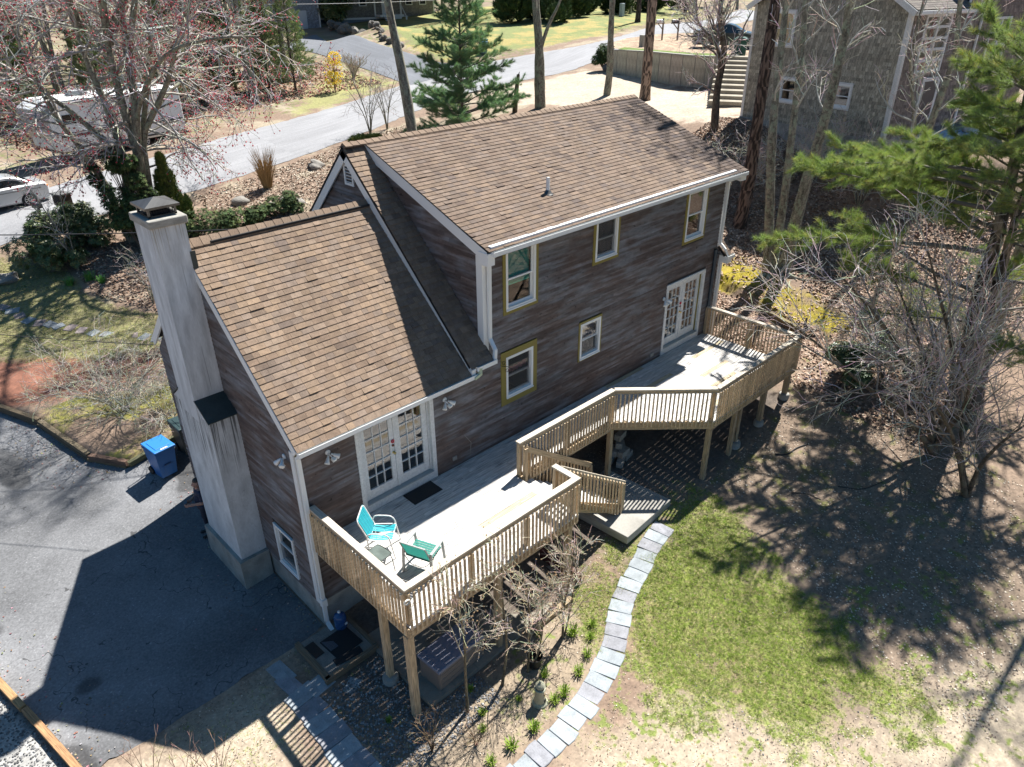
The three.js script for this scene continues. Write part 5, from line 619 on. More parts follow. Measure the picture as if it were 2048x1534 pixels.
// ---------------------------------------------------------------- the neighbouring house on the hill
const RN = rng(314);
{
  const nb = thing('neighbour_house', 'grey-brown shingled house with white corner boards behind the bare trees at the right', 'house', 28.1, 4.15, -0.56, -0.215); const P = (n, b, m, p = nb, k) => mesh(n, b, m, p, k);
  const shin = M({ map: tex(512, 512, (u, v) => { const row = Math.floor(v * 16), c = (u * 16 + (row % 2) * 0.5 + noise(row * 7.3, Math.floor(u * 16)) * 0.3), gap = c - Math.floor(c) < 0.07 ? 0.55 : 1, t = 0.66 + 0.3 * noise(Math.floor(c) * 3.1, row * 5.7), gr = noise(u * 128, v * 32); const k = gap * t * (0.85 + 0.25 * gr); return [k, k * 0.98, k * 0.95]; }, 1 / 2.2, 1 / 2.2), vertexColors: true, roughness: 1 });
  const gableP = [[0, -1.2], [-7.8, -1.2], [-7.8, 4.95], [-3.9, 7.2], [0, 4.95]];
  const wins = { W1: [-6.55, -5.45, 3.3, 4.70], W2: [-5.65, -4.65, 0.96, 1.96], W3: [-2.85, -1.95, 1.04, 2.0] };
  const hw = extrude(poly(gableP, Object.values(wins).map(([a, b, c, d]) => rectPts(a + 0.03, c + 0.03, b - 0.03, d - 0.03))), 0.15); hw.applyMatrix4(toZ); hw.translate(0.15, 0, 0); P('wall', hw, mat.inside);
  const sw = extrude(poly([[0, -1.2], [10, -1.2], [10, 6.4], [3.76, 6.4], [3.76, 4.95], [0, 4.95]], [rectPts(1.06, 2.62, 2.7, 4.66), rectPts(6.0, 2.4, 7.3, 4.4)]), 0.15); sw.translate(0, 0, -0.15); P('wall', sw, mat.inside);
  P('wall', new MB().box(9.85, -1.2, -7.8, 10, 5, -0.15).box(0.15, -1.2, -7.8, 9.85, 5, -7.65), shin, nb, 'stuff'); P('floor', new MB().box(0.2, 2.3, -7.6, 9.8, 2.45, -0.2), mat.insideFloor); P('foundation', new MB().box(-0.06, -1.6, -7.84, 0.0, 0.0, 0.05).box(0.0, -1.6, 0.0, 10, 0.05, 0.06), mat.concrete, nb, 'stuff');
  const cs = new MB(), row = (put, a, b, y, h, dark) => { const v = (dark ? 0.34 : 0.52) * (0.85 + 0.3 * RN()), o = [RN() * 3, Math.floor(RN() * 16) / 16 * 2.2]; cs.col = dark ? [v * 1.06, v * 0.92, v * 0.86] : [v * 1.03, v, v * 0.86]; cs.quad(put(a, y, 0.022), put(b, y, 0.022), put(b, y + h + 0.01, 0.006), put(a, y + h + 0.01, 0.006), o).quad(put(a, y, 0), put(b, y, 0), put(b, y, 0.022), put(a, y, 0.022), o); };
  const gp = (s, y, w) => V(-w, y, s), sp = (s, y, w) => V(s, y, w); const ex = 0.137;
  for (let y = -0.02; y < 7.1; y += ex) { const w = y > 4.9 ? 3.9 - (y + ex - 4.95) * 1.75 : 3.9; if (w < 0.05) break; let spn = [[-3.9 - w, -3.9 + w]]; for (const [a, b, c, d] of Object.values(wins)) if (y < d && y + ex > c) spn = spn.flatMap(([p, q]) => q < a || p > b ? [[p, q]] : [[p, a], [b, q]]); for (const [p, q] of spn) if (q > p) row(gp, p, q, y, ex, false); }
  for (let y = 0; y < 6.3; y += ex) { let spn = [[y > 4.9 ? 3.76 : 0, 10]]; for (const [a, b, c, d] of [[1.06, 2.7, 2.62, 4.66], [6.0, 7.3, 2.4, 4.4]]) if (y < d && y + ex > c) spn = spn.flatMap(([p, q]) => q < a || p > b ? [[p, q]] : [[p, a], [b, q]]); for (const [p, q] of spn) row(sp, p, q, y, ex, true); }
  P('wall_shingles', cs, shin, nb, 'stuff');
  const corner = (b) => P('corner_board', b, mat.whiteWood); corner(new MB().box(-0.035, -0.1, -0.14, 0.0, 4.9, 0.03)); corner(new MB().box(0.001, -0.1, 0, 0.12, 4.85, 0.034)); corner(new MB().box(-0.035, -0.1, -7.83, 0.0, 4.95, -7.68)); corner(new MB().box(3.72, 4.95, 0, 3.86, 6.3, 0.034));
  const shadeM = M({ color: lin(0.46, 0.36, 0.20), roughness: 0.9 });
  const gw = (k, o) => { const w = windowUnit(nb, wins[k], [0.07, 0.07, 0.07, 0.07], { casing: mat.whiteWood, ...o }); w.rotation.y = -Math.PI / 2; w.position.x = -0.02; return w; };
  gw('W1', { curtain: [3.35, 4.65, 0], fabric: shadeM }); gw('W2', {}); gw('W3', {});
  const grid = (x0, x1, y0, y1, nx, ny, dep) => { const holes = [], g = 0.10; const cw = (x1 - x0 - g) / nx, ch = (y1 - y0 - g) / ny; for (let i = 0; i < nx; i++) for (let j = 0; j < ny; j++) holes.push(rectPts(x0 + g + i * cw, y0 + g + j * ch, x0 + (i + 1) * cw, y0 + (j + 1) * ch)); const e = extrude(poly(rectPts(x0, y0, x1, y1), holes), 0.1); e.translate(0, 0, -0.05); const w = P('grid_window', e, mat.whiteWood); for (const h of holes) P('pane', new MB().quad(V(h[0][0], h[0][1], 0), V(h[1][0], h[1][1], 0), V(h[2][0], h[2][1], 0), V(h[3][0], h[3][1], 0)), mat.glass, w); return w; };
  grid(0.98, 2.78, 2.56, 4.72, 2, 5); grid(5.9, 7.4, 2.3, 4.5, 2, 4); P('curtain', new MB().box(1.1, 2.6, -0.5, 1.5, 4.6, -0.46).box(2.3, 2.6, -0.5, 2.65, 4.6, -0.46), M({ color: lin(0.28, 0.05, 0.05), roughness: 1 }), nb, 'stuff');
  P('door_trim', new MB().box(1.75, 0.0, 0.02, 1.9, 2.3, 0.06).box(2.85, 0, 0.02, 3.0, 2.3, 0.06).box(1.75, 2.2, 0.021, 3.0, 2.35, 0.062), mat.whiteWood, nb, 'stuff'); P('door', new MB().box(1.9, 0, 0.02, 2.85, 2.2, 0.045), M({ color: lin(0.09, 0.075, 0.07), roughness: 0.6 }));
  P('downspout', new MB().bar(V(4.9, 0, 0.08), V(4.9, 4.9, 0.08), 0.08, 0.07, V(0, 0, 1)), mat.white);
  const rf = new MB(), rs = new MB(); const sl = V(0, 1, -0.99).normalize();
  rf.hexa([V(-0.25, 4.82, 0.32), V(3.76, 4.82, 0.32), V(3.76, 7.16, -3.9), V(-0.25, 7.16, -3.9), V(-0.25, 4.92, 0.32), V(3.76, 4.92, 0.32), V(3.76, 7.26, -3.9), V(-0.25, 7.26, -3.9)]); rf.hexa([V(-0.25, 7.16, -3.9), V(10.2, 7.16, -3.9), V(10.2, 4.82, -8.1), V(-0.25, 4.82, -8.1), V(-0.25, 7.26, -3.9), V(10.2, 7.26, -3.9), V(10.2, 4.92, -8.1), V(-0.25, 4.92, -8.1)]); rf.hexa([V(3.6, 6.36, 0.3), V(10.2, 6.36, 0.3), V(10.2, 7.16, -3.9), V(3.6, 7.16, -3.9), V(3.6, 6.46, 0.3), V(10.2, 6.46, 0.3), V(10.2, 7.26, -3.9), V(3.6, 7.26, -3.9)]);
  const roofN = P('roof', rf, M({ color: lin(0.16, 0.13, 0.11), roughness: 1, map: speckTex })); for (let k = 0; k < 12; k++) for (let x = -0.25; x < 3.7; x += 0.3) { const v = 0.16 + 0.08 * RN(), A = (xx, s, h) => V(xx, 4.92 + s * 0.485, 0.32 - s * 0.875).addScaledVector(V(0, 0.875, 0.485), h); rs.col = [v * 1.1, v * 0.95, v * 0.85]; rs.quad(A(x, k * 0.145, 0.012), A(x + 0.294, k * 0.145, 0.012), A(x + 0.294, k * 0.145 + 0.15, 0.002), A(x, k * 0.145 + 0.15, 0.002)); } P('roof_shingles', rs, mat.shingle, roofN, 'stuff');
  P('rake_board', new MB().bar(V(-0.27, 4.78, 0.3), V(-0.27, 7.15, -3.9), 0.04, 0.22, V(0, 0.7, 0.7)), mat.whiteWood); P('rake_board', new MB().bar(V(-0.27, 7.15, -3.9), V(-0.27, 4.78, -8.1), 0.04, 0.22, V(0, 0.7, -0.7)), mat.whiteWood); P('gutter', new MB().box(-0.2, 4.76, 0.32, 3.8, 4.88, 0.44), mat.white); P('soffit', new MB().box(-0.2, 4.72, 0.0, 3.75, 4.8, 0.32), mat.whiteWood);
}
{ // crumpled tarp, bag and hose at the foot of the neighbour's wall
  const tarp = (label, cx, cz, w, l, turn, col, seed) => { const r = rng(seed), N = 22, b = new MB(), p = []; for (let j = 0; j <= N; j++) for (let i = 0; i <= N; i++) { const u = i / N - 0.5, v = j / N - 0.5, e = noise(i * 0.5 + seed, j * 0.5) * 0.16 + noise(i * 1.3, j * 1.3 + seed) * 0.05, edge = 1 + (noise(i * 0.8 + seed, 3) - 0.5) * 0.25; const x = u * w * edge, z = v * l * (1 + (noise(j * 0.7, seed) - 0.5) * 0.25), X = cx + x * Math.cos(turn) + z * Math.sin(turn), Z = cz - x * Math.sin(turn) + z * Math.cos(turn); b.v(X, H(X, Z) + 0.04 + e, Z, 0, 1, 0, 0, 0); } for (let j = 0; j < N; j++) for (let i = 0; i < N; i++) { const a = j * (N + 1) + i, c = a + N + 1; b.i.push(a, c, a + 1, a + 1, c, c + 1); } const g = b.geom(); g.computeVertexNormals(); return tag(mesh('tarp', g, M({ color: lin(...col), roughness: 0.45, side: THREE.DoubleSide })), label, 'tarp'); };
  tarp('crumpled blue tarp on the slope below the white corner board of the shingled house', 28.9, 0.9, 1.9, 0.7, 0.5, [0.20, 0.29, 0.46], 3); tarp('crumpled pale blue tarp against the long wall of the shingled house', 31.6, 0.75, 2.6, 1.0, -0.2, [0.22, 0.36, 0.6], 8);
  const bag = tag(mesh('sack', new THREE.SphereGeometry(0.4, 24, 16).scale(1.4, 0.5, 0.8)), 'white sack lying in front of the shingled house', 'sack'); { const p = bag.geometry.attributes.position; for (let k = 0; k < p.count; k++) { const q = 1 + (noise(p.getX(k) * 7 + 9, p.getY(k) * 7 + p.getZ(k) * 5) - 0.5) * 0.35; p.setXYZ(k, p.getX(k) * q, p.getY(k) * q, p.getZ(k) * q); } bag.geometry.computeVertexNormals(); } bag.material = M({ color: lin(0.62, 0.63, 0.64), roughness: 0.6 }); bag.position.set(33.2, H(33.2, 1.28) + 0.15, 1.28); bag.rotation.y = 0.4;
  hose('garden_hose', 'green garden hose lying in the yard of the shingled house', 'hose', [[33.4, 1.5], [33.9, 1.3], [34.3, 1.6], [34.9, 1.2], [35.4, 1.5], [34.8, 1.9], [34.2, 1.7]], 0.05, M({ color: lin(0.01, 0.33, 0.22), roughness: 0.5 }));
}

// ---------------------------------------------------------------- concrete retaining wall, terrace and steps
{
  const W = [[39.6, -24.6], [38.6, -23.6], [37.6, -21.4], [37.0, -19.2], [36.6, -17.2], [36.5, -15.4], [36.9, -14.2], [38.2, -13.6]], top = [5.55, 5.75, 5.9, 5.98, 6.0, 6.0, 6.0, 6.0]; const rw = thing('retaining_wall', 'curved pale concrete retaining wall with form joints above the gravel parking', 'wall', 0, 0, 0);
  const c = new THREE.CatmullRomCurve3(W.map(([x, z], k) => V(x, top[k], z))), n = 14; for (let k = 0; k < n; k++) { const b = new MB(); for (let j = 0; j < 3; j++) { const a = c.getPoint((k + j / 3) / n), e = c.getPoint((k + (j + 1) / 3 - (j === 2 ? 0.055 : 0)) / n), d = e.clone().sub(a).setY(0).normalize(), nn = V(-d.z, 0, d.x), q = (p, o, y) => V(p.x + nn.x * o, y, p.z + nn.z * o), off = (k % 2) * 0.02; b.hexa([q(a, -0.12 - off, H(a.x, a.z) - 0.3), q(e, -0.12 - off, H(e.x, e.z) - 0.3), q(e, 0.12, H(e.x, e.z) - 0.3), q(a, 0.12, H(a.x, a.z) - 0.3), q(a, -0.12 - off, a.y), q(e, -0.12 - off, e.y), q(e, 0.12, e.y), q(a, 0.12, a.y)]); } mesh('wall_panel', b, M({ map: stuccoTex, color: lin(0.50 + 0.04 * RN(), 0.475 + 0.04 * RN(), 0.42), roughness: 1, side: THREE.DoubleSide }), rw); }
  const cp = new MB(); const pts = c.getPoints(40); { const bk = new MB(); for (let k = 1; k < pts.length; k++) { const a = pts[k - 1], e = pts[k], d = e.clone().sub(a).setY(0).normalize(), q = (p, o, y) => V(p.x - d.z * o, y, p.z + d.x * o); bk.hexa([q(a, -0.06, H(a.x, a.z) - 0.3), q(e, -0.06, H(e.x, e.z) - 0.3), q(e, 0.1, H(e.x, e.z) - 0.3), q(a, 0.1, H(a.x, a.z) - 0.3), q(a, -0.06, a.y - 0.02), q(e, -0.06, e.y - 0.02), q(e, 0.1, e.y - 0.02), q(a, 0.1, a.y - 0.02)]); } mesh('wall_core', bk, M({ color: lin(0.2, 0.19, 0.17), roughness: 1, side: THREE.DoubleSide }), rw); } for (let k = 1; k < pts.length; k++) cp.bar(pts[k - 1].clone().add(V(0, 0.04, 0)), pts[k].clone().add(V(0, 0.04, 0)), 0.32, 0.08); mesh('coping', cp, mat.concrete, rw);
  const poly2 = [...pts.map(p => [p.x + 0.05, p.z]), [40, -12.4], [46, -10], [56, -16], [58, -27], [52, -29.4], [46.3, -28.4], [41.5, -26.3]]; const g = new THREE.ShapeGeometry(new THREE.Shape(poly2.map(([x, z]) => new THREE.Vector2(x, -z)))); g.rotateX(-Math.PI / 2); { const p = g.attributes.position; for (let k = 0; k < p.count; k++) p.setY(k, Math.abs(p.getX(k)) < 40 ? 5.93 : Math.max(5.95, 0)); } g.computeVertexNormals(); const uv = g.attributes.uv; for (let k = 0; k < uv.count; k++) uv.setXY(k, g.attributes.position.getX(k), g.attributes.position.getZ(k));
  mesh('terrace_ground', g, M({ map: tex(512, 512, (u, v) => { const a = fbm(u * 16, v * 16, 4), b = noise(u * 128, v * 128), c = 0.62 + 0.3 * (b - 0.5) + 0.4 * (a - 0.5); return [c, c * 0.86, c * 0.72]; }, 1 / 6, 1 / 6), color: lin(0.85, 0.85, 0.85), roughness: 1 }), scene, 'structure');
  const gs = new THREE.ShapeGeometry(new THREE.Shape([[37.9, 22.6], [37.0, 19], [36.8, 15.6], [38.3, 13.9], [39.9, 14.4], [38.9, 17], [39.0, 20], [39.4, 23.2]].map(p => new THREE.Vector2(...p)))); gs.rotateX(-Math.PI / 2); gs.translate(0, 5.962, 0); mesh('terrace_turf', gs, M({ color: lin(0.15, 0.22, 0.04), roughness: 1, map: speckTex }), scene, 'structure');
  const st = thing('stone_steps', 'flight of pale stone steps between the retaining wall and the shingled house', 'steps', 0, 0, 0); for (let k = 0; k < 10; k++) { const t = k / 9, x = mix(32.0, 38.2, t), z = mix(-9.9, -13.4, t), b = new MB(); b.bar(V(x - 0.75, 4.40 + k * 0.172, z - 1.1), V(x + 0.35, 4.40 + k * 0.172, z + 1.1), 0.8, 0.17, V(0, 1, 0)); const c = new MB(); c.bar(V(x - 0.75, 4.2 + k * 0.172, z - 1.1), V(x + 0.35, 4.2 + k * 0.172, z + 1.1), 0.55, 0.3, V(0, 1, 0)); mesh('step', b, M({ map: stuccoTex, color: lin(0.44, 0.40, 0.33), roughness: 1 }), st); mesh('riser', c, mat.concrete, st); }
  const po = tag(mesh('stone_post', new RoundedBoxGeometry(0.32, 1.0, 0.32, 2, 0.03).translate(40.6, 6.2, -22.6), mat.concrete), 'short concrete post behind the top of the retaining wall', 'post'); void po;
}

// ---------------------------------------------------------------- vehicles
function wheel(r, w, rimM) { const g = new THREE.Group(); const t = mesh('wheel', new THREE.TorusGeometry(r - 0.075, 0.085, 10, 28).scale(1, 1, w / 0.17), mat.dark, g); mesh('rim', new MB().lathe([[0, 0.02], [0.05, 0.03], [0.06, 0.005], [r - 0.14, 0.0], [r - 0.10, 0.03]], 0, 0, 0, 26).geom().rotateX(Math.PI / 2).translate(0, 0, w * 0.30), mat.dark, t); const sp = new MB(); for (let k = 0; k < 9; k++) { const a = k / 9 * 6.283; sp.bar(V(Math.cos(a) * 0.04, Math.sin(a) * 0.04, w * 0.44), V(Math.cos(a) * (r - 0.11), Math.sin(a) * (r - 0.11), w * 0.42), 0.035, 0.02, V(0, 0, 1)); } mesh('spokes', sp, rimM, t); mesh('rim_edge', new THREE.TorusGeometry(r - 0.115, 0.014, 8, 28).translate(0, 0, w * 0.42), rimM, t); g.remove(t); return t; }
function car(label, name, x, z, y, turn, paint, o = {}) {   // nose at +x
  const t = thing(name, label, 'car', x, y, z, turn), pm = new THREE.MeshPhysicalMaterial({ color: lin(...paint), roughness: 0.35, metalness: 0.35, clearcoat: 1, clearcoatRoughness: 0.06 }), W = 0.88, alloy = M({ color: lin(0.6, 0.6, 0.6), metalness: 0.8, roughness: 0.3 });
  const arch = (cx, s) => { const a = []; for (let k = 0; k <= 10; k++) { const q = Math.PI * (k / 10); a.push([cx + s * Math.cos(q) * 0.38, 0.30 + Math.sin(q) * 0.36]); } return a; };
  const low = [[-2.22, 0.28], ...arch(-1.36, -1), ...arch(1.38, -1), [2.2, 0.28], [2.3, 0.45], [2.28, 0.64], [2.12, 0.76], [1.1, 0.93], [-1.55, 0.99], [-2.2, 0.97], [-2.3, 0.78], [-2.28, 0.4]];
  const b = extrude(poly(low), W * 2 - 0.16, 0.08); b.translate(0, 0, -W + 0.08); mesh('body', b, pm, t);
  const cab = [[1.08, 0.90], [0.30, 1.36], [0.0, 1.43], [-0.75, 1.43], [-1.15, 1.35], [-1.92, 0.97], [-1.5, 0.93]], cg = extrude(poly(cab), W * 2 - 0.36, 0.05); { cg.translate(0, 0, -W + 0.18); const p = cg.attributes.position; for (let k = 0; k < p.count; k++) p.setZ(k, p.getZ(k) * (1.03 - 0.16 * clamp((p.getY(k) - 0.9) / 0.5))); cg.computeVertexNormals(); } mesh('cabin', cg, pm, t);
  const gm = new THREE.MeshPhysicalMaterial({ color: lin(0.012, 0.016, 0.02), roughness: 0.05, clearcoat: 1 });
  for (const s of [-1, 1]) for (const q of [[[0.86, 0.985], [0.28, 1.31], [-0.10, 1.36], [-0.10, 0.985]], [[-0.17, 0.985], [-0.17, 1.36], [-0.74, 1.36], [-1.08, 1.29], [-1.55, 1.0]]]) { const P3 = q.map(([px, py]) => V(px, py, s * ((W - 0.13) * (1.03 - 0.16 * clamp((py - 0.9) / 0.5)) + 0.012 + 0.05))), m = new MB(); for (let k = 1; k < P3.length - 1; k++) s > 0 ? m.tri(P3[0], P3[k], P3[k + 1]) : m.tri(P3[0], P3[k + 1], P3[k]); for (let k = 0; k < P3.length; k++) { const a = P3[k], c = P3[(k + 1) % P3.length], i = V(0, 0, -s * 0.03); m.quad(a, c, c.clone().add(i), a.clone().add(i)); } const gmat = gm.clone(); gmat.side = THREE.DoubleSide; mesh('side_window', m, gmat, t); }
  const slab = (x0, y0, x1, y1, w0, w1, n) => { const d = V(x1 - x0, y1 - y0, 0).normalize(), nn = V(-d.y, d.x, 0).multiplyScalar(x1 < x0 ? -1 : 1); if (nn.y < 0) nn.negate(); const A = (x, y, z, k) => V(x, y, z).addScaledVector(nn, 0.045 + k); const m = new MB(); m.hexa([A(x0, y0, w0, 0), A(x0, y0, -w0, 0), A(x1, y1, -w1, 0), A(x1, y1, w1, 0), A(x0, y0, w0, 0.014), A(x0, y0, -w0, 0.014), A(x1, y1, -w1, 0.014), A(x1, y1, w1, 0.014)]); const g2 = gm.clone(); g2.side = THREE.DoubleSide; mesh(n, m, g2, t); };
  slab(1.0, 0.95, 0.36, 1.325, 0.72, 0.60, 'windscreen'); slab(-1.84, 1.015, -1.22, 1.325, 0.68, 0.60, 'rear_window');
  for (const s of [-1, 1]) { mesh('headlight', new RoundedBoxGeometry(0.30, 0.13, 0.36, 3, 0.05).translate(2.19, 0.62, s * 0.66), new THREE.MeshPhysicalMaterial({ color: lin(0.6, 0.62, 0.65), roughness: 0.1, clearcoat: 1 }), t); mesh('tail_light', new RoundedBoxGeometry(0.14, 0.15, 0.34, 3, 0.04).translate(-2.27, 0.83, s * 0.70), M({ color: lin(...(o.tail || [0.45, 0.015, 0.015])), roughness: 0.25 }), t); mesh('mirror', new RoundedBoxGeometry(0.12, 0.13, 0.2, 3, 0.05).translate(0.72, 1.0, s * 0.98), pm, t); mesh('side_marker', new RoundedBoxGeometry(0.16, 0.10, 0.04, 2, 0.015).translate(2.02, 0.66, s * 0.885), M({ color: lin(0.8, 0.22, 0.02), roughness: 0.25 }), t); for (const hx of [0.05, -0.85]) mesh('door_handle', new RoundedBoxGeometry(0.16, 0.03, 0.03, 2, 0.012).translate(hx, 0.88, s * 0.90), pm, t);
    for (const wx of [-1.36, 1.38]) { const w = wheel(0.33, 0.2, alloy); w.position.set(wx, 0.33, s * 0.80); if (s < 0) w.rotation.y = Math.PI; t.add(w); } }
  mesh('underbody', new MB().box(-2.0, 0.2, -0.7, 2.0, 0.4, 0.7), mat.dark, t); mesh('sill_line', new MB().box(-2.0, 0.80, -0.893, 2.0, 0.815, -0.878).box(-2.0, 0.80, 0.878, 2.0, 0.815, 0.893), mat.dark, t, 'stuff'); mesh('number_plate', new MB().box(-2.395, 0.55, -0.18, -2.37, 0.66, 0.18), mat.white, t); return t;
}
{ const y = H(1.0, -31.0) + 0.09; car('silver sedan parked on the road at the left edge of the picture', 'parked_sedan', 1.25, -31.0, y, 0.10 + Math.PI, [0.62, 0.63, 0.64], { tail: [0.85, 0.25, 0.03] }); }
car('dark green-grey sedan parked on the terrace behind the retaining wall', 'parked_sedan', 43.6, -17.6, 5.97, -1.05 - 0.05, [0.02, 0.03, 0.033]);
{ // travel trailer
  const t = thing('travel_trailer', 'long white travel trailer with grey stripes parked behind the maple trunks', 'trailer', 9.3, H(9, -36.5), -37.4, 0.19), w = M({ color: lin(0.66, 0.67, 0.67), roughness: 0.4 }), g = M({ color: lin(0.035, 0.037, 0.04), roughness: 0.5 });
  const side = poly([[-3.9, 0.75], [-3.55, 0.55], [3.7, 0.55], [3.95, 0.75], [3.95, 3.0], [3.75, 3.12], [-3.7, 3.12], [-4.25, 2.75], [-4.35, 2.0], [-3.95, 1.3]]); const b = extrude(side, 2.3, 0.06); b.translate(0, 0, -1.15); mesh('body', b, w, t);
  mesh('front_cap', extrude(poly([[-4.30, 2.72], [-4.39, 2.0], [-4.0, 1.3], [-3.8, 1.3], [-3.9, 2.0], [-3.7, 2.85]]), 2.32, 0.05).translate(0, 0, -1.16), M({ color: lin(0.30, 0.31, 0.32), roughness: 0.4 }), t); const fr = (n, x0, y0, x1, y1, m) => mesh(n, new RoundedBoxGeometry(x1 - x0, y1 - y0, 0.05, 2, 0.02).translate((x0 + x1) / 2, (y0 + y1) / 2, 1.215), m, t);
  fr('window', -0.7, 1.75, 0.0, 2.3, new THREE.MeshPhysicalMaterial({ color: lin(0.01, 0.011, 0.012), roughness: 0.06 })); fr('window', 0.35, 1.8, 1.05, 2.35, new THREE.MeshPhysicalMaterial({ color: lin(0.01, 0.011, 0.012), roughness: 0.06 })); fr('window', -3.2, 1.9, -2.5, 2.4, new THREE.MeshPhysicalMaterial({ color: lin(0.01, 0.011, 0.012), roughness: 0.06 })); fr('door', 1.7, 0.75, 2.35, 2.6, w); fr('hatch', -0.5, 0.72, 0.9, 1.15, w);
  fr('stripe', -3.5, 1.24, 3.9, 1.37, g); fr('stripe', -3.3, 1.44, 3.9, 1.48, g); fr('stripe', -3.0, 0.6, 3.9, 0.70, g); const sw = new MB(); sw.bar(V(-0.6, 1.36, 1.215), V(3.9, 2.4, 1.215), 0.05, 0.09, V(0, 1, 0)); mesh('swoosh', sw, g, t); mesh('awning', new MB().tube([V(-2.6, 2.98, 1.28), V(2.9, 2.98, 1.28)], 0.075, 10, true), g, t); for (const [x, z] of [[-1.6, 0], [1.8, 0.1]]) mesh('roof_unit', new RoundedBoxGeometry(0.85, 0.3, 0.7, 3, 0.09).translate(x, 3.33, z), M({ color: lin(0.2, 0.21, 0.22), roughness: 0.5 }), t);
  for (const z of [-0.9, 0.9]) mesh('tail_light', new RoundedBoxGeometry(0.05, 0.3, 0.14, 2, 0.02).translate(4.03, 1.0, z), M({ color: lin(0.4, 0.02, 0.02), roughness: 0.3 }), t); mesh('bumper', new MB().box(3.8, 0.42, -1.1, 4.15, 0.55, 1.1), g, t); mesh('underframe', new MB().box(-3.6, 0.4, -0.9, 3.7, 0.56, 0.9), mat.dark, t); for (const x of [0.3, 1.2]) for (const s of [-1, 1]) { const q = wheel(0.35, 0.2, w); q.position.set(x, 0.35, s * 1.08); if (s < 0) q.rotation.y = Math.PI; t.add(q); } mesh('jack', new MB().bar(V(-3.3, 0, 0.8), V(-3.3, 0.6, 0.8), 0.08, 0.08, V(0, 0, 1)).bar(V(-3.3, 0, -0.8), V(-3.3, 0.6, -0.8), 0.08, 0.08, V(0, 0, 1)), g, t, 'stuff');
}
// mail boxes, bins, poles
function mailbox(label, x, z, y, turn, boxC, postC, arm, h = 1.1) { const t = thing('mailbox', label, 'mailbox', x, y, z, turn), pm = M({ color: lin(...postC), roughness: 0.9, map: grainTex }); mesh('post', new MB().bar(V(0, -0.2, 0), V(0, h + (arm ? 0.32 : -0.02), 0), 0.10, 0.10, V(0, 0, 1)), pm, t); if (arm) mesh('arm', new MB().bar(V(-0.12, h - 0.02, 0), V(0.62, h - 0.02, 0), 0.09, 0.07).bar(V(0.03, h - 0.45, 0), V(0.42, h - 0.05, 0), 0.06, 0.06), pm, t); const s = new THREE.Shape(); s.moveTo(-0.1, 0); s.lineTo(0.1, 0); s.lineTo(0.1, 0.13); s.absarc(0, 0.13, 0.1, 0, Math.PI); s.lineTo(-0.1, 0); const g = extrude(s, 0.5, 0.008); g.rotateY(Math.PI / 2); g.translate(arm ? 0.05 : -0.22, h, 0); mesh('box', g, M({ color: lin(...boxC), roughness: 0.45 }), t); mesh('flag', new MB().box(0.3, h + 0.06, -0.125, 0.33, h + 0.26, -0.115), M({ color: lin(0.4, 0.02, 0.02), roughness: 0.5 }), t); return t; }
{ const t = thing('mailbox', 'square brown wooden mailbox on a post at the left roadside', 'mailbox', 3.35, H(3.35, -27.0), -27.0, 0.3), m = M({ color: lin(0.075, 0.055, 0.045), roughness: 0.8, map: grainTex }); mesh('post', new MB().bar(V(0, -0.2, 0), V(0, 1.0, 0), 0.1, 0.1, V(0, 0, 1)), m, t); mesh('box', new MB().box(-0.24, 1.0, -0.34, 0.24, 1.5, 0.34), m, t); mesh('roof', new MB().box(-0.28, 1.5, -0.38, 0.28, 1.56, 0.38), M({ color: lin(0.10, 0.10, 0.10), roughness: 0.7 }), t); mesh('door', new MB().box(-0.255, 1.06, -0.12, -0.24, 1.42, 0.12), mat.dark, t); }
mailbox('dark mailbox leaning on a weathered post left of the brown one', 2.35, -27.3, H(2.35, -27.3), 1.9, [0.045, 0.045, 0.045], [0.10, 0.085, 0.07], false, 1.0);
mailbox('white mailbox on a wooden arm post by the far road', 46.6, -25.2, 6.0, 2.6, [0.7, 0.7, 0.68], [0.30, 0.26, 0.21], true, 1.15); mailbox('black mailbox on a wooden arm post by the far road', 47.2, -24.2, 6.0, 2.6, [0.03, 0.03, 0.035], [0.26, 0.22, 0.18], true, 1.15);
cart('dark blue wheeled bin standing behind the young white pine, by the far lawn', 42.0, -40.7, 0.6, [0.012, 0.07, 0.16], [0.015, 0.09, 0.2]); cart('teal wheeled bin with closed lid half hidden by the young white pine', 42.6, -41.4, 0.4, [0.01, 0.10, 0.12], [0.012, 0.12, 0.14]);
{ const t = thing('storage_bin', 'dark green bin with lid at the top of the stone steps', 'bin', 39.3, 5.97, -14.2, 0.5), m = M({ color: lin(0.012, 0.07, 0.045), roughness: 0.5 }); mesh('body', new RoundedBoxGeometry(1.15, 0.8, 0.75, 2, 0.05).translate(0, 0.4, 0), m, t); mesh('lid', extrude(poly([[-0.42, 0], [0.42, 0], [0.42, 0.08], [0.2, 0.2], [-0.2, 0.2], [-0.42, 0.08]]), 1.2, 0.01).rotateY(Math.PI / 2).translate(-0.6, 0.8, 0), m, t); }
{ const t = tag(mesh('utility_box', new RoundedBoxGeometry(0.5, 1.3, 0.4, 2, 0.05).translate(0, 0.65, 0), M({ color: lin(0.33, 0.38, 0.40), roughness: 0.6 })), 'narrow grey utility box at the wood edge across the road', 'utility box'); t.position.set(66.4, H(66.4, -44.8), -44.8); }
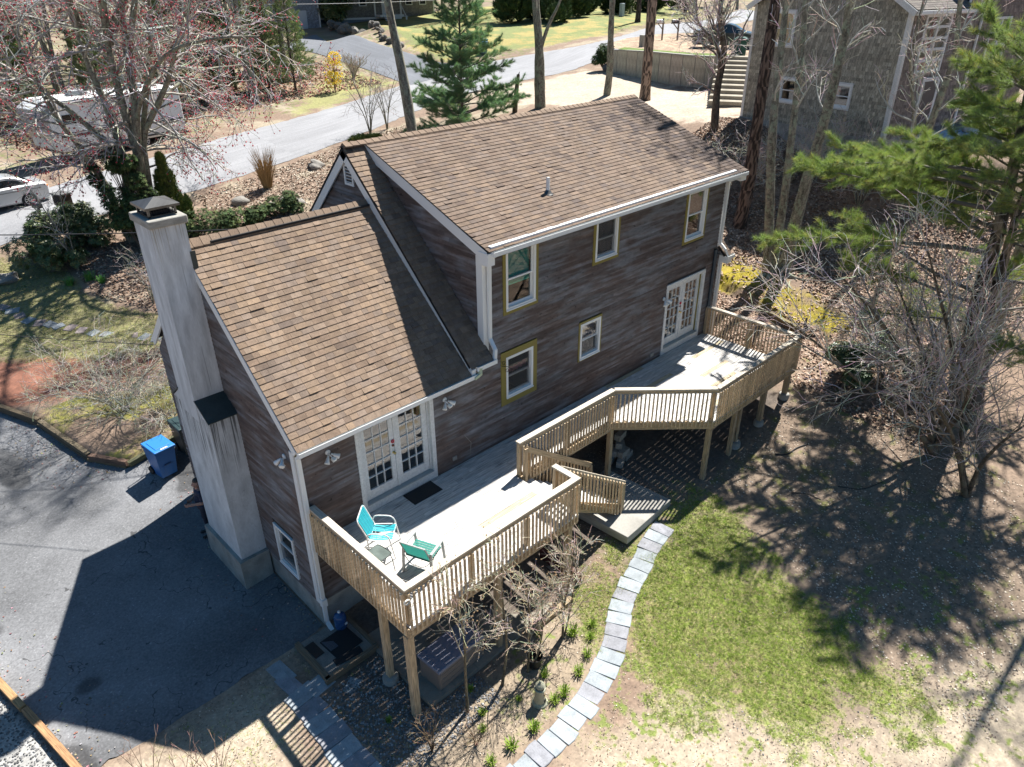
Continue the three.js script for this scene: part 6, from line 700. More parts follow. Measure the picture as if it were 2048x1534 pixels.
// ---------------------------------------------------------------- the house across the road
{
  const y = 5.0, fh = thing('grey_house', 'grey shingled house with white porch steps across the road at the top', 'house', 56.0, y, -75.5, -0.20), w = M({ map: tex(256, 256, (u, v) => { const r = Math.floor(v * 32), c = u * 24 + (r % 2) * 0.5; const k = (c - Math.floor(c) < 0.1 || v * 32 - r < 0.14 ? 0.7 : 1) * (0.8 + 0.2 * noise(Math.floor(c) * 3, r * 5)); return [k, k, k]; }, 0.25, 0.25), color: lin(0.26, 0.245, 0.22), roughness: 1 }), P = (n, b, m, k) => mesh(n, b, m, fh, k);
  P('wall', new MB().box(-7, 0.9, -8, 7.6, 7, 0), w); P('foundation', new MB().box(-6.9, -1, -7.9, 7.5, 0.7, -0.06), M({ color: lin(0.16, 0.20, 0.24), roughness: 1 })); P('water_table', new MB().box(-7.03, 0.7, -8.03, 7.63, 0.92, 0.03), mat.whiteWood); for (const x of [-7.02, -1.0, 7.42]) P('corner_board', new MB().box(x, 0.92, 0, x + 0.2, 7, 0.04), mat.whiteWood);
  P('door', new MB().box(0.2, 1.2, 0, 1.3, 3.4, 0.05), mat.whiteWood); P('porch', new MB().box(-0.9, 0.95, 0.03, 2.4, 1.2, 1.6), mat.whiteWood); for (let k = 0; k < 5; k++) P('porch_step', new MB().box(-0.4, -0.4 + k * 0.28, 1.6 + (4 - k) * 0.3, 1.9, -0.2 + k * 0.28, 1.92 + (4 - k) * 0.3), mat.whiteWood); for (const x of [-0.5, 2.0]) { P('newel_post', new MB().box(x - 0.08, -0.4, 3.0, x + 0.08, 1.1, 3.16), mat.whiteWood); P('handrail', new MB().bar(V(x, 1.0, 3.08), V(x, 2.3, 1.6), 0.08, 0.1), mat.whiteWood); P('porch_post', new MB().box(x - 0.09, 1.2, 1.45, x + 0.09, 3.8, 1.6), mat.whiteWood); }
  for (const x of [-5.4, -3.0, 3.4, 5.4]) { const wn = P('window', extrude(ring(x, 2.2, x + 1, 3.7, 0.09), 0.07).translate(0, 0, 0.0), mat.whiteWood); mesh('pane', new MB().box(x + 0.09, 2.29, 0.0, x + 0.91, 3.61, 0.02), new THREE.MeshPhysicalMaterial({ color: lin(0.02, 0.025, 0.03), roughness: 0.05 }), wn); }
  P('roof', extrude(poly([[-8.6, 6.9], [0.6, 6.9], [-4, 10.6]]), 15.2).rotateY(Math.PI / 2).translate(-7.3, 0, 0), M({ color: lin(0.14, 0.13, 0.12), roughness: 1 }));
  const gh = thing('garage', 'blue-grey shingled garage beside the side road at the top left', 'garage', 44.5, 4.9, -77.5, -0.3), gm = M({ map: w.map, color: lin(0.30, 0.34, 0.40), roughness: 1 }), Q = (n, b, m) => mesh(n, b, m, gh); Q('wall', new MB().box(-3.2, -0.8, -6, 3.2, 4.2, 0), gm); Q('gable_wall', extrude(poly([[-3.2, 4.2], [3.2, 4.2], [0, 7]]), 6).translate(0, 0, -6), gm); Q('rake_board', new MB().bar(V(-3.5, 4.0, 0.1), V(0, 7.06, 0.1), 0.1, 0.25, V(0, 0, 1)), mat.whiteWood); Q('rake_board', new MB().bar(V(3.5, 4.0, 0.1), V(0, 7.06, 0.1), 0.1, 0.25, V(0, 0, 1)), mat.whiteWood); for (const x of [-3.2, 3.06]) Q('corner_board', new MB().box(x, -0.8, 0, x + 0.14, 4.2, 0.04), mat.whiteWood); Q('garage_door', new MB().box(-1.4, -0.7, 0, 1.6, 2.0, 0.05), M({ color: lin(0.42, 0.46, 0.50), roughness: 0.7 }));
  const bl = thing('boulder_wall', 'low dry boulder wall along the side road below the grey house', 'stone wall', 0, 0, 0); const c = new THREE.CatmullRomCurve3([V(47.4, 0, -74.5), V(45.9, 0, -67), V(42.2, 0, -58), V(38.6, 0, -50.5), V(38.2, 0, -47.8)]); for (let k = 0; k < 46; k++) { const p = c.getPointAt(((k >> 1) + 0.5) / 23), big = 0.36 + 0.34 * RN() - k * 0.004, g = new THREE.DodecahedronGeometry(big, 1), q = g.attributes.position; for (let i = 0; i < q.count; i++) { const e = 1 + (noise(q.getX(i) * 3 + k * 5, q.getY(i) * 3 + q.getZ(i) * 2) - 0.5) * 0.6; q.setXYZ(i, q.getX(i) * e, q.getY(i) * e * 0.75, q.getZ(i) * e); } g.computeVertexNormals(); const v = 0.15 + 0.12 * RN(), cl = new Float32Array(q.count * 3); for (let i = 0; i < q.count; i++) cl.set([v, v * 0.95, v * 0.87], i * 3); g.setAttribute('color', new THREE.BufferAttribute(cl, 3)); const m = mesh('boulder', g, mat.rock, bl); m.position.set(p.x + (RN() - 0.5) * 0.6, H(p.x, p.z) + (k % 2 ? 0.25 : 0.75) * (1 - k / 60), p.z + (RN() - 0.5) * 0.8); m.rotation.set(RN(), RN() * 6, RN()); }
}
// wires
const wireM = M({ color: lin(0.02, 0.02, 0.022), roughness: 0.6 }), wireL = M({ color: lin(0.35, 0.35, 0.36), roughness: 0.5 });
function wire(label, a, b, sag, r = 0.012, m = wireM) { const p = []; for (let k = 0; k <= 30; k++) { const t = k / 30; p.push(V(mix(a[0], b[0], t), mix(a[1], b[1], t) - sag * 4 * t * (1 - t), mix(a[2], b[2], t))); } return tag(mesh('utility_wire', new MB().tube(p, r, 5), m), label, 'wire'); }
wire('black service cable passing behind the chimney to the house, the upper one', [-9, 4.55, -19.3], [4.6, 4.1, -7.6], 0.25, 0.016); wire('thin black cable dipping over the left lawn, the lower one', [-12, 4.0, -22], [0.0, 2.2, -6.9], 0.5, 0.010);
wire('pale overhead wire in front of the grey house, the upper one', [20, 10.5, -62], [70, 9.8, -56], 0.7, 0.02, wireL); wire('pale overhead wire in front of the grey house, the lower one', [20, 8.6, -61], [70, 9.0, -56], 0.7, 0.02, wireL);

// ---------------------------------------------------------------- trees and plants
const UP = V(0, 1, 0);
function wander(r, p, dir, len, n, wig, trop, r0, r1) { const pts = [p.clone()], rad = [r0], d = dir.clone().normalize(), q = p.clone(); for (let k = 1; k <= n; k++) { d.x += (r() - 0.5) * wig; d.y += (r() - 0.5) * wig + trop; d.z += (r() - 0.5) * wig; d.normalize(); q.addScaledVector(d, len / n); pts.push(q.clone()); rad.push(mix(r0, r1, k / n)); } return { pts, rad, dir: d }; }
function aside(r, dir, ang, az) { const a = Math.abs(dir.y) < 0.9 ? UP : V(1, 0, 0), s = dir.clone().cross(a).normalize(), t = s.clone().cross(dir), c = Math.cos(ang), sn = Math.sin(ang); return dir.clone().multiplyScalar(c).addScaledVector(s, sn * Math.cos(az)).addScaledVector(t, sn * Math.sin(az)); }
const along = (b, t) => { const f = t * (b.pts.length - 1), k = Math.min(b.pts.length - 2, Math.floor(f)), u = f - k; return { p: b.pts[k].clone().lerp(b.pts[k + 1], u), d: b.pts[k + 1].clone().sub(b.pts[k]).normalize(), r: mix(b.rad[k], b.rad[k + 1], u) }; };
function spline(pts, r0, r1, base, n = 12, rnd) { const c = new THREE.CatmullRomCurve3(pts.map(p => V(p[0] - base[0], p[1] - base[1], p[2] - base[2]))), P = c.getPoints(n), R0 = P.map((p, k) => mix(r0, r1, k / n) * (1 + (rnd ? (rnd() - 0.5) * 0.16 : 0)) * (k === 0 ? 1.35 : 1)); return { pts: P, rad: R0 }; }
// bare tree: given stems, then three orders of side branches; returns tip points in tips
function branchOut(r, stems, tw, cfg, tips) {
  let level = stems.filter(s => !(s.from > 1)).map(s => ({ ...s, L: s.len || cfg.len[0] * 1.6 }));
  for (let o = 0; o < cfg.kids.length; o++) {
    const next = [];
    for (const b of level) {
      const n = Math.max(1, Math.round(cfg.kids[o] * (0.7 + 0.6 * r()))), from0 = o === 0 && b.from ? b.from : cfg.from;
      for (let k = 0; k < n; k++) {
        const t = mix(o === 0 ? from0 : 0.18, 1, (k + 0.3 + 0.7 * r()) / (n + 0.3)), a = along(b, Math.min(t, 0.995)), az = cfg.flat ? (r() < 0.5 ? 0 : Math.PI) + (r() - 0.5) * 1.2 : r() * 6.283, d = aside(r, a.d, cfg.ang[o] * (0.75 + 0.5 * r()), az); d.y += cfg.lift[o]; if (cfg.bias) d.addScaledVector(cfg.bias, cfg.biasK[o]); d.normalize();
        const L = cfg.len[o] * (0.55 + 0.7 * r()) * (1.15 - 0.45 * t), r0 = Math.max(cfg.min, Math.min(a.r * 0.62, cfg.rad[o])), nb = wander(r, a.p, d, L, cfg.seg[o], cfg.wig, cfg.trop[o], r0, Math.max(cfg.min * 0.55, r0 * 0.4));
        const light = o >= 1; tw.col = light ? cfg.twig.map(c => c * (0.8 + 0.4 * r())) : cfg.bark; tw.tube(nb.pts, nb.rad, o === 0 ? 5 : o === 1 ? 4 : 3); next.push(nb); if (o === cfg.kids.length - 1) tips.push(nb.pts[nb.pts.length - 1], nb.pts[Math.max(1, nb.pts.length - 2)]);
      }
    }
    level = next;
  }
}
function inst(name, geo, m, list, parent, kind) { const im = new THREE.InstancedMesh(geo, m, list.length), mm = new THREE.Matrix4(), q = new THREE.Quaternion(), e = new THREE.Euler(), c = new THREE.Color(); list.forEach((l, k) => { if (l.q) q.copy(l.q); else { e.set(l.rx || 0, l.ry || 0, l.rz || 0); q.setFromEuler(e); } mm.compose(l.p, q, V(1, 1, 1).multiplyScalar(l.s || 1)); im.setMatrixAt(k, mm); if (l.c) im.setColorAt(k, c.setRGB(...l.c)); }); im.name = parent === scene ? numbered(name) : name; if (kind) im.userData.kind = kind; im.castShadow = im.receiveShadow = true; parent.add(im); return im; }
const BARK = [0.40, 0.41, 0.375], TWIG = [0.50, 0.47, 0.43];
const BASIC = { kids: [6, 5, 4], from: 0.4, ang: [0.9, 0.85, 0.8], lift: [0.25, 0.15, 0.1], len: [2.6, 1.3, 0.6], rad: [0.06, 0.028, 0.013], seg: [6, 4, 3], wig: 0.45, trop: [0.05, 0.04, 0.02], min: 0.008, bark: BARK, twig: TWIG };
function bareTree(name, label, base, stems, seed, cfg = {}, o = {}) { // stems: [points, r0, r1]
  const r = rng(seed), t = thing(name, label, o.cat || 'tree', base[0], base[1], base[2], 0, o.group), S2 = stems.map(([p, a, b, f]) => ({ ...spline(p, a, b, base, o.n || 12, r), from: f })), tw = new MB(), tips = []; for (const s of S2) { s.len = 4; const b = new MB(); b.col = o.bark || BARK; b.tube(s.pts, s.rad, o.sides || 9); mesh('trunk', b, o.furrow ? mat.furrow : mat.bark, t); }
  branchOut(r, S2, tw, { ...BASIC, bark: o.bark || BARK, ...cfg }, tips); mesh('crown', tw, mat.twig, t, 'stuff'); t.userData.tips = undefined; return [t, tips, r];
}
// needle tuft and leaf shapes
function needleTuft(n, len, w, spread, seed) { const r = rng(seed), b = new MB(); for (let k = 0; k < n; k++) { const a = r() * 6.283, t = r() * spread, d = V(Math.sin(t) * Math.cos(a), Math.cos(t), Math.sin(t) * Math.sin(a)), s = aside(r, d, Math.PI / 2, r() * 6.283), L = len * (0.7 + 0.5 * r()), v = 0.75 + 0.5 * r(); b.col = [v, v, v]; const o = V(0, -r() * len * 0.5, 0); b.tri(o.clone().addScaledVector(s, -w), o.clone().addScaledVector(s, w), o.clone().addScaledVector(d, L)); } return b.geom(); }
const TUFT = needleTuft(26, 0.13, 0.0035, 1.15, 3), TUFT_BIG = needleTuft(30, 0.17, 0.0042, 1.2, 4), SPRAY = needleTuft(22, 0.14, 0.011, 0.8, 6), TUFT_FAR = needleTuft(26, 0.3, 0.018, 1.25, 8);
const LEAF = (() => { const b = new MB(), w = 0.022, L = 0.12; b.tri(V(0, 0, 0), V(w, 0.004, L * 0.45), V(0, -0.004, L * 0.5)).tri(V(0, 0, 0), V(0, -0.004, L * 0.5), V(-w, 0.004, L * 0.45)).tri(V(w, 0.004, L * 0.45), V(0, -0.02, L), V(0, -0.004, L * 0.5)).tri(V(0, -0.004, L * 0.5), V(0, -0.02, L), V(-w, 0.004, L * 0.45)); return b.geom(); })();
const WHORL = (() => { const b = new MB(), m = new THREE.Matrix4(), r = rng(2); for (let k = 0; k < 9; k++) { m.makeRotationFromEuler(new THREE.Euler(-0.5 + r() * 0.8, k * 0.7 + r() * 0.2, 0, 'YXZ')); const v = 0.7 + 0.6 * r(); const g = LEAF.clone(); const c = g.attributes.color; for (let i = 0; i < c.count; i++) c.setXYZ(i, v, v, v); b.col = [v, v, v]; b.add(g, m); } return b.geom(); })();
const BUD = new THREE.OctahedronGeometry(0.022, 0); BUD.setAttribute('color', new THREE.Float32BufferAttribute(new Float32Array(BUD.attributes.position.count * 3).fill(1), 3));
const vary = (r, c, k = 0.35) => { const v = 1 - k / 2 + k * r(); return [c[0] * v * (0.92 + 0.16 * r()), c[1] * v, c[2] * v * (0.9 + 0.2 * r())]; };

// the red maple by the road
{
  const base = [5.5, -0.25, -23.6];
  const [t, tips, r] = bareTree('red_maple', 'large grey multi-stemmed maple with red flower buds behind the chimney', base, [
    [[[5.6, -0.2, -23.5], [5.8, 1.7, -23.4], [5.9, 3.8, -23.2], [6.2, 5.9, -22.9], [6.3, 7.8, -22.8], [6.5, 9.6, -22.6], [6.6, 12, -22.5]], 0.27, 0.06], [[[5.3, -0.2, -23.8], [5.9, 3.2, -23.3], [5.8, 5.3, -23.3], [5.8, 7.4, -23.3], [5.9, 9, -23.3], [6.1, 11.6, -23.1]], 0.24, 0.06],
    [[[5.1, -0.2, -24], [5.4, 3.8, -23.7], [5.3, 5.6, -23.8], [5.1, 7.2, -24], [5, 8.5, -24.1], [4.9, 11, -24.2]], 0.2, 0.05], [[[5, -0.2, -24.1], [4.7, 1.7, -24.1], [4.1, 3.9, -24.4], [3.5, 5.4, -24.7], [3.2, 7.3, -24.8], [2.8, 9.6, -24.8]], 0.19, 0.05],
    [[[5.9, 1.2, -23.4], [6, 1.9, -23.3], [6.3, 4.4, -23.2], [6.6, 5, -22.9], [7.4, 6.4, -22.3], [7.8, 7.3, -22.1], [8.4, 8.8, -21.6], [9, 10.5, -21.2]], 0.17, 0.05], [[[5.6, 0.5, -23.6], [6.2, 3.8, -23.5], [7.4, 8.1, -22.9], [7.9, 10.9, -23]], 0.17, 0.05],
    [[[6, 4.6, -23.2], [6.3, 5.9, -22.5], [7.2, 7.6, -21.2], [8.4, 8.2, -19.5], [9.7, 8.3, -17.9]], 0.12, 0.04], [[[5, 4.2, -24], [3.6, 6, -24.6], [1.8, 7.2, -25.6], [0, 7.6, -27]], 0.12, 0.04], [[[5.9, 3.5, -23.3], [7.5, 5.2, -24.4], [10, 6.4, -25.6], [13, 6.5, -26.6]], 0.11, 0.035], [[[6.3, 7.5, -22.8], [7.3, 12, -20.5], [8.2, 15.5, -16.5], [8.6, 17.5, -13.5]], 0.13, 0.03], [[[5.9, 8, -23.3], [5.5, 13, -20.5], [5.4, 16, -17], [5, 17.5, -14.5]], 0.13, 0.03], [[[6, 8.5, -23], [8.6, 13, -21], [10.8, 16, -18.5], [11.6, 17.5, -16.5]], 0.13, 0.03], [[[5.2, 8.5, -24], [4, 13, -22], [2.8, 16, -19.5]], 0.12, 0.03]], 11,
    { kids: [12, 7, 6], from: 0.22, len: [3.5, 1.7, 0.8], rad: [0.055, 0.026, 0.013], lift: [-0.1, -0.12, -0.05], trop: [-0.03, -0.02, 0.05], ang: [1.05, 0.8, 0.75], wig: 0.5, seg: [7, 4, 3], min: 0.0095, twig: [0.48, 0.45, 0.41], bark: [0.33, 0.315, 0.28] });
  inst('buds', BUD, M({ color: lin(0.40, 0.035, 0.05), roughness: 0.7 }), tips.flatMap(p => r() < 0.6 ? [{ p: p.clone().add(V((r() - 0.5) * 0.1, (r() - 0.5) * 0.1, (r() - 0.5) * 0.1)), s: 1.0 + 1.3 * r(), ry: r() * 6 }] : []), t, 'stuff');
}
// trunks along the street behind the ridge
const UPC = { kids: [6, 4, 3], from: 0.62, len: [2.6, 1.2, 0.6], min: 0.012 };
bareTree('street_tree', 'tall grey bare trunk left of the young pine, knotted halfway up', [14.1, -0.1, -13.8], [[[[14.1, -0.2, -13.8], [13.8, 4.5, -14], [13.6, 7.2, -14.2], [13.45, 8.8, -14.4], [13.3, 10.5, -14.5], [13.3, 13, -14.4], [13, 19, -14]], 0.25, 0.06, 0.7], [[[13.3, 10.8, -14.5], [14.6, 14, -13], [16, 18.5, -11.5]], 0.13, 0.04], [[[13.3, 11.4, -14.5], [12, 15, -13], [10.6, 19, -11.8]], 0.12, 0.04], [[[13.3, 12, -14.4], [14, 16, -16.4], [14.6, 20, -18]], 0.12, 0.04], [[[13.3, 11.2, -14.5], [11.6, 14, -16], [9.8, 17.5, -17.4]], 0.12, 0.04]], 21, { kids: [10, 6, 5], from: 0.3, len: [3.0, 1.5, 0.8], rad: [0.06, 0.03, 0.018], min: 0.013 }, { n: 22 });
bareTree('street_tree', 'tall grey bare forked trunk with a dark knot hole behind the roof ridge', [27.9, 3.1, -20.2], [[[[27.9, 2.9, -20.2], [27.9, 4.8, -20.3], [27.8, 6.9, -20.3], [27.7, 9.1, -20.5], [27.5, 14, -20.6]], 0.37, 0.15], [[[27.8, 6.4, -20.3], [28.2, 7.8, -20], [28.6, 9.1, -19.5], [29.2, 13, -18.8]], 0.13, 0.04]], 22, UPC, { n: 20 });
bareTree('street_tree', 'slender grey trunk with swollen knot in front of the concrete retaining wall', [32.1, 3.6, -18.7], [[[[32.1, 3.4, -18.7], [32.2, 5.4, -18.6], [32.1, 7.5, -18.6], [32.1, 10.3, -18.6], [32.2, 14, -18.6]], 0.24, 0.12]], 23, UPC, { n: 20 });
bareTree('street_tree', 'straight dark brown furrowed trunk in front of the retaining wall, behind the ridge end', [32.1, 3.7, -15.8], [[[[32.1, 3.4, -15.8], [32.1, 6.1, -15.8], [32.1, 9.1, -15.8], [32.1, 11.5, -15.8], [32, 17, -15.8]], 0.33, 0.17]], 24, UPC, { furrow: true, bark: [0.36, 0.30, 0.26], n: 18 });
{ const t = thing('snag', 'short broken dead trunk standing by the gravel behind the ridge', 'tree stump', 26.75, 3.1, -21.15), b = new MB(); b.col = [0.24, 0.20, 0.16]; b.tube([V(-0.05, -0.2, -0.05), V(0, 0.9, 0), V(0.08, 1.7, 0.05), V(0.14, 2.25, 0.1)], [0.17, 0.14, 0.12, 0.09], 9, true); mesh('trunk', b, mat.bark, t); const c = new MB(); c.col = [0.3, 0.25, 0.18]; c.tube([V(0.14, 2.2, 0.1), V(0.18, 2.4, 0.16)], [0.05, 0.01], 5); mesh('splinter', c, mat.bark, t); }
bareTree('bare_tree', 'thin twisted bare tree left of the shingled house corner', [27.4, 3.4, -8.1], [[[[27.4, 3.2, -8.1], [27.3, 5.6, -8.2], [27.3, 7.3, -8.1], [27.1, 8.7, -8.4], [27.1, 12, -8.3]], 0.2, 0.08], [[[27.3, 6.6, -8.1], [26.9, 7.6, -8.4], [26.3, 8.5, -9.0], [26.2, 10, -9.2]], 0.07, 0.03]], 25, { kids: [20, 6, 4], from: 0.2, len: [2.0, 0.95, 0.5], twig: [0.58, 0.53, 0.48], wig: 0.65 }, { n: 22, bark: [0.22, 0.18, 0.155] });
// dark pine trunk beside the house, crown above the frame
function pineTree(name, label, base, trunkPts, r0, r1, seed, o) {
  const r = rng(seed), t = thing(name, label, 'pine tree', base[0], base[1], base[2], 0, o.group), s = spline(trunkPts, r0, r1, base, 16, r), tr = new MB(); tr.col = o.bark || [0.17, 0.145, 0.12]; tr.tube(s.pts, s.rad, 10); mesh('trunk', tr, mat.furrow, t);
  const lb = new MB(), tufts = []; lb.col = o.limbCol || [0.15, 0.135, 0.115];
  for (const l of o.limbs) { // [t along trunk, azimuth, length, pitch, tuft share]
    const a = along(s, l[0]), d = V(Math.cos(l[1]), Math.tan(l[3]), Math.sin(l[1])).normalize(), main = wander(r, a.p, d, l[2], 8, o.wig || 0.16, o.droop ?? 0.02, Math.min(a.r * 0.5, 0.018 + l[2] * 0.010), 0.008); lb.tube(main.pts, main.rad, 5);
    const n = Math.round(l[2] * (o.side || 7));
    for (let k = 0; k < n; k++) { const u = mix(l[5] ?? 0.3, 1, (k + r()) / n), b = along(main, u), sd = aside(r, b.d, 0.75 + 0.4 * r(), (r() < 0.5 ? 0 : Math.PI) + (r() - 0.5) * 1.1), L = (o.twigLen || 0.75) * (0.5 + 0.7 * r()) * (1.25 - 0.6 * u), br = wander(r, b.p, sd, L, 4, 0.2, 0.03, 0.010, 0.004); lb.tube(br.pts, br.rad, 3); const m = Math.max(2, Math.round(L * (o.dens || 11) * (l[4] ?? 1))); for (let q = 0; q < m; q++) { const e = along(br, 0.2 + 0.8 * (q + r()) / m), dd = e.d.clone().add(V((r() - 0.5) * 0.9, 0.25 + r() * 0.35, (r() - 0.5) * 0.9)).normalize(); tufts.push({ p: e.p.add(V((r() - 0.5) * 0.06, (r() - 0.5) * 0.06, (r() - 0.5) * 0.06)), q: new THREE.Quaternion().setFromUnitVectors(UP, dd), s: 0.75 + 0.5 * r(), c: vary(r, r() < 0.18 ? o.col2 || [0.20, 0.20, 0.04] : o.col, 0.5) }); } }
    const e = along(main, 0.99); for (let q = 0; q < 4; q++) tufts.push({ p: e.p.clone(), q: new THREE.Quaternion().setFromUnitVectors(UP, e.d.clone().add(V(r() - 0.5, r() * 0.5, r() - 0.5)).normalize()), s: 1, c: vary(r, o.col, 0.5) });
  }
  mesh('limbs', lb, mat.twig, t, 'stuff'); inst('foliage', o.tuft || TUFT, o.leafMat || mat.needle, tufts, t, 'stuff'); return t;
}
const whorls = (seed, t0, t1, n, per, L0, L1, p0, p1, share) => { const r = rng(seed), a = []; for (let k = 0; k < n; k++) { const u = (k + 0.5) / n; for (let j = 0; j < per; j++) a.push([clamp(mix(t0, t1, u) + (r() - 0.5) * 0.03, 0.02, 0.98), (j / per + r() * 0.16) * 6.283 + k * 1.3, mix(L0, L1, u) * (0.75 + 0.5 * r()), mix(p0, p1, u) + (r() - 0.5) * 0.2, share]); } return a; };
pineTree('white_pine', 'young bushy green white pine between the bare trunks behind the roof ridge', [23.05, 2.6, -21.7], [[23.05, 2.4, -21.7], [23.1, 6.5, -21.7], [23.15, 11.6, -21.7]], 0.11, 0.02, 31, { limbs: [...whorls(5, 0.04, 0.93, 13, 6, 3.9, 0.5, 0.06, 0.7, 1)], col: [0.13, 0.26, 0.10], col2: [0.22, 0.31, 0.09], side: 9, dens: 14, twigLen: 0.85, tuft: TUFT_BIG });
pineTree('pitch_pine', 'leaning dark brown pine trunk between our house and the shingled neighbour', [22.95, 0.8, -3.75], [[23, 0.5, -3.8], [23.1, 2.3, -3.7], [23.1, 6, -3.7], [23.1, 9.5, -3.7], [23, 14, -3.8], [22.6, 19, -4]], 0.30, 0.12, 32, { limbs: whorls(9, 0.78, 0.98, 4, 4, 2.6, 1.4, 0.2, 0.5, 1), col: [0.10, 0.15, 0.045], side: 4, dens: 6, tuft: TUFT_BIG, bark: [0.17, 0.135, 0.12] });
{ // the twin pine at the right edge; long limbs reach toward the deck
  const L = whorls(41, 0.62, 0.97, 4, 5, 2.2, 1.5, 0.08, 0.5, 1.1); const W = 4.7;
  L.push([0.30, W + 0.15, 4.8, 0.02, 0.5, 0.55], [0.40, W - 0.25, 5.6, 0.06, 1.4, 0.35], [0.46, W + 0.45, 4.6, 0.05, 1.4, 0.3], [0.53, W + 0.1, 5.4, 0.10, 1.6, 0.3], [0.56, W - 0.7, 4.4, 0.1, 1.6, 0.3], [0.50, W - 0.45, 5.0, 0.05, 1.6, 0.3], [0.54, W + 0.6, 4.2, 0.1, 1.2, 0.3], [0.58, W - 0.2, 4.4, 0.15, 1.2, 0.3], [0.3, 0.2, 3.5, 0.05, 0.8, 0.4], [0.34, 1.6, 3.4, 0.05, 0.8, 0.4], [0.24, 2.6, 3.2, 0, 0.6, 0.5], [0.18, 5.5, 3.4, 0, 0.5, 0.5], [0.22, W + 0.9, 2.4, -0.05, 0.15, 0.4], [0.24, W - 0.6, 2.8, 0, 0.12, 0.4], [0.16, 0.5, 3, 0, 0.3, 0.5], [0.42, 5.2, 4, 0.1, 1.1, 0.3], [0.28, 4.9, 4.2, 0.02, 1, 0.4]);
  pineTree('white_pine', 'tall double-trunked pine with soft green boughs at the right edge', [16.95, -1.25, 7.2], [[16.9, -1.5, 7.2], [16.8, 0.4, 7.1], [16.7, 2.6, 6.9], [16.6, 4.2, 6.9], [16.5, 5.8, 6.8], [16.45, 7.0, 6.7], [16.4, 8.0, 6.6], [16.4, 8.6, 6.6]], 0.23, 0.06, 33, { limbs: L, col: [0.22, 0.31, 0.06], col2: [0.34, 0.35, 0.07], side: 10, dens: 15, twigLen: 0.85, tuft: TUFT_BIG, bark: [0.28, 0.26, 0.22], wig: 0.2, droop: 0.01 });
  pineTree('white_pine', 'slimmer pine trunk growing close beside the tall double-trunked pine', [17.3, -1.2, 7.5], [[17.2, -1.4, 7.5], [17.0, 0.8, 7.3], [16.9, 2.6, 7.2], [16.85, 4, 7.15], [16.85, 5.3, 7.1], [16.9, 6.4, 7.2], [17, 7.6, 7.3]], 0.16, 0.05, 34, { limbs: [...whorls(43, 0.5, 0.95, 6, 5, 2.6, 1.4, 0.1, 0.5, 1), [0.3, 0.6, 3, 0, 0.8, 0.4], [0.36, 5.8, 2.6, 0.05, 0.8, 0.4]], col: [0.21, 0.30, 0.06], col2: [0.34, 0.35, 0.07], side: 8, dens: 12, tuft: TUFT_BIG, bark: [0.28, 0.26, 0.22] });
  bareTree('bare_tree', 'tall bare oak standing beyond the right edge of the lawn', [18.6, -1.5, 10.6], [[[[18.6, -1.7, 10.6], [18.5, 3, 10.6], [18.2, 8, 10.4], [18.3, 15, 10.2]], 0.28, 0.06], [[[18.4, 4, 10.5], [16.8, 8, 9.6], [15.8, 13, 8.8]], 0.14, 0.04], [[[18.3, 6, 10.5], [19.2, 9, 12], [19.4, 14, 13]], 0.13, 0.04]], 35, { kids: [8, 5, 4], from: 0.3, len: [3.2, 1.5, 0.8], rad: [0.07, 0.035, 0.018], min: 0.012 });
  bareTree('bare_tree', 'tall forked bare maple beyond the right edge, uphill of the oak', [21.5, -0.6, 6.6], [[[[21.5, -0.8, 6.6], [21.6, 4, 6.7], [21.9, 9, 7.2], [22, 16, 7.4]], 0.25, 0.06], [[[21.6, 4.5, 6.7], [20.6, 9, 6.2], [20.2, 14, 5.8]], 0.14, 0.04]], 36, { kids: [9, 5, 4], from: 0.45, len: [3.0, 1.5, 0.8], rad: [0.07, 0.035, 0.018], min: 0.012 });
}
// the three-stemmed tree at the far end of the deck
bareTree('bare_tree', 'three-stemmed grey bare tree with spreading surface roots beyond the far deck end', [21.1, 0.0, -0.95], [[[[20.9, -0.1, -1.1], [20.6, 3, -1.4], [20.3, 5.6, -1.6], [20.2, 8.1, -1.7], [20.1, 10.8, -1.8], [20, 13.5, -2]], 0.19, 0.06], [[[21, 0, -1], [20.9, 3, -1], [20.8, 5.6, -1.1], [20.7, 8, -1.2], [20.5, 11, -1.4], [20.4, 14, -1.5]], 0.17, 0.06], [[[21.6, 0, -0.8], [21.7, 2.9, -0.7], [21.9, 5.7, -0.5], [22, 8.3, -0.4], [22, 10.5, -0.5], [22.3, 14, -0.4]], 0.25, 0.07], ...[[-1.3, 0.5], [-1.5, -0.5], [-0.6, 1.3], [0.4, 1.5], [1.5, 1.1], [-1.9, 0.1], [0.9, -1.2], [1.9, 0.5]].map(([dx, dz]) => [[[21.15 + dx * 0.1, 0.30, -0.95 + dz * 0.1], [21.15 + dx * 0.4, H(21.15 + dx * 0.4, -0.95 + dz * 0.4) + 0.08, -0.95 + dz * 0.4], [21.15 + dx * 0.8, H(21.15 + dx * 0.8, -0.95 + dz * 0.75) + 0.03, -0.95 + dz * 0.75], [21.15 + dx * 1.1, H(21.15 + dx * 1.1, -0.95 + dz * 1.1) - 0.03, -0.95 + dz * 1.1]], 0.10, 0.02, 2])], 41, { kids: [9, 5, 4], from: 0.4, len: [2.0, 1.0, 0.5], rad: [0.035, 0.017, 0.010], twig: [0.47, 0.43, 0.385] }, { n: 16 });
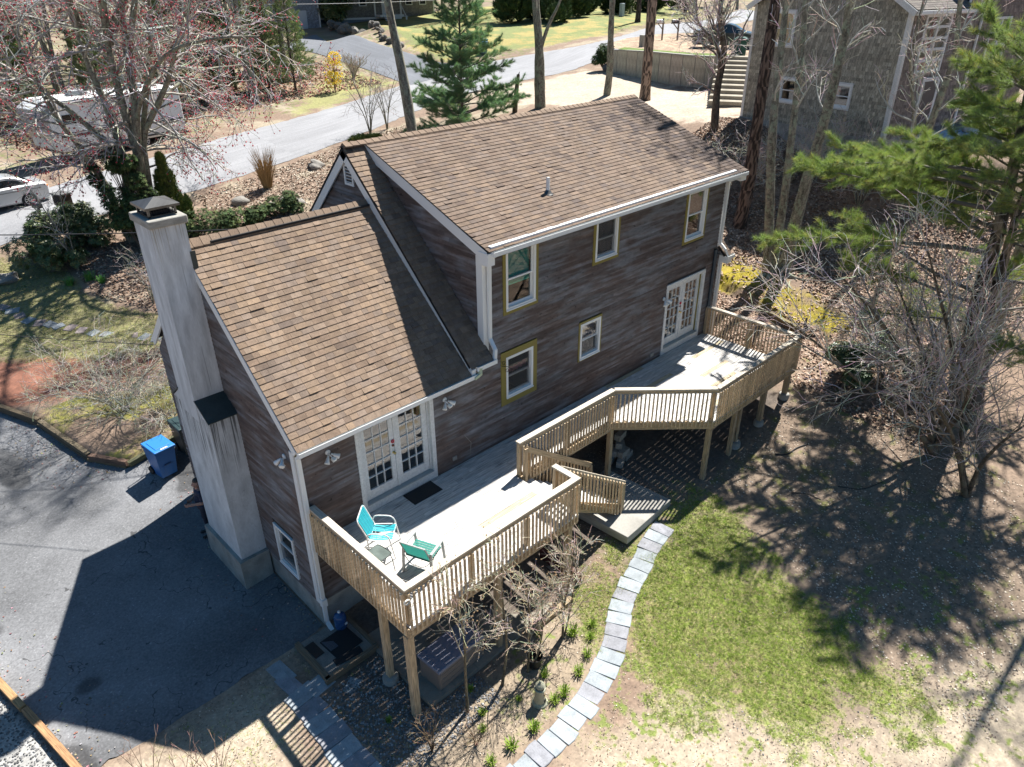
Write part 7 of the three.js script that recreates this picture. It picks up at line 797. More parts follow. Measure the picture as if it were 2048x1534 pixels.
bareTree('bare_tree', 'twin-stemmed grey bare tree on the slope in front of the grid window', [27.05, 2.0, 1.1], [[[[27, 1.9, 1.1], [27.1, 3.4, 1.1], [27.3, 4.8, 1.3], [27.4, 6, 1.4], [27.5, 7.6, 1.5], [27.3, 9.1, 1.3], [27.2, 12, 1]], 0.2, 0.06], [[[27.05, 2.6, 1.1], [27, 4.2, 1.1], [26.7, 5.7, 0.8], [26.3, 7.5, 0.4], [26.2, 10, 0.4]], 0.11, 0.04]], 42, { kids: [14, 5, 4], from: 0.25, len: [2.2, 1.0, 0.5], rad: [0.04, 0.018, 0.010], twig: [0.52, 0.46, 0.41], wig: 0.75 }, { n: 14 });
const SHRUB = { kids: [8, 6, 4.5], from: 0.2, len: [1.5, 0.8, 0.42], rad: [0.03, 0.016, 0.009], lift: [0.1, 0.05, 0.05], ang: [0.85, 0.8, 0.8], trop: [0.02, 0.02, 0.02], wig: 0.75, min: 0.0072, seg: [5, 4, 3], twig: [0.48, 0.42, 0.365] };
const fan = (base, n, spread, h, seed, lean = [0, 0]) => { const r = rng(seed), a = []; for (let k = 0; k < n; k++) { const q = k / n * 6.283 + r() * 0.7, s = spread * (0.5 + 0.6 * r()), hh = h * (0.7 + 0.4 * r()); a.push([[[base[0], base[1] - 0.1, base[2]], [base[0] + Math.cos(q) * s * 0.22 + lean[0] * 0.3, base[1] + hh * 0.4, base[2] + Math.sin(q) * s * 0.22 + lean[1] * 0.3], [base[0] + Math.cos(q) * s * 0.6 + lean[0] * 0.7, base[1] + hh * 0.75, base[2] + Math.sin(q) * s * 0.6 + lean[1] * 0.7], [base[0] + Math.cos(q) * s + lean[0], base[1] + hh, base[2] + Math.sin(q) * s + lean[1]]], 0.035, 0.012]); } return a; };
function shrub(name, label, base, n, spread, h, seed, cfg, o = {}) { return bareTree(name, label, base, fan(base, n, spread, h, seed, o.lean).map(s => [s[0], s[1] * (o.thick || 1), s[2] * (o.thick || 1)]), seed, { ...SHRUB, ...cfg }, { cat: 'shrub', n: 7, sides: 5, ...o }); }
shrub('bare_shrub', 'wide bare pale-twigged shrub on the leafy slope below the shingled house', [26.5, 1.6, -0.3], 8, 1.9, 2.4, 51, { kids: [7, 5, 4] }); shrub('bare_shrub', 'bare pale-twigged shrub against the shingled gable wall, left of the wide one', [26.4, 2.4, -3.4], 6, 1.5, 1.5, 52, { kids: [6, 5, 3] }); shrub('bare_shrub', 'tangled bare shrub between the dark pine trunk and the shingled house', [24.6, 1.8, -4.6], 6, 1.5, 1.7, 53, { kids: [6, 5, 3] }); shrub('bare_shrub', 'bare shrub close under the lower windows of the shingled house', [27.2, 2.8, -1.9], 5, 1.2, 1.6, 54, { kids: [6, 4, 3] });
bareTree('bare_tree', 'small bare tree with pale spreading twigs arching over the far deck rail', [15.25, -1.5, 7.35], [[[[15.3, -1.6, 7.4], [14.9, -0.3, 7], [14.4, 0.8, 6.6], [13.9, 1.9, 6], [13.2, 2.9, 5.4], [12.4, 3.9, 4.7]], 0.11, 0.02], [[[15.2, -1.5, 7.3], [15.2, 0.2, 7.3], [14.9, 1.7, 7.1], [14.4, 3.1, 6.6], [14, 4.4, 6.1]], 0.10, 0.02], [[[15.2, -1.5, 7.4], [14.1, 0, 6.5], [13.1, 0.9, 5.7], [12, 2.1, 4.8], [11.2, 2.8, 4.3]], 0.08, 0.015], [[[15.2, -1.3, 7.3], [15.6, 0.5, 6.6], [15.4, 2, 5.8], [15, 3.2, 5.2]], 0.07, 0.015], [[[15.2, -1.3, 7.3], [14.4, 0.4, 7.8], [13.6, 1.6, 7.9], [12.9, 2.5, 7.6]], 0.06, 0.015]], 55, { kids: [11, 6, 4], from: 0.2, len: [2.6, 1.25, 0.62], rad: [0.03, 0.013, 0.008], min: 0.0062, lift: [0.1, 0.0, 0], wig: 0.4, twig: [0.54, 0.475, 0.42], ang: [0.8, 0.75, 0.7] }, { n: 10, bark: [0.24, 0.205, 0.175] });
bareTree('bare_tree', 'low bare tree with pale twigs at the edge of the shaded lawn, right side', [14.25, -1.85, 8.6], [[[[14.2, -1.9, 8.6], [13.3, -0.1, 8.2], [12.4, 1.3, 7.7], [11.4, 2.3, 7.1]], 0.08, 0.015], [[[14.2, -1.9, 8.6], [13.9, -0.5, 8.7], [13.9, 0.4, 9], [14.2, 1.1, 9.4]], 0.07, 0.015], [[[14.2, -1.7, 8.6], [14.4, -0.4, 8.0], [14.8, 0.5, 7.8], [15.3, 1.0, 7.9]], 0.06, 0.015]], 56, { kids: [10, 6, 4], from: 0.2, len: [2.2, 1.1, 0.55], rad: [0.028, 0.013, 0.008], min: 0.006, twig: [0.48, 0.42, 0.37], wig: 0.42 }, { n: 8, bark: [0.20, 0.17, 0.14] });
shrub('bare_shrub', 'thin bare brushwood beside the far corner post of the deck', [17.2, -0.98, 5.0], 6, 1.2, 1.4, 57, { twig: [0.36, 0.31, 0.27] }); shrub('bare_shrub', 'thin brown brushwood under the boughs at the right edge', [18.8, -0.9, 6.0], 8, 1.6, 2.4, 58, { twig: [0.30, 0.26, 0.22] });
shrub('bare_shrub', 'arching pale bare shrub in the timber edged bed beside the driveway', [-0.2, -1.75, -11.3], 15, 2.2, 1.7, 59, { kids: [7, 5, 3], lift: [0.1, -0.1, -0.1], twig: [0.50, 0.46, 0.36], min: 0.0055 }, { thick: 0.6 }); shrub('bare_shrub', 'smaller arching pale shrub in the bed nearest the blue bin', [0.6, -1.7, -9.6], 9, 1.4, 1.1, 60, { kids: [6, 4, 3], len: [0.9, 0.5, 0.3], lift: [0, -0.1, -0.1], twig: [0.46, 0.42, 0.32], min: 0.005 }, { thick: 0.5 });
shrub('bare_shrub', 'leggy bare sapling clump at the left, in front of the rhododendron', [2.3, -0.75, -23.1], 3, 1.1, 4.2, 61, { kids: [5, 4, 3], len: [1.1, 0.6, 0.3] }, { lean: [-0.5, -0.5] }); shrub('bare_shrub', 'leggy brown bare shrub by the road left of the gabled roof end', [20.3, 2.1, -26.9], 6, 1.4, 3.2, 62, { kids: [4, 3, 3], twig: [0.25, 0.2, 0.17] }); shrub('bare_shrub', 'second leggy bare shrub by the road, next to the knotted trunk', [21.6, 2.2, -27.0], 5, 1.3, 3.0, 63, { kids: [4, 3, 3], twig: [0.26, 0.21, 0.18] }); shrub('bare_shrub', 'small bare twigs beside the chimney at the wing roof edge', [3.4, -0.9, -17.9], 5, 0.7, 1.4, 64, { kids: [3, 3, 2] }, { thick: 0.5 });
// four bare ornamental shrubs in the garden bed by the deck, and twiggy perennials
const BEDC = { kids: [9, 4.5, 3], from: 0.25, len: [0.95, 0.5, 0.26], rad: [0.013, 0.008, 0.005], lift: [0.35, 0.15, 0.1], ang: [0.85, 0.8, 0.8], trop: [0.04, 0.02, 0], wig: 0.4, min: 0.0048, seg: [4, 3, 2], twig: [0.50, 0.43, 0.33] };
[['nearest the deck corner', [0.9, -2.5, 3.8], [[[[0.9, -2.6, 3.8], [0.9, -1.4, 3.8], [0.9, -0.6, 3.82], [0.86, 0.2, 3.8], [0.8, 0.8, 3.7]], 0.034, 0.012]]], ['second from the deck corner', [1.85, -2.48, 3.84], [[[[1.8, -2.6, 3.84], [1.9, -1.4, 3.9], [1.9, -0.1, 3.8], [1.85, 0.8, 3.85]], 0.032, 0.012]]], ['with several stems beside the black pot', [2.45, -2.47, 4.0], [[[[2.4, -2.6, 4], [2.42, -1.5, 4.02], [2.4, -0.4, 4], [2.3, 0.4, 3.9]], 0.028, 0.01], [[[2.48, -2.6, 4], [2.7, -1.6, 4.1], [2.8, -0.7, 4.0]], 0.024, 0.01]]], ['nearest the stairs', [3.6, -2.42, 3.9], [[[[3.6, -2.6, 3.9], [3.6, -1.5, 3.9], [3.66, -0.6, 4], [3.7, 0.1, 4]], 0.03, 0.01], [[[3.62, -2.6, 3.9], [3.78, -1.5, 3.95], [3.95, -0.7, 3.9]], 0.024, 0.01], [[[3.58, -2.6, 3.92], [3.45, -1.5, 4.0], [3.3, -0.8, 4.1]], 0.024, 0.01]]]].forEach(([w, b, s], k) => { const [t, tips, r] = bareTree('garden_shrub', 'bare branching garden bed shrub, ' + w, b, s, 70 + k, BEDC, { cat: 'shrub', n: 9, sides: 6, bark: [0.30, 0.26, 0.19] }); inst('buds', BUD, M({ color: lin(0.36, 0.24, 0.13), roughness: 1 }), tips.filter(() => r() < 0.3).map(p => ({ p, s: 0.5 + 0.5 * r() })), t, 'stuff'); });
shrub('twiggy_perennial', 'low brown twiggy clump in the garden bed by the deck corner post', [-0.12, -2.52, 3.95], 14, 0.45, 0.85, 81, { kids: [3, 3], len: [0.3, 0.16], ang: [0.7, 0.7], lift: [0.2, 0.1], trop: [0, 0], rad: [0.006, 0.004], seg: [3, 2], min: 0.0035, twig: [0.27, 0.19, 0.12] }, { thick: 0.25, bark: [0.26, 0.18, 0.11] }); shrub('twiggy_perennial', 'sparser brown twiggy clump in the garden bed, toward the path', [0.55, -2.53, 4.45], 10, 0.35, 0.55, 82, { kids: [3, 2], len: [0.25, 0.14], ang: [0.7, 0.7], lift: [0.2, 0.1], trop: [0, 0], rad: [0.006, 0.004], seg: [3, 2], min: 0.0035, twig: [0.30, 0.21, 0.14] }, { thick: 0.25, bark: [0.26, 0.18, 0.11] });
for (const [x, z, n, h, w, sd2] of [[-3.35, 2.0, 9, 1.35, 'right', 83], [-4.2, 1.25, 7, 1.3, 'left', 84], [-3.8, 1.6, 6, 0.95, 'middle', 85]]) shrub('twig_shrub', 'thin brown red-tipped twigs along the bottom edge, the ' + w + ' clump', [x, H(x, z), z], n, 0.55, h, sd2, { kids: [2.4, 1.6], len: [0.4, 0.2], ang: [0.5, 0.5], lift: [0.5, 0.3], trop: [0.05, 0.05], rad: [0.006, 0.004], seg: [3, 2], min: 0.004, from: 0.4, wig: 0.25, twig: [0.33, 0.20, 0.15] }, { thick: 0.24, bark: [0.30, 0.20, 0.15] });
// leafy evergreens
function leafy(name, label, base, blobs, n, seed, geo, col, col2, o = {}) { // blobs: [dx, dy, dz, rx, ry, rz]; leaves sit near the surface of several uneven lobes
  const r = rng(seed), t = thing(name, label, o.cat || 'shrub', base[0], base[1], base[2], 0, o.group), st = new MB(), L = []; st.col = [0.16, 0.125, 0.095];
  for (const [x, y, z, a, b, c] of blobs) { st.tube([V(0, -0.1, 0), V(x * 0.4, y * 0.4, z * 0.4), V(x, y, z)], [0.04, 0.03, 0.012], 5); const m = Math.round(n / blobs.length); for (let k = 0; k < m; k++) { const d = V(r() - 0.5, r() - 0.42, r() - 0.5).normalize(), q = 0.55 + 0.5 * Math.sqrt(r()) + 0.15 * (noise(d.x * 3 + x * 5, d.z * 3 + d.y * 2 + seed) - 0.5), p = V(x + d.x * a * q, Math.max(0.02, y + d.y * b * q), z + d.z * c * q), dd = d.clone().multiplyScalar(0.6).add(V((r() - 0.5) * 0.5, o.up ?? 0.6, (r() - 0.5) * 0.5)).normalize(); L.push({ p, q: new THREE.Quaternion().setFromUnitVectors(UP, dd).multiply(new THREE.Quaternion().setFromAxisAngle(UP, r() * 6.283)), s: (o.s || 1) * (0.7 + 0.6 * r()), c: vary(r, r() < 0.25 ? col2 : col, 0.5) }); if (k % 14 === 0) st.tube([V(x * 0.6, y * 0.6, z * 0.6), p], [0.012, 0.005], 3); } }
  mesh('stems', st, mat.twig, t, 'stuff'); inst('foliage', geo, o.shine ? mat.leafShine : mat.leaf, L, t, 'stuff'); return t;
}
const blobs = (seed, n, sx, sy, sz, r0, y0 = 0.5) => { const r = rng(seed), a = []; for (let k = 0; k < n; k++) a.push([(r() - 0.5) * sx, y0 + r() * sy, (r() - 0.5) * sz, r0 * (0.7 + 0.6 * r()), r0 * (0.55 + 0.5 * r()), r0 * (0.7 + 0.6 * r())]); return a; };
const RH = [0.075, 0.115, 0.035], RH2 = [0.17, 0.175, 0.06], DK = [0.045, 0.085, 0.028], DK2 = [0.085, 0.12, 0.035];
leafy('rhododendron', 'broad dark green rhododendron in front of the road at the left', [2.9, -0.3, -25.0], blobs(1, 9, 3.2, 0.9, 1.8, 0.75), 1700, 91, WHORL, RH, RH2, { shine: true, s: 1.25 }); leafy('rhododendron', 'smaller rhododendron with brown gaps, lower left of the broad one', [1.5, -0.6, -23.8], blobs(2, 6, 1.8, 0.5, 1.6, 0.6), 700, 92, WHORL, RH, RH2, { shine: true, s: 1.2 });
leafy('evergreen_shrub', 'tall dark evergreen clump growing around the foot of the maple trunks', [5.0, -0.3, -22.9], [...blobs(3, 13, 1.5, 2.7, 1.3, 0.6), ...blobs(4, 5, 0.8, 1, 0.7, 0.42, 2.9)], 3000, 93, WHORL, [0.05, 0.085, 0.025], [0.09, 0.12, 0.035], { s: 0.9 }); leafy('ivy_column', 'dark ivy climbing the leaning left stem of the maple', [4.75, 0.2, -24.1], [[0, 0.7, 0, 0.42, 0.7, 0.42], [-0.25, 1.7, -0.1, 0.4, 0.7, 0.4], [-0.5, 2.7, -0.2, 0.36, 0.6, 0.36]], 900, 94, WHORL, DK, [0.03, 0.045, 0.02], { cat: 'ivy', s: 0.7 });
leafy('conifer_shrub', 'upright yellow-green conifer beside the chimney top', [6.7, -0.1, -23.2], [[0, 0.7, 0, 0.8, 0.9, 0.8], [0, 1.6, 0, 0.62, 0.8, 0.62], [0.05, 2.4, 0, 0.42, 0.7, 0.42], [0.05, 3.1, 0, 0.2, 0.6, 0.2], [0.5, 1.1, 0.2, 0.4, 0.7, 0.4]], 2600, 95, SPRAY, [0.12, 0.165, 0.04], [0.2, 0.21, 0.05], { s: 1.1, up: 1.2 });
[[7.4, -22.3, 1.5, 'just right of the chimney cap'], [8.6, -21.5, 1.4, 'in the middle of the row'], [9.9, -21.2, 1.0, 'toward the gable'], [6.4, -21.6, 1.3, 'hugging the chimney'], [11.3, -20.9, 0.8, 'at the right end of the row']].forEach(([x, z, s, w], k) => leafy('juniper', 'low spreading dark green evergreen above the wing roof, ' + w, [x, H(x, z), z], blobs(10 + k, 7, 1.5 * s, 0.6, 1.1 * s, 0.42 * s, 0.25), 620, 96 + k, WHORL, [0.055, 0.09, 0.03], [0.10, 0.13, 0.04], { s: 0.8 }));
leafy('low_conifer', 'low yellow-green conifer by the roadside above the ridge left end', [18.9, 1.9, -25.4], blobs(21, 5, 1.9, 0.15, 0.8, 0.4, 0.2), 900, 105, SPRAY, [0.08, 0.11, 0.03], [0.13, 0.15, 0.04], { s: 1.1 });
leafy('rhododendron', 'dark glossy rhododendron behind the far corner of the deck railing', [16.9, -1.0, 4.4], blobs(22, 7, 1.5, 1.0, 1.3, 0.5), 900, 106, WHORL, DK, [0.05, 0.08, 0.025], { shine: true }); leafy('low_evergreen', 'small green evergreen spray at the foot of the double-trunked pine', [18.2, -0.9, 5.6], blobs(23, 4, 1.2, 0.5, 0.8, 0.4, 0.3), 500, 107, SPRAY, DK, [0.05, 0.08, 0.02], {});
leafy('rhododendron', 'rounded rhododendron beside the boulder wall of the grey house', [49.6, 5.2, -76.3], blobs(24, 8, 3, 1.8, 2, 1.1, 1), 1100, 108, WHORL, [0.07, 0.10, 0.03], [0.13, 0.14, 0.05], { shine: true, s: 2.2 }); leafy('ivy_mound', 'dark ivy mound over the left end of the retaining wall', [38.9, 4.7, -24.7], blobs(25, 5, 0.8, 0.8, 0.8, 0.5, 0.3), 700, 109, WHORL, DK, DK2, { cat: 'ivy', s: 1 });
leafy('forsythia', 'bright yellow flowering forsythia at the roadside by the red maple twigs', [26.4, 2.7, -40.3], [[0, 1.5, 0, 0.75, 1.0, 0.75], [0.2, 2.3, 0, 0.5, 0.6, 0.5], [-0.2, 1.0, 0.2, 0.6, 0.6, 0.6]], 520, 110, BUD, [0.85, 0.60, 0.04], [0.70, 0.56, 0.08], { s: 2.4 });
shrub('bare_shrub', 'tan upright bare shrub in a mulch ring beside the side road', [30.1, 3.1, -43.3], 26, 1.2, 1.7, 111, { kids: [4, 3], len: [0.7, 0.4], ang: [0.4, 0.4], lift: [0.4, 0.3], trop: [0.05, 0.05], rad: [0.02, 0.014], seg: [3, 3], min: 0.011, twig: [0.34, 0.24, 0.15] }, { thick: 0.6 });
{ // dry ornamental grass tussock
  const t = thing('grass_tussock', 'dry tan ornamental grass tussock on the bank left of the gable', 'ornamental grass', 12.2, H(12.2, -24.6), -24.6), r = rng(120), b = new MB(); for (let k = 0; k < 260; k++) { const a = r() * 6.283, s = r() * 0.30, h = 0.9 + r() * 1.2, v = 0.8 + 0.4 * r(); b.col = [0.38 * v, 0.25 * v, 0.11 * v]; const p0 = V(Math.cos(a) * s * 0.7, 0, Math.sin(a) * s * 0.7), p1 = V(Math.cos(a) * (s + 0.12), h * 0.6, Math.sin(a) * (s + 0.12)), p2 = V(Math.cos(a) * (s + 0.25 + 0.3 * r()), h, Math.sin(a) * (s + 0.25 + 0.2 * r())); b.tube([p0, p1, p2], [0.012, 0.010, 0.003], 3); } mesh('blades', b, mat.twig, t, 'stuff');
}
// emerging perennials: tufts of fresh green blades
const SPROUT = (() => { const r = rng(5), b = new MB(); for (let k = 0; k < 110; k++) { const a = r() * 6.283, s = 0.01 + r() * 0.07, L = 0.06 + 0.11 * r(), o = 0.01 + 0.07 * r(), w = 0.008, v = 0.8 + 0.4 * r(), n = V(-Math.sin(a) * w, 0, Math.cos(a) * w), p = V(Math.cos(a) * s, 0, Math.sin(a) * s), m = V(Math.cos(a) * (s + o * 0.4), L * 0.7, Math.sin(a) * (s + o * 0.4)), e = V(Math.cos(a) * (s + o), L, Math.sin(a) * (s + o)); b.col = [0.22 * v, 0.32 * v, 0.035 * v]; b.tri(p.clone().sub(n), p.clone().add(n), m).tri(m.clone().sub(n), m.clone().add(n), e); } return b.geom(); })();
{ const first = []; const P2 = [[4.28, 4.16, 0.8, 'beside the upper bend of the flagstone path'], [3.78, 4.01, 1.35, 'tallest, nearest the shrub by the stairs'], [3.98, 4.36, 0.9, 'between the tallest tuft and the path'], [3.6, 4.6, 1, 'level with the black pot, by the path'], [3.13, 4.77, 1.05, 'along the path, above the lighthouse ornament'], [2.57, 4.88, 1.15, 'along the path, right of the lighthouse ornament'], [2.30, 4.86, 1.0, 'touching the base of the lighthouse ornament'], [1.58, 5.0, 1.1, 'along the path, just below the lighthouse ornament'], [1.0, 4.95, 1.15, 'along the path, second below the lighthouse ornament'], [0.51, 4.92, 0.95, 'along the path near the bottom edge'], [2.58, 4.3, 0.8, 'below the black pot among twigs'], [3.22, 3.53, 0.7, 'under the many-stemmed shrubs by the timber'], [1.07, 4.05, 0.8, 'in the middle of the bed below the corner shrub'], [0.84, 4.31, 0.8, 'in the middle of the bed beside the twiggy clump'], [1.81, 4.33, 0.6, 'left of the lighthouse ornament'], [1.25, 3.5, 0.7, 'in the shade beside the storage box'], [-0.35, 2.9, 0.6, 'in the shade near the deck corner footing']];
  P2.forEach(([x, z, s, w]) => { const t = thing('sprouting_plant', 'small green leaf tuft, ' + w, 'plant', x, H(x, z), z, x * 7, 'fresh green tufts in the garden bed'); mesh('leaves', SPROUT, mat.leaf, t, 'stuff'); t.scale.setScalar(s * 1.15); });
  for (const [x, z, s, w] of [[1.6, -22.1, 2.2, 'leftmost'], [2.34, -21.9, 2.4, 'middle'], [2.63, -21.3, 2.0, 'lowest']]) { const t = thing('bulb_clump', 'green bulb leaves in the leaf-covered left bed, the ' + w + ' clump', 'plant', x, H(x, z), z, x, 'bulb clumps in the left bed'); mesh('leaves', SPROUT, M({ color: lin(0.5, 0.9, 1.4), vertexColors: true, roughness: 0.7, side: THREE.DoubleSide }), t, 'stuff'); t.scale.setScalar(s); }
}
// rocks on the bank
{ const r = rng(140); [[11.1, -22.2, 0.3, 'left of a group of three'], [11.9, -22.1, 0.34, 'in the middle of a group of three'], [12.1, -21.4, 0.28, 'right of a group of three'], [15.3, -24.9, 0.42, 'palest, close to the gable'], [10.4, -24.0, 0.4, 'beside the tan grass tussock'], [-0.15, -24.3, 0.4, 'alone on the left lawn edge']].forEach(([x, z, s, w], k) => { const g = new THREE.DodecahedronGeometry(s, 2), q = g.attributes.position; for (let i = 0; i < q.count; i++) { const e = 1 + (noise(q.getX(i) * 4 + k * 5, q.getY(i) * 4 + q.getZ(i) * 3) - 0.5) * 0.6; q.setXYZ(i, q.getX(i) * e * 1.2, q.getY(i) * e * 0.7, q.getZ(i) * e); } g.computeVertexNormals(); const v = 0.3 + 0.12 * r(), c = new Float32Array(q.count * 3); for (let i = 0; i < q.count; i++) c.set([v, v * 0.95, v * 0.88], i * 3); g.setAttribute('color', new THREE.BufferAttribute(c, 3)); const m = tag(mesh('rock', g, mat.rock), 'grey field rock on the leafy bank, ' + w, 'rock'); m.position.set(x, H(x, z) + s * 0.2, z); m.rotation.y = r() * 6; }); }

// ---------------------------------------------------------------- the woods behind, from a few prototypes
{
  const r = rng(200), G1 = 'bare trees in the woods across the road', G2 = 'young pines in the woods across the road';
  const put = (proto, used, x, z, s, turn) => { if (!used.n) { used.n = 1; proto.position.set(x, H(x, z), z); proto.rotation.y = turn; proto.scale.setScalar(s); } else { const c = copy(proto, proto.userData.label, x, H(x, z), z, turn, s); void c; } };
  const cfg = { kids: [14, 7, 5], from: 0.25, len: [2.8, 1.4, 0.75], rad: [0.07, 0.035, 0.022], min: 0.016, wig: 0.55, twig: [0.46, 0.42, 0.39] };
  const mk = (seed, red) => { const [t, tips] = bareTree('woodland_tree', red ? 'bare tree with reddish buds in the woods across the road' : 'bare grey tree in the woods across the road', [0, 0, 0], [[[[0, -0.3, 0], [0.2, 4, 0.1], [0, 8, -0.2], [0.4, 13, 0]], 0.2, 0.05], [[[0.1, 3, 0], [0.9, 6, 0.4], [1.2, 10.5, 0.3]], 0.11, 0.04]], seed, cfg, { group: red ? G1 + ', budding red' : G1 }); if (red) inst('buds', BUD, M({ color: lin(0.34, 0.05, 0.06), roughness: 0.8 }), tips.map(p => ({ p, s: 2.2 })), t, 'stuff'); return t; };
  const A = mk(201, false), B = mk(202, true), ua = {}, ub = {};
  [[10, -47.5], [14, -58], [7.5, -52], [17, -48.5], [20, -57], [25, -60], [28, -70], [18, -66], [12, -68], [32, -66], [22, -76], [35, -80], [14, -78], [6, -45.5], [12.5, -44.2], [17, -43.6], [21.5, -43.8], [8.5, -48.5], [15, -53], [22.5, -49], [27, -53], [11, -53.5], [18.5, -61], [23.5, -64], [8, -65], [30, -61], [34, -73], [25.5, -46]].forEach(([x, z], k) => put(k % 2 ? B : A, k % 2 ? ub : ua, x, z, 0.8 + 0.5 * r(), r() * 6.28));
  [[60, -56], [66, -58], [74, -58], [80, -54], [88, -56], [95, -62], [70, -66], [84, -66], [100, -54], [62, -66], [78, -72], [92, -74], [72, -48], [84, -47], [96, -48], [104, -66], [112, -60], [68, -78], [50, -88], [58, -90], [40, -90], [30, -92]].forEach(([x, z], k) => put(A, ua, x, z, 0.8 + 0.5 * r(), r() * 6.28));
  const P1 = pineTree('young_pine', 'soft green young pine in the woods across the road', [0, 0, 0], [[0, -0.2, 0], [0.05, 3, 0], [0, 6.5, 0.05]], 0.10, 0.02, 210, { limbs: whorls(60, 0.08, 0.94, 9, 6, 2.0, 0.5, 0.2, 0.7, 1), col: [0.12, 0.18, 0.05], col2: [0.20, 0.21, 0.06], side: 6, dens: 7, twigLen: 0.7, tuft: TUFT_BIG, group: G2 }), up = {};
  [[19.5, -44.5], [21.5, -46.5], [23.5, -45], [15.5, -44], [17.5, -51], [26, -50], [9, -56], [11.5, -46], [16, -46.5], [6.5, -47], [19, -54], [14, -55.5], [27, -47.5], [22.5, -52.5], [13, -50], [28, -56], [6, -49], [31, -60], [12, -62], [20, -64], [24.4, -42.6], [36, -70]].forEach(([x, z]) => put(P1, up, x, z, 0.6 + 0.7 * r(), r() * 6.28));
  const P2 = leafy('dark_evergreen', 'dark evergreen thicket shrub along the far edge of the lawn across the road', [0, 0, 0], blobs(61, 8, 3.4, 1.6, 2.2, 1.1, 0.8), 1400, 211, SPRAY, DK, DK2, { s: 3, group: 'dark evergreens along the far lawn' }), ud = {};
  [[56, -50.5], [59.5, -50], [62.5, -47.5], [66, -49.5], [70, -48], [74, -50.5], [64, -55], [80, -50], [68, -54], [88, -52], [57.5, -46.8]].forEach(([x, z]) => put(P2, ud, x, z, 0.7 + 0.6 * r(), r() * 6.28));
  bareTree('roadside_tree', 'dark trunk with long roadside shadow across the road', [63.8, 6, -40.6], [[[[63.8, 5.8, -40.6], [63.9, 9, -40.6], [64, 16, -40.5]], 0.3, 0.12]], 215, UPC, { furrow: true, bark: [0.10, 0.085, 0.075] }); bareTree('roadside_tree', 'leaning dark trunk on the dry lawn across the road, near the sedan', [75, 6.6, -42.5], [[[[75, 6.3, -42.5], [75.6, 9, -42.2], [76, 15, -42]], 0.26, 0.1]], 216, UPC, { furrow: true, bark: [0.08, 0.07, 0.062] });
}
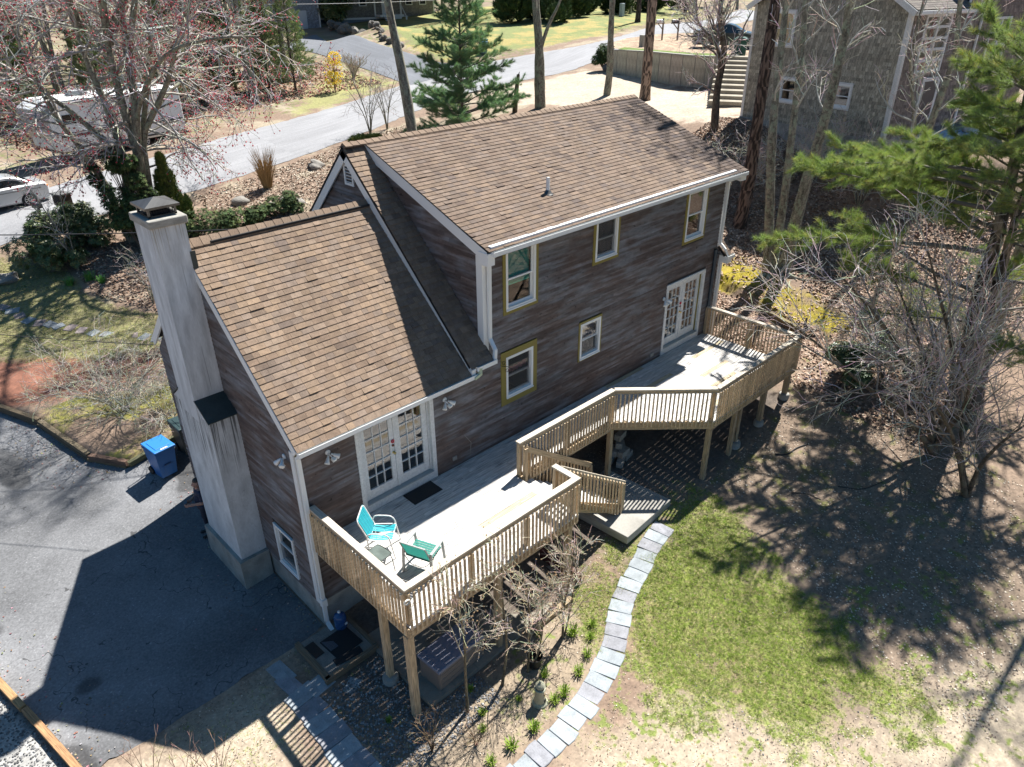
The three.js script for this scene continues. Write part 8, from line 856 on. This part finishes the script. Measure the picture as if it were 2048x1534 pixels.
// ---------------------------------------------------------------- loose ground cover nobody could count
{
  const r = rng(300), LG = (() => { const b = new MB(), w = 0.028, L = 0.042; b.quad(V(-L, 0.006, -w), V(-L, 0.006, w), V(0, -0.006, w * 1.2), V(0, -0.006, -w * 1.2)).quad(V(0, -0.006, -w * 1.2), V(0, -0.006, w * 1.2), V(L, 0.012, w * 0.7), V(L, 0.012, -w * 0.7)); return b.geom(); })();
  const PATHS = [[7.9, 3.5], [7.07, 3.66], [6.43, 3.87], [5.79, 4.07], [5.2, 4.29], [4.56, 4.63], [4.1, 4.87], [3.73, 5.03], [3.29, 5.18], [2.84, 5.29], [2.29, 5.37], [1.74, 5.42], [1.18, 5.44], [0.4, 5.43], [-0.6, 5.4]].map(p => [...p, 0.4]).concat([[-1.3, 0.4, 0.4], [-1.32, 0.78, 0.4], [-0.88, 1.22, 0.35], ...[1, 1.4, 1.8, 2.2, 2.6, 3, 3.4, 3.8].map(z => [-1.29, z, 0.36])]), onPath = (x, z) => { for (let k = 0; k < PATHS.length; k++) { const p = PATHS[k]; for (const q of [p, k < 14 ? [(p[0] + PATHS[k + 1][0]) / 2, (p[1] + PATHS[k + 1][1]) / 2, p[2]] : p]) if ((x - q[0]) ** 2 + (z - q[1]) ** 2 < q[2] * q[2] * 0.85) return true; } return x > -0.8 && x < 4.4 && z > 0 && z < 1.4 || x > 0.4 && x < 4.4 && z > 0.8 && z < 3.3; };
  const leaves = [], tryLeaf = (x, z, s, pal) => { const v = 0.75 + 0.5 * r(), c = pal[Math.floor(r() * pal.length)]; const fl = s < 0.5 ? 0.35 : 1; leaves.push({ p: V(x, G(x, z) + 0.006 * (1 + fl) + 0.03 * fl * fl * r(), z), rx: (r() - 0.5) * 1.1 * fl, ry: r() * 6.28, rz: (r() - 0.5) * 1.1 * fl, s: s * (0.7 + 0.7 * r()), c: c.map(q => q * v) }); };
  const PAL = [[0.36, 0.25, 0.185], [0.30, 0.20, 0.14], [0.42, 0.32, 0.25], [0.24, 0.15, 0.10], [0.46, 0.37, 0.29], [0.18, 0.11, 0.08]];
  for (let k = 0; k < 52000; k++) { const x = 15.2 + r() * 14, z = -9 + r() * 16; if (fbm(x * 0.8, z * 0.8, 3) + r() * 0.35 < 0.5) continue; if (sd(x, z, MOSS) > -0.1 && r() < 0.85) continue; tryLeaf(x, z, 1, PAL); }
  for (let k = 0; k < 15000; k++) { const x = -0.5 + r() * 12, z = -24.5 + r() * 12; if (sd(x, z, LEFT_LAWN) > -0.2 || sd(x, z, MULCH) > 0 || inDrive(x, z)) continue; tryLeaf(x, z, 1, PAL); }
  for (let k = 0; k < 14000; k++) { const x = 9 + r() * 14, z = -26.6 + r() * 9; if (z > -26.9 + 0 && r() < 0.9) tryLeaf(x, z, 0.95, [[0.36, 0.28, 0.21], [0.28, 0.2, 0.15], [0.22, 0.15, 0.11], [0.46, 0.4, 0.32]]); }
  for (let k = 0; k < 9000; k++) { const x = 5 + r() * 26, z = -40 - r() * 12; if (z > -34.6 - (x - 5) * 0.16) continue; tryLeaf(x, z, 1.7, [[0.38, 0.20, 0.13], [0.30, 0.16, 0.11], [0.42, 0.28, 0.2], [0.2, 0.11, 0.08]]); }
  for (let k = 0; k < 7000; k++) { const x = 7.5 + r() * 8, z = 3.3 + r() * 8; if (sd(x, z, LAWN) > -0.3 || onPath(x, z)) continue; tryLeaf(x, z, 0.42, [[0.40, 0.32, 0.25], [0.24, 0.18, 0.13], [0.52, 0.46, 0.38], [0.12, 0.09, 0.07]]); }
  for (let k = 0; k < 16000; k++) { const x = -3.5 + r() * 13, z = 0.05 + r() * 11; if (sd(x, z, LAWN) > -0.1 || inDrive(x, z) || onPath(x, z)) continue; tryLeaf(x, z, 0.27, [[0.40, 0.32, 0.25], [0.28, 0.21, 0.15], [0.50, 0.43, 0.35], [0.13, 0.10, 0.075], [0.2, 0.15, 0.11]]); }
  for (let k = 0; k < 1300; k++) { const z = -16.5 + r() * 16.4, e = interp(z, DRIVE_R), d = Math.pow(r(), 3) * 1.3, x = (z > -6.4 && r() < 0.5 ? beamX(z) + 0.05 + d : e - 0.05 - d); if (!inDrive(x, z)) continue; leaves.push({ p: V(x, H(x, z) + 0.022, z), ry: r() * 6.28, rx: (r() - 0.5) * 0.4, s: 0.2 + 0.35 * r(), c: PAL[Math.floor(r() * 6)].map(q => q * (0.5 + 0.5 * r())) }); }
  const lm = inst('leaf_litter', LG, M({ roughness: 1, side: THREE.DoubleSide }), leaves, scene, 'stuff'); tag(lm, 'dry brown fallen leaves scattered over the slopes and beds', 'leaf litter');
  const BL = (() => { const b = new MB(), q = rng(8); for (let k = 0; k < 9; k++) { const a = q() * 6.28, s = q() * 0.035, L = 0.018 + 0.028 * q(), o = 0.012 + q() * 0.035, w = 0.0032, n = V(-Math.sin(a) * w, 0, Math.cos(a) * w), p = V(Math.cos(a) * s, 0, Math.sin(a) * s); const v = 0.7 + 0.6 * q(); b.col = [v, v, v]; b.tri(p.clone().sub(n), p.clone().add(n), V(Math.cos(a) * (s + o), L, Math.sin(a) * (s + o))); } return b.geom(); })();
  const grass = []; for (let k = 0; k < 150000; k++) { const x = 3.5 + r() * 9.5, z = 2.6 + r() * 8, n1 = fbm(x * 0.9 + 31, z * 0.9 + 11, 4), n2 = noise(x * 4.1, z * 4.1 + 60), w = (n1 - 0.5) * 1.6 + (n2 - 0.5) * 0.6, l1 = sd(x, z, LAWN), l2 = sd(x, z, LAWN2), k1 = Math.max(smooth(-0.9, 0.7, l1 + w * 2.0 - Math.max(0, x - 7.2) * 0.28), 0.7 * smooth(-0.5, 0.4, l2 + w)); if (r() > k1 * (0.35 + 0.8 * noise(x * 9, z * 9))) continue; if (l1 < 0 && l2 < 0 && r() < 0.5) continue; const dry = r() < 0.34; grass.push({ p: V(x, G(x, z) - 0.004, z), ry: r() * 6.28, s: 0.7 + 0.7 * r(), c: vary(r, dry ? [0.45, 0.39, 0.19] : [0.21, 0.30, 0.035], 0.6) }); }
  for (let k = 0; k < 22000; k++) { const x = -3 + r() * 7, z = -27 + r() * 13; if (sd(x, z, LEFT_LAWN) < 0 || r() > 0.4 + noise(x * 2, z * 2) * 0.6) continue; grass.push({ p: V(x, G(x, z) - 0.004, z), ry: r() * 6.28, s: 0.9 + 0.7 * r(), c: vary(r, r() < 0.4 ? [0.42, 0.38, 0.2] : [0.28, 0.31, 0.08], 0.5) }); }
  for (let k = 0; k < 16000; k++) { const x = 18.6 + r() * 2.8, z = -3.6 + r() * 6.4; if (sd(x, z, MOSS) + (noise(x * 2, z * 2) - 0.5) < 0) continue; grass.push({ p: V(x, G(x, z) - 0.006, z), ry: r() * 6.28, s: 0.4 + 0.4 * r(), c: vary(r, [0.25, 0.23, 0.03], 0.5) }); }
  for (let k = 0; k < 40000; k++) { const x = -4 + r() * 16, z = 0.15 + r() * 12, n2 = noise(x * 4.1, z * 4.1 + 60), n3 = noise(x * 14 + 7, z * 14); if (n2 * n3 < (x < 0 ? 0.22 : 0.32) || sd(x, z, YARD_PALE) < -2 || sd(x, z, BED) > 0.1 && r() < 0.8 || inDrive(x, z) || onPath(x, z)) continue; grass.push({ p: V(x, G(x, z) - 0.004, z), ry: r() * 6.28, s: 0.5 + 0.6 * r(), c: vary(r, r() < 0.5 ? [0.52, 0.45, 0.28] : [0.25, 0.31, 0.06], 0.5) }); }
  tag(inst('grass', BL, mat.leaf, grass, scene, 'stuff'), 'thin spring grass and moss on the lawns and bank', 'grass');
  const PG = new THREE.DodecahedronGeometry(0.02, 0), peb = []; for (let k = 0; k < 9000; k++) { const u = r(); let x, z; if (u < 0.45) { x = -1.0 + r() * 2.6; z = 1.5 + r() * 2.6; } else if (u < 0.8) { x = -7 + r() * 2; z = -3.5 + r() * 5; if (x > beamX(z) - 0.1) continue; } else { x = 4 + r() * 10; z = 3 + r() * 7; if (r() < 0.6) continue; } if (onPath(x, z)) continue; const v = 0.10 + 0.34 * r() * r(); peb.push({ p: V(x, G(x, z) + 0.004, z), rx: r() * 6, ry: r() * 6, s: 0.5 + r() * (u < 0.8 ? 0.9 : 0.5), c: [v, v * 0.98, v * 0.96] }); }
  tag(inst('gravel', PG, M({ roughness: 1 }), peb, scene, 'stuff'), 'grey and white pebbles under the deck corner and beyond the timber', 'gravel');
}
renderer.render(scene, camera);
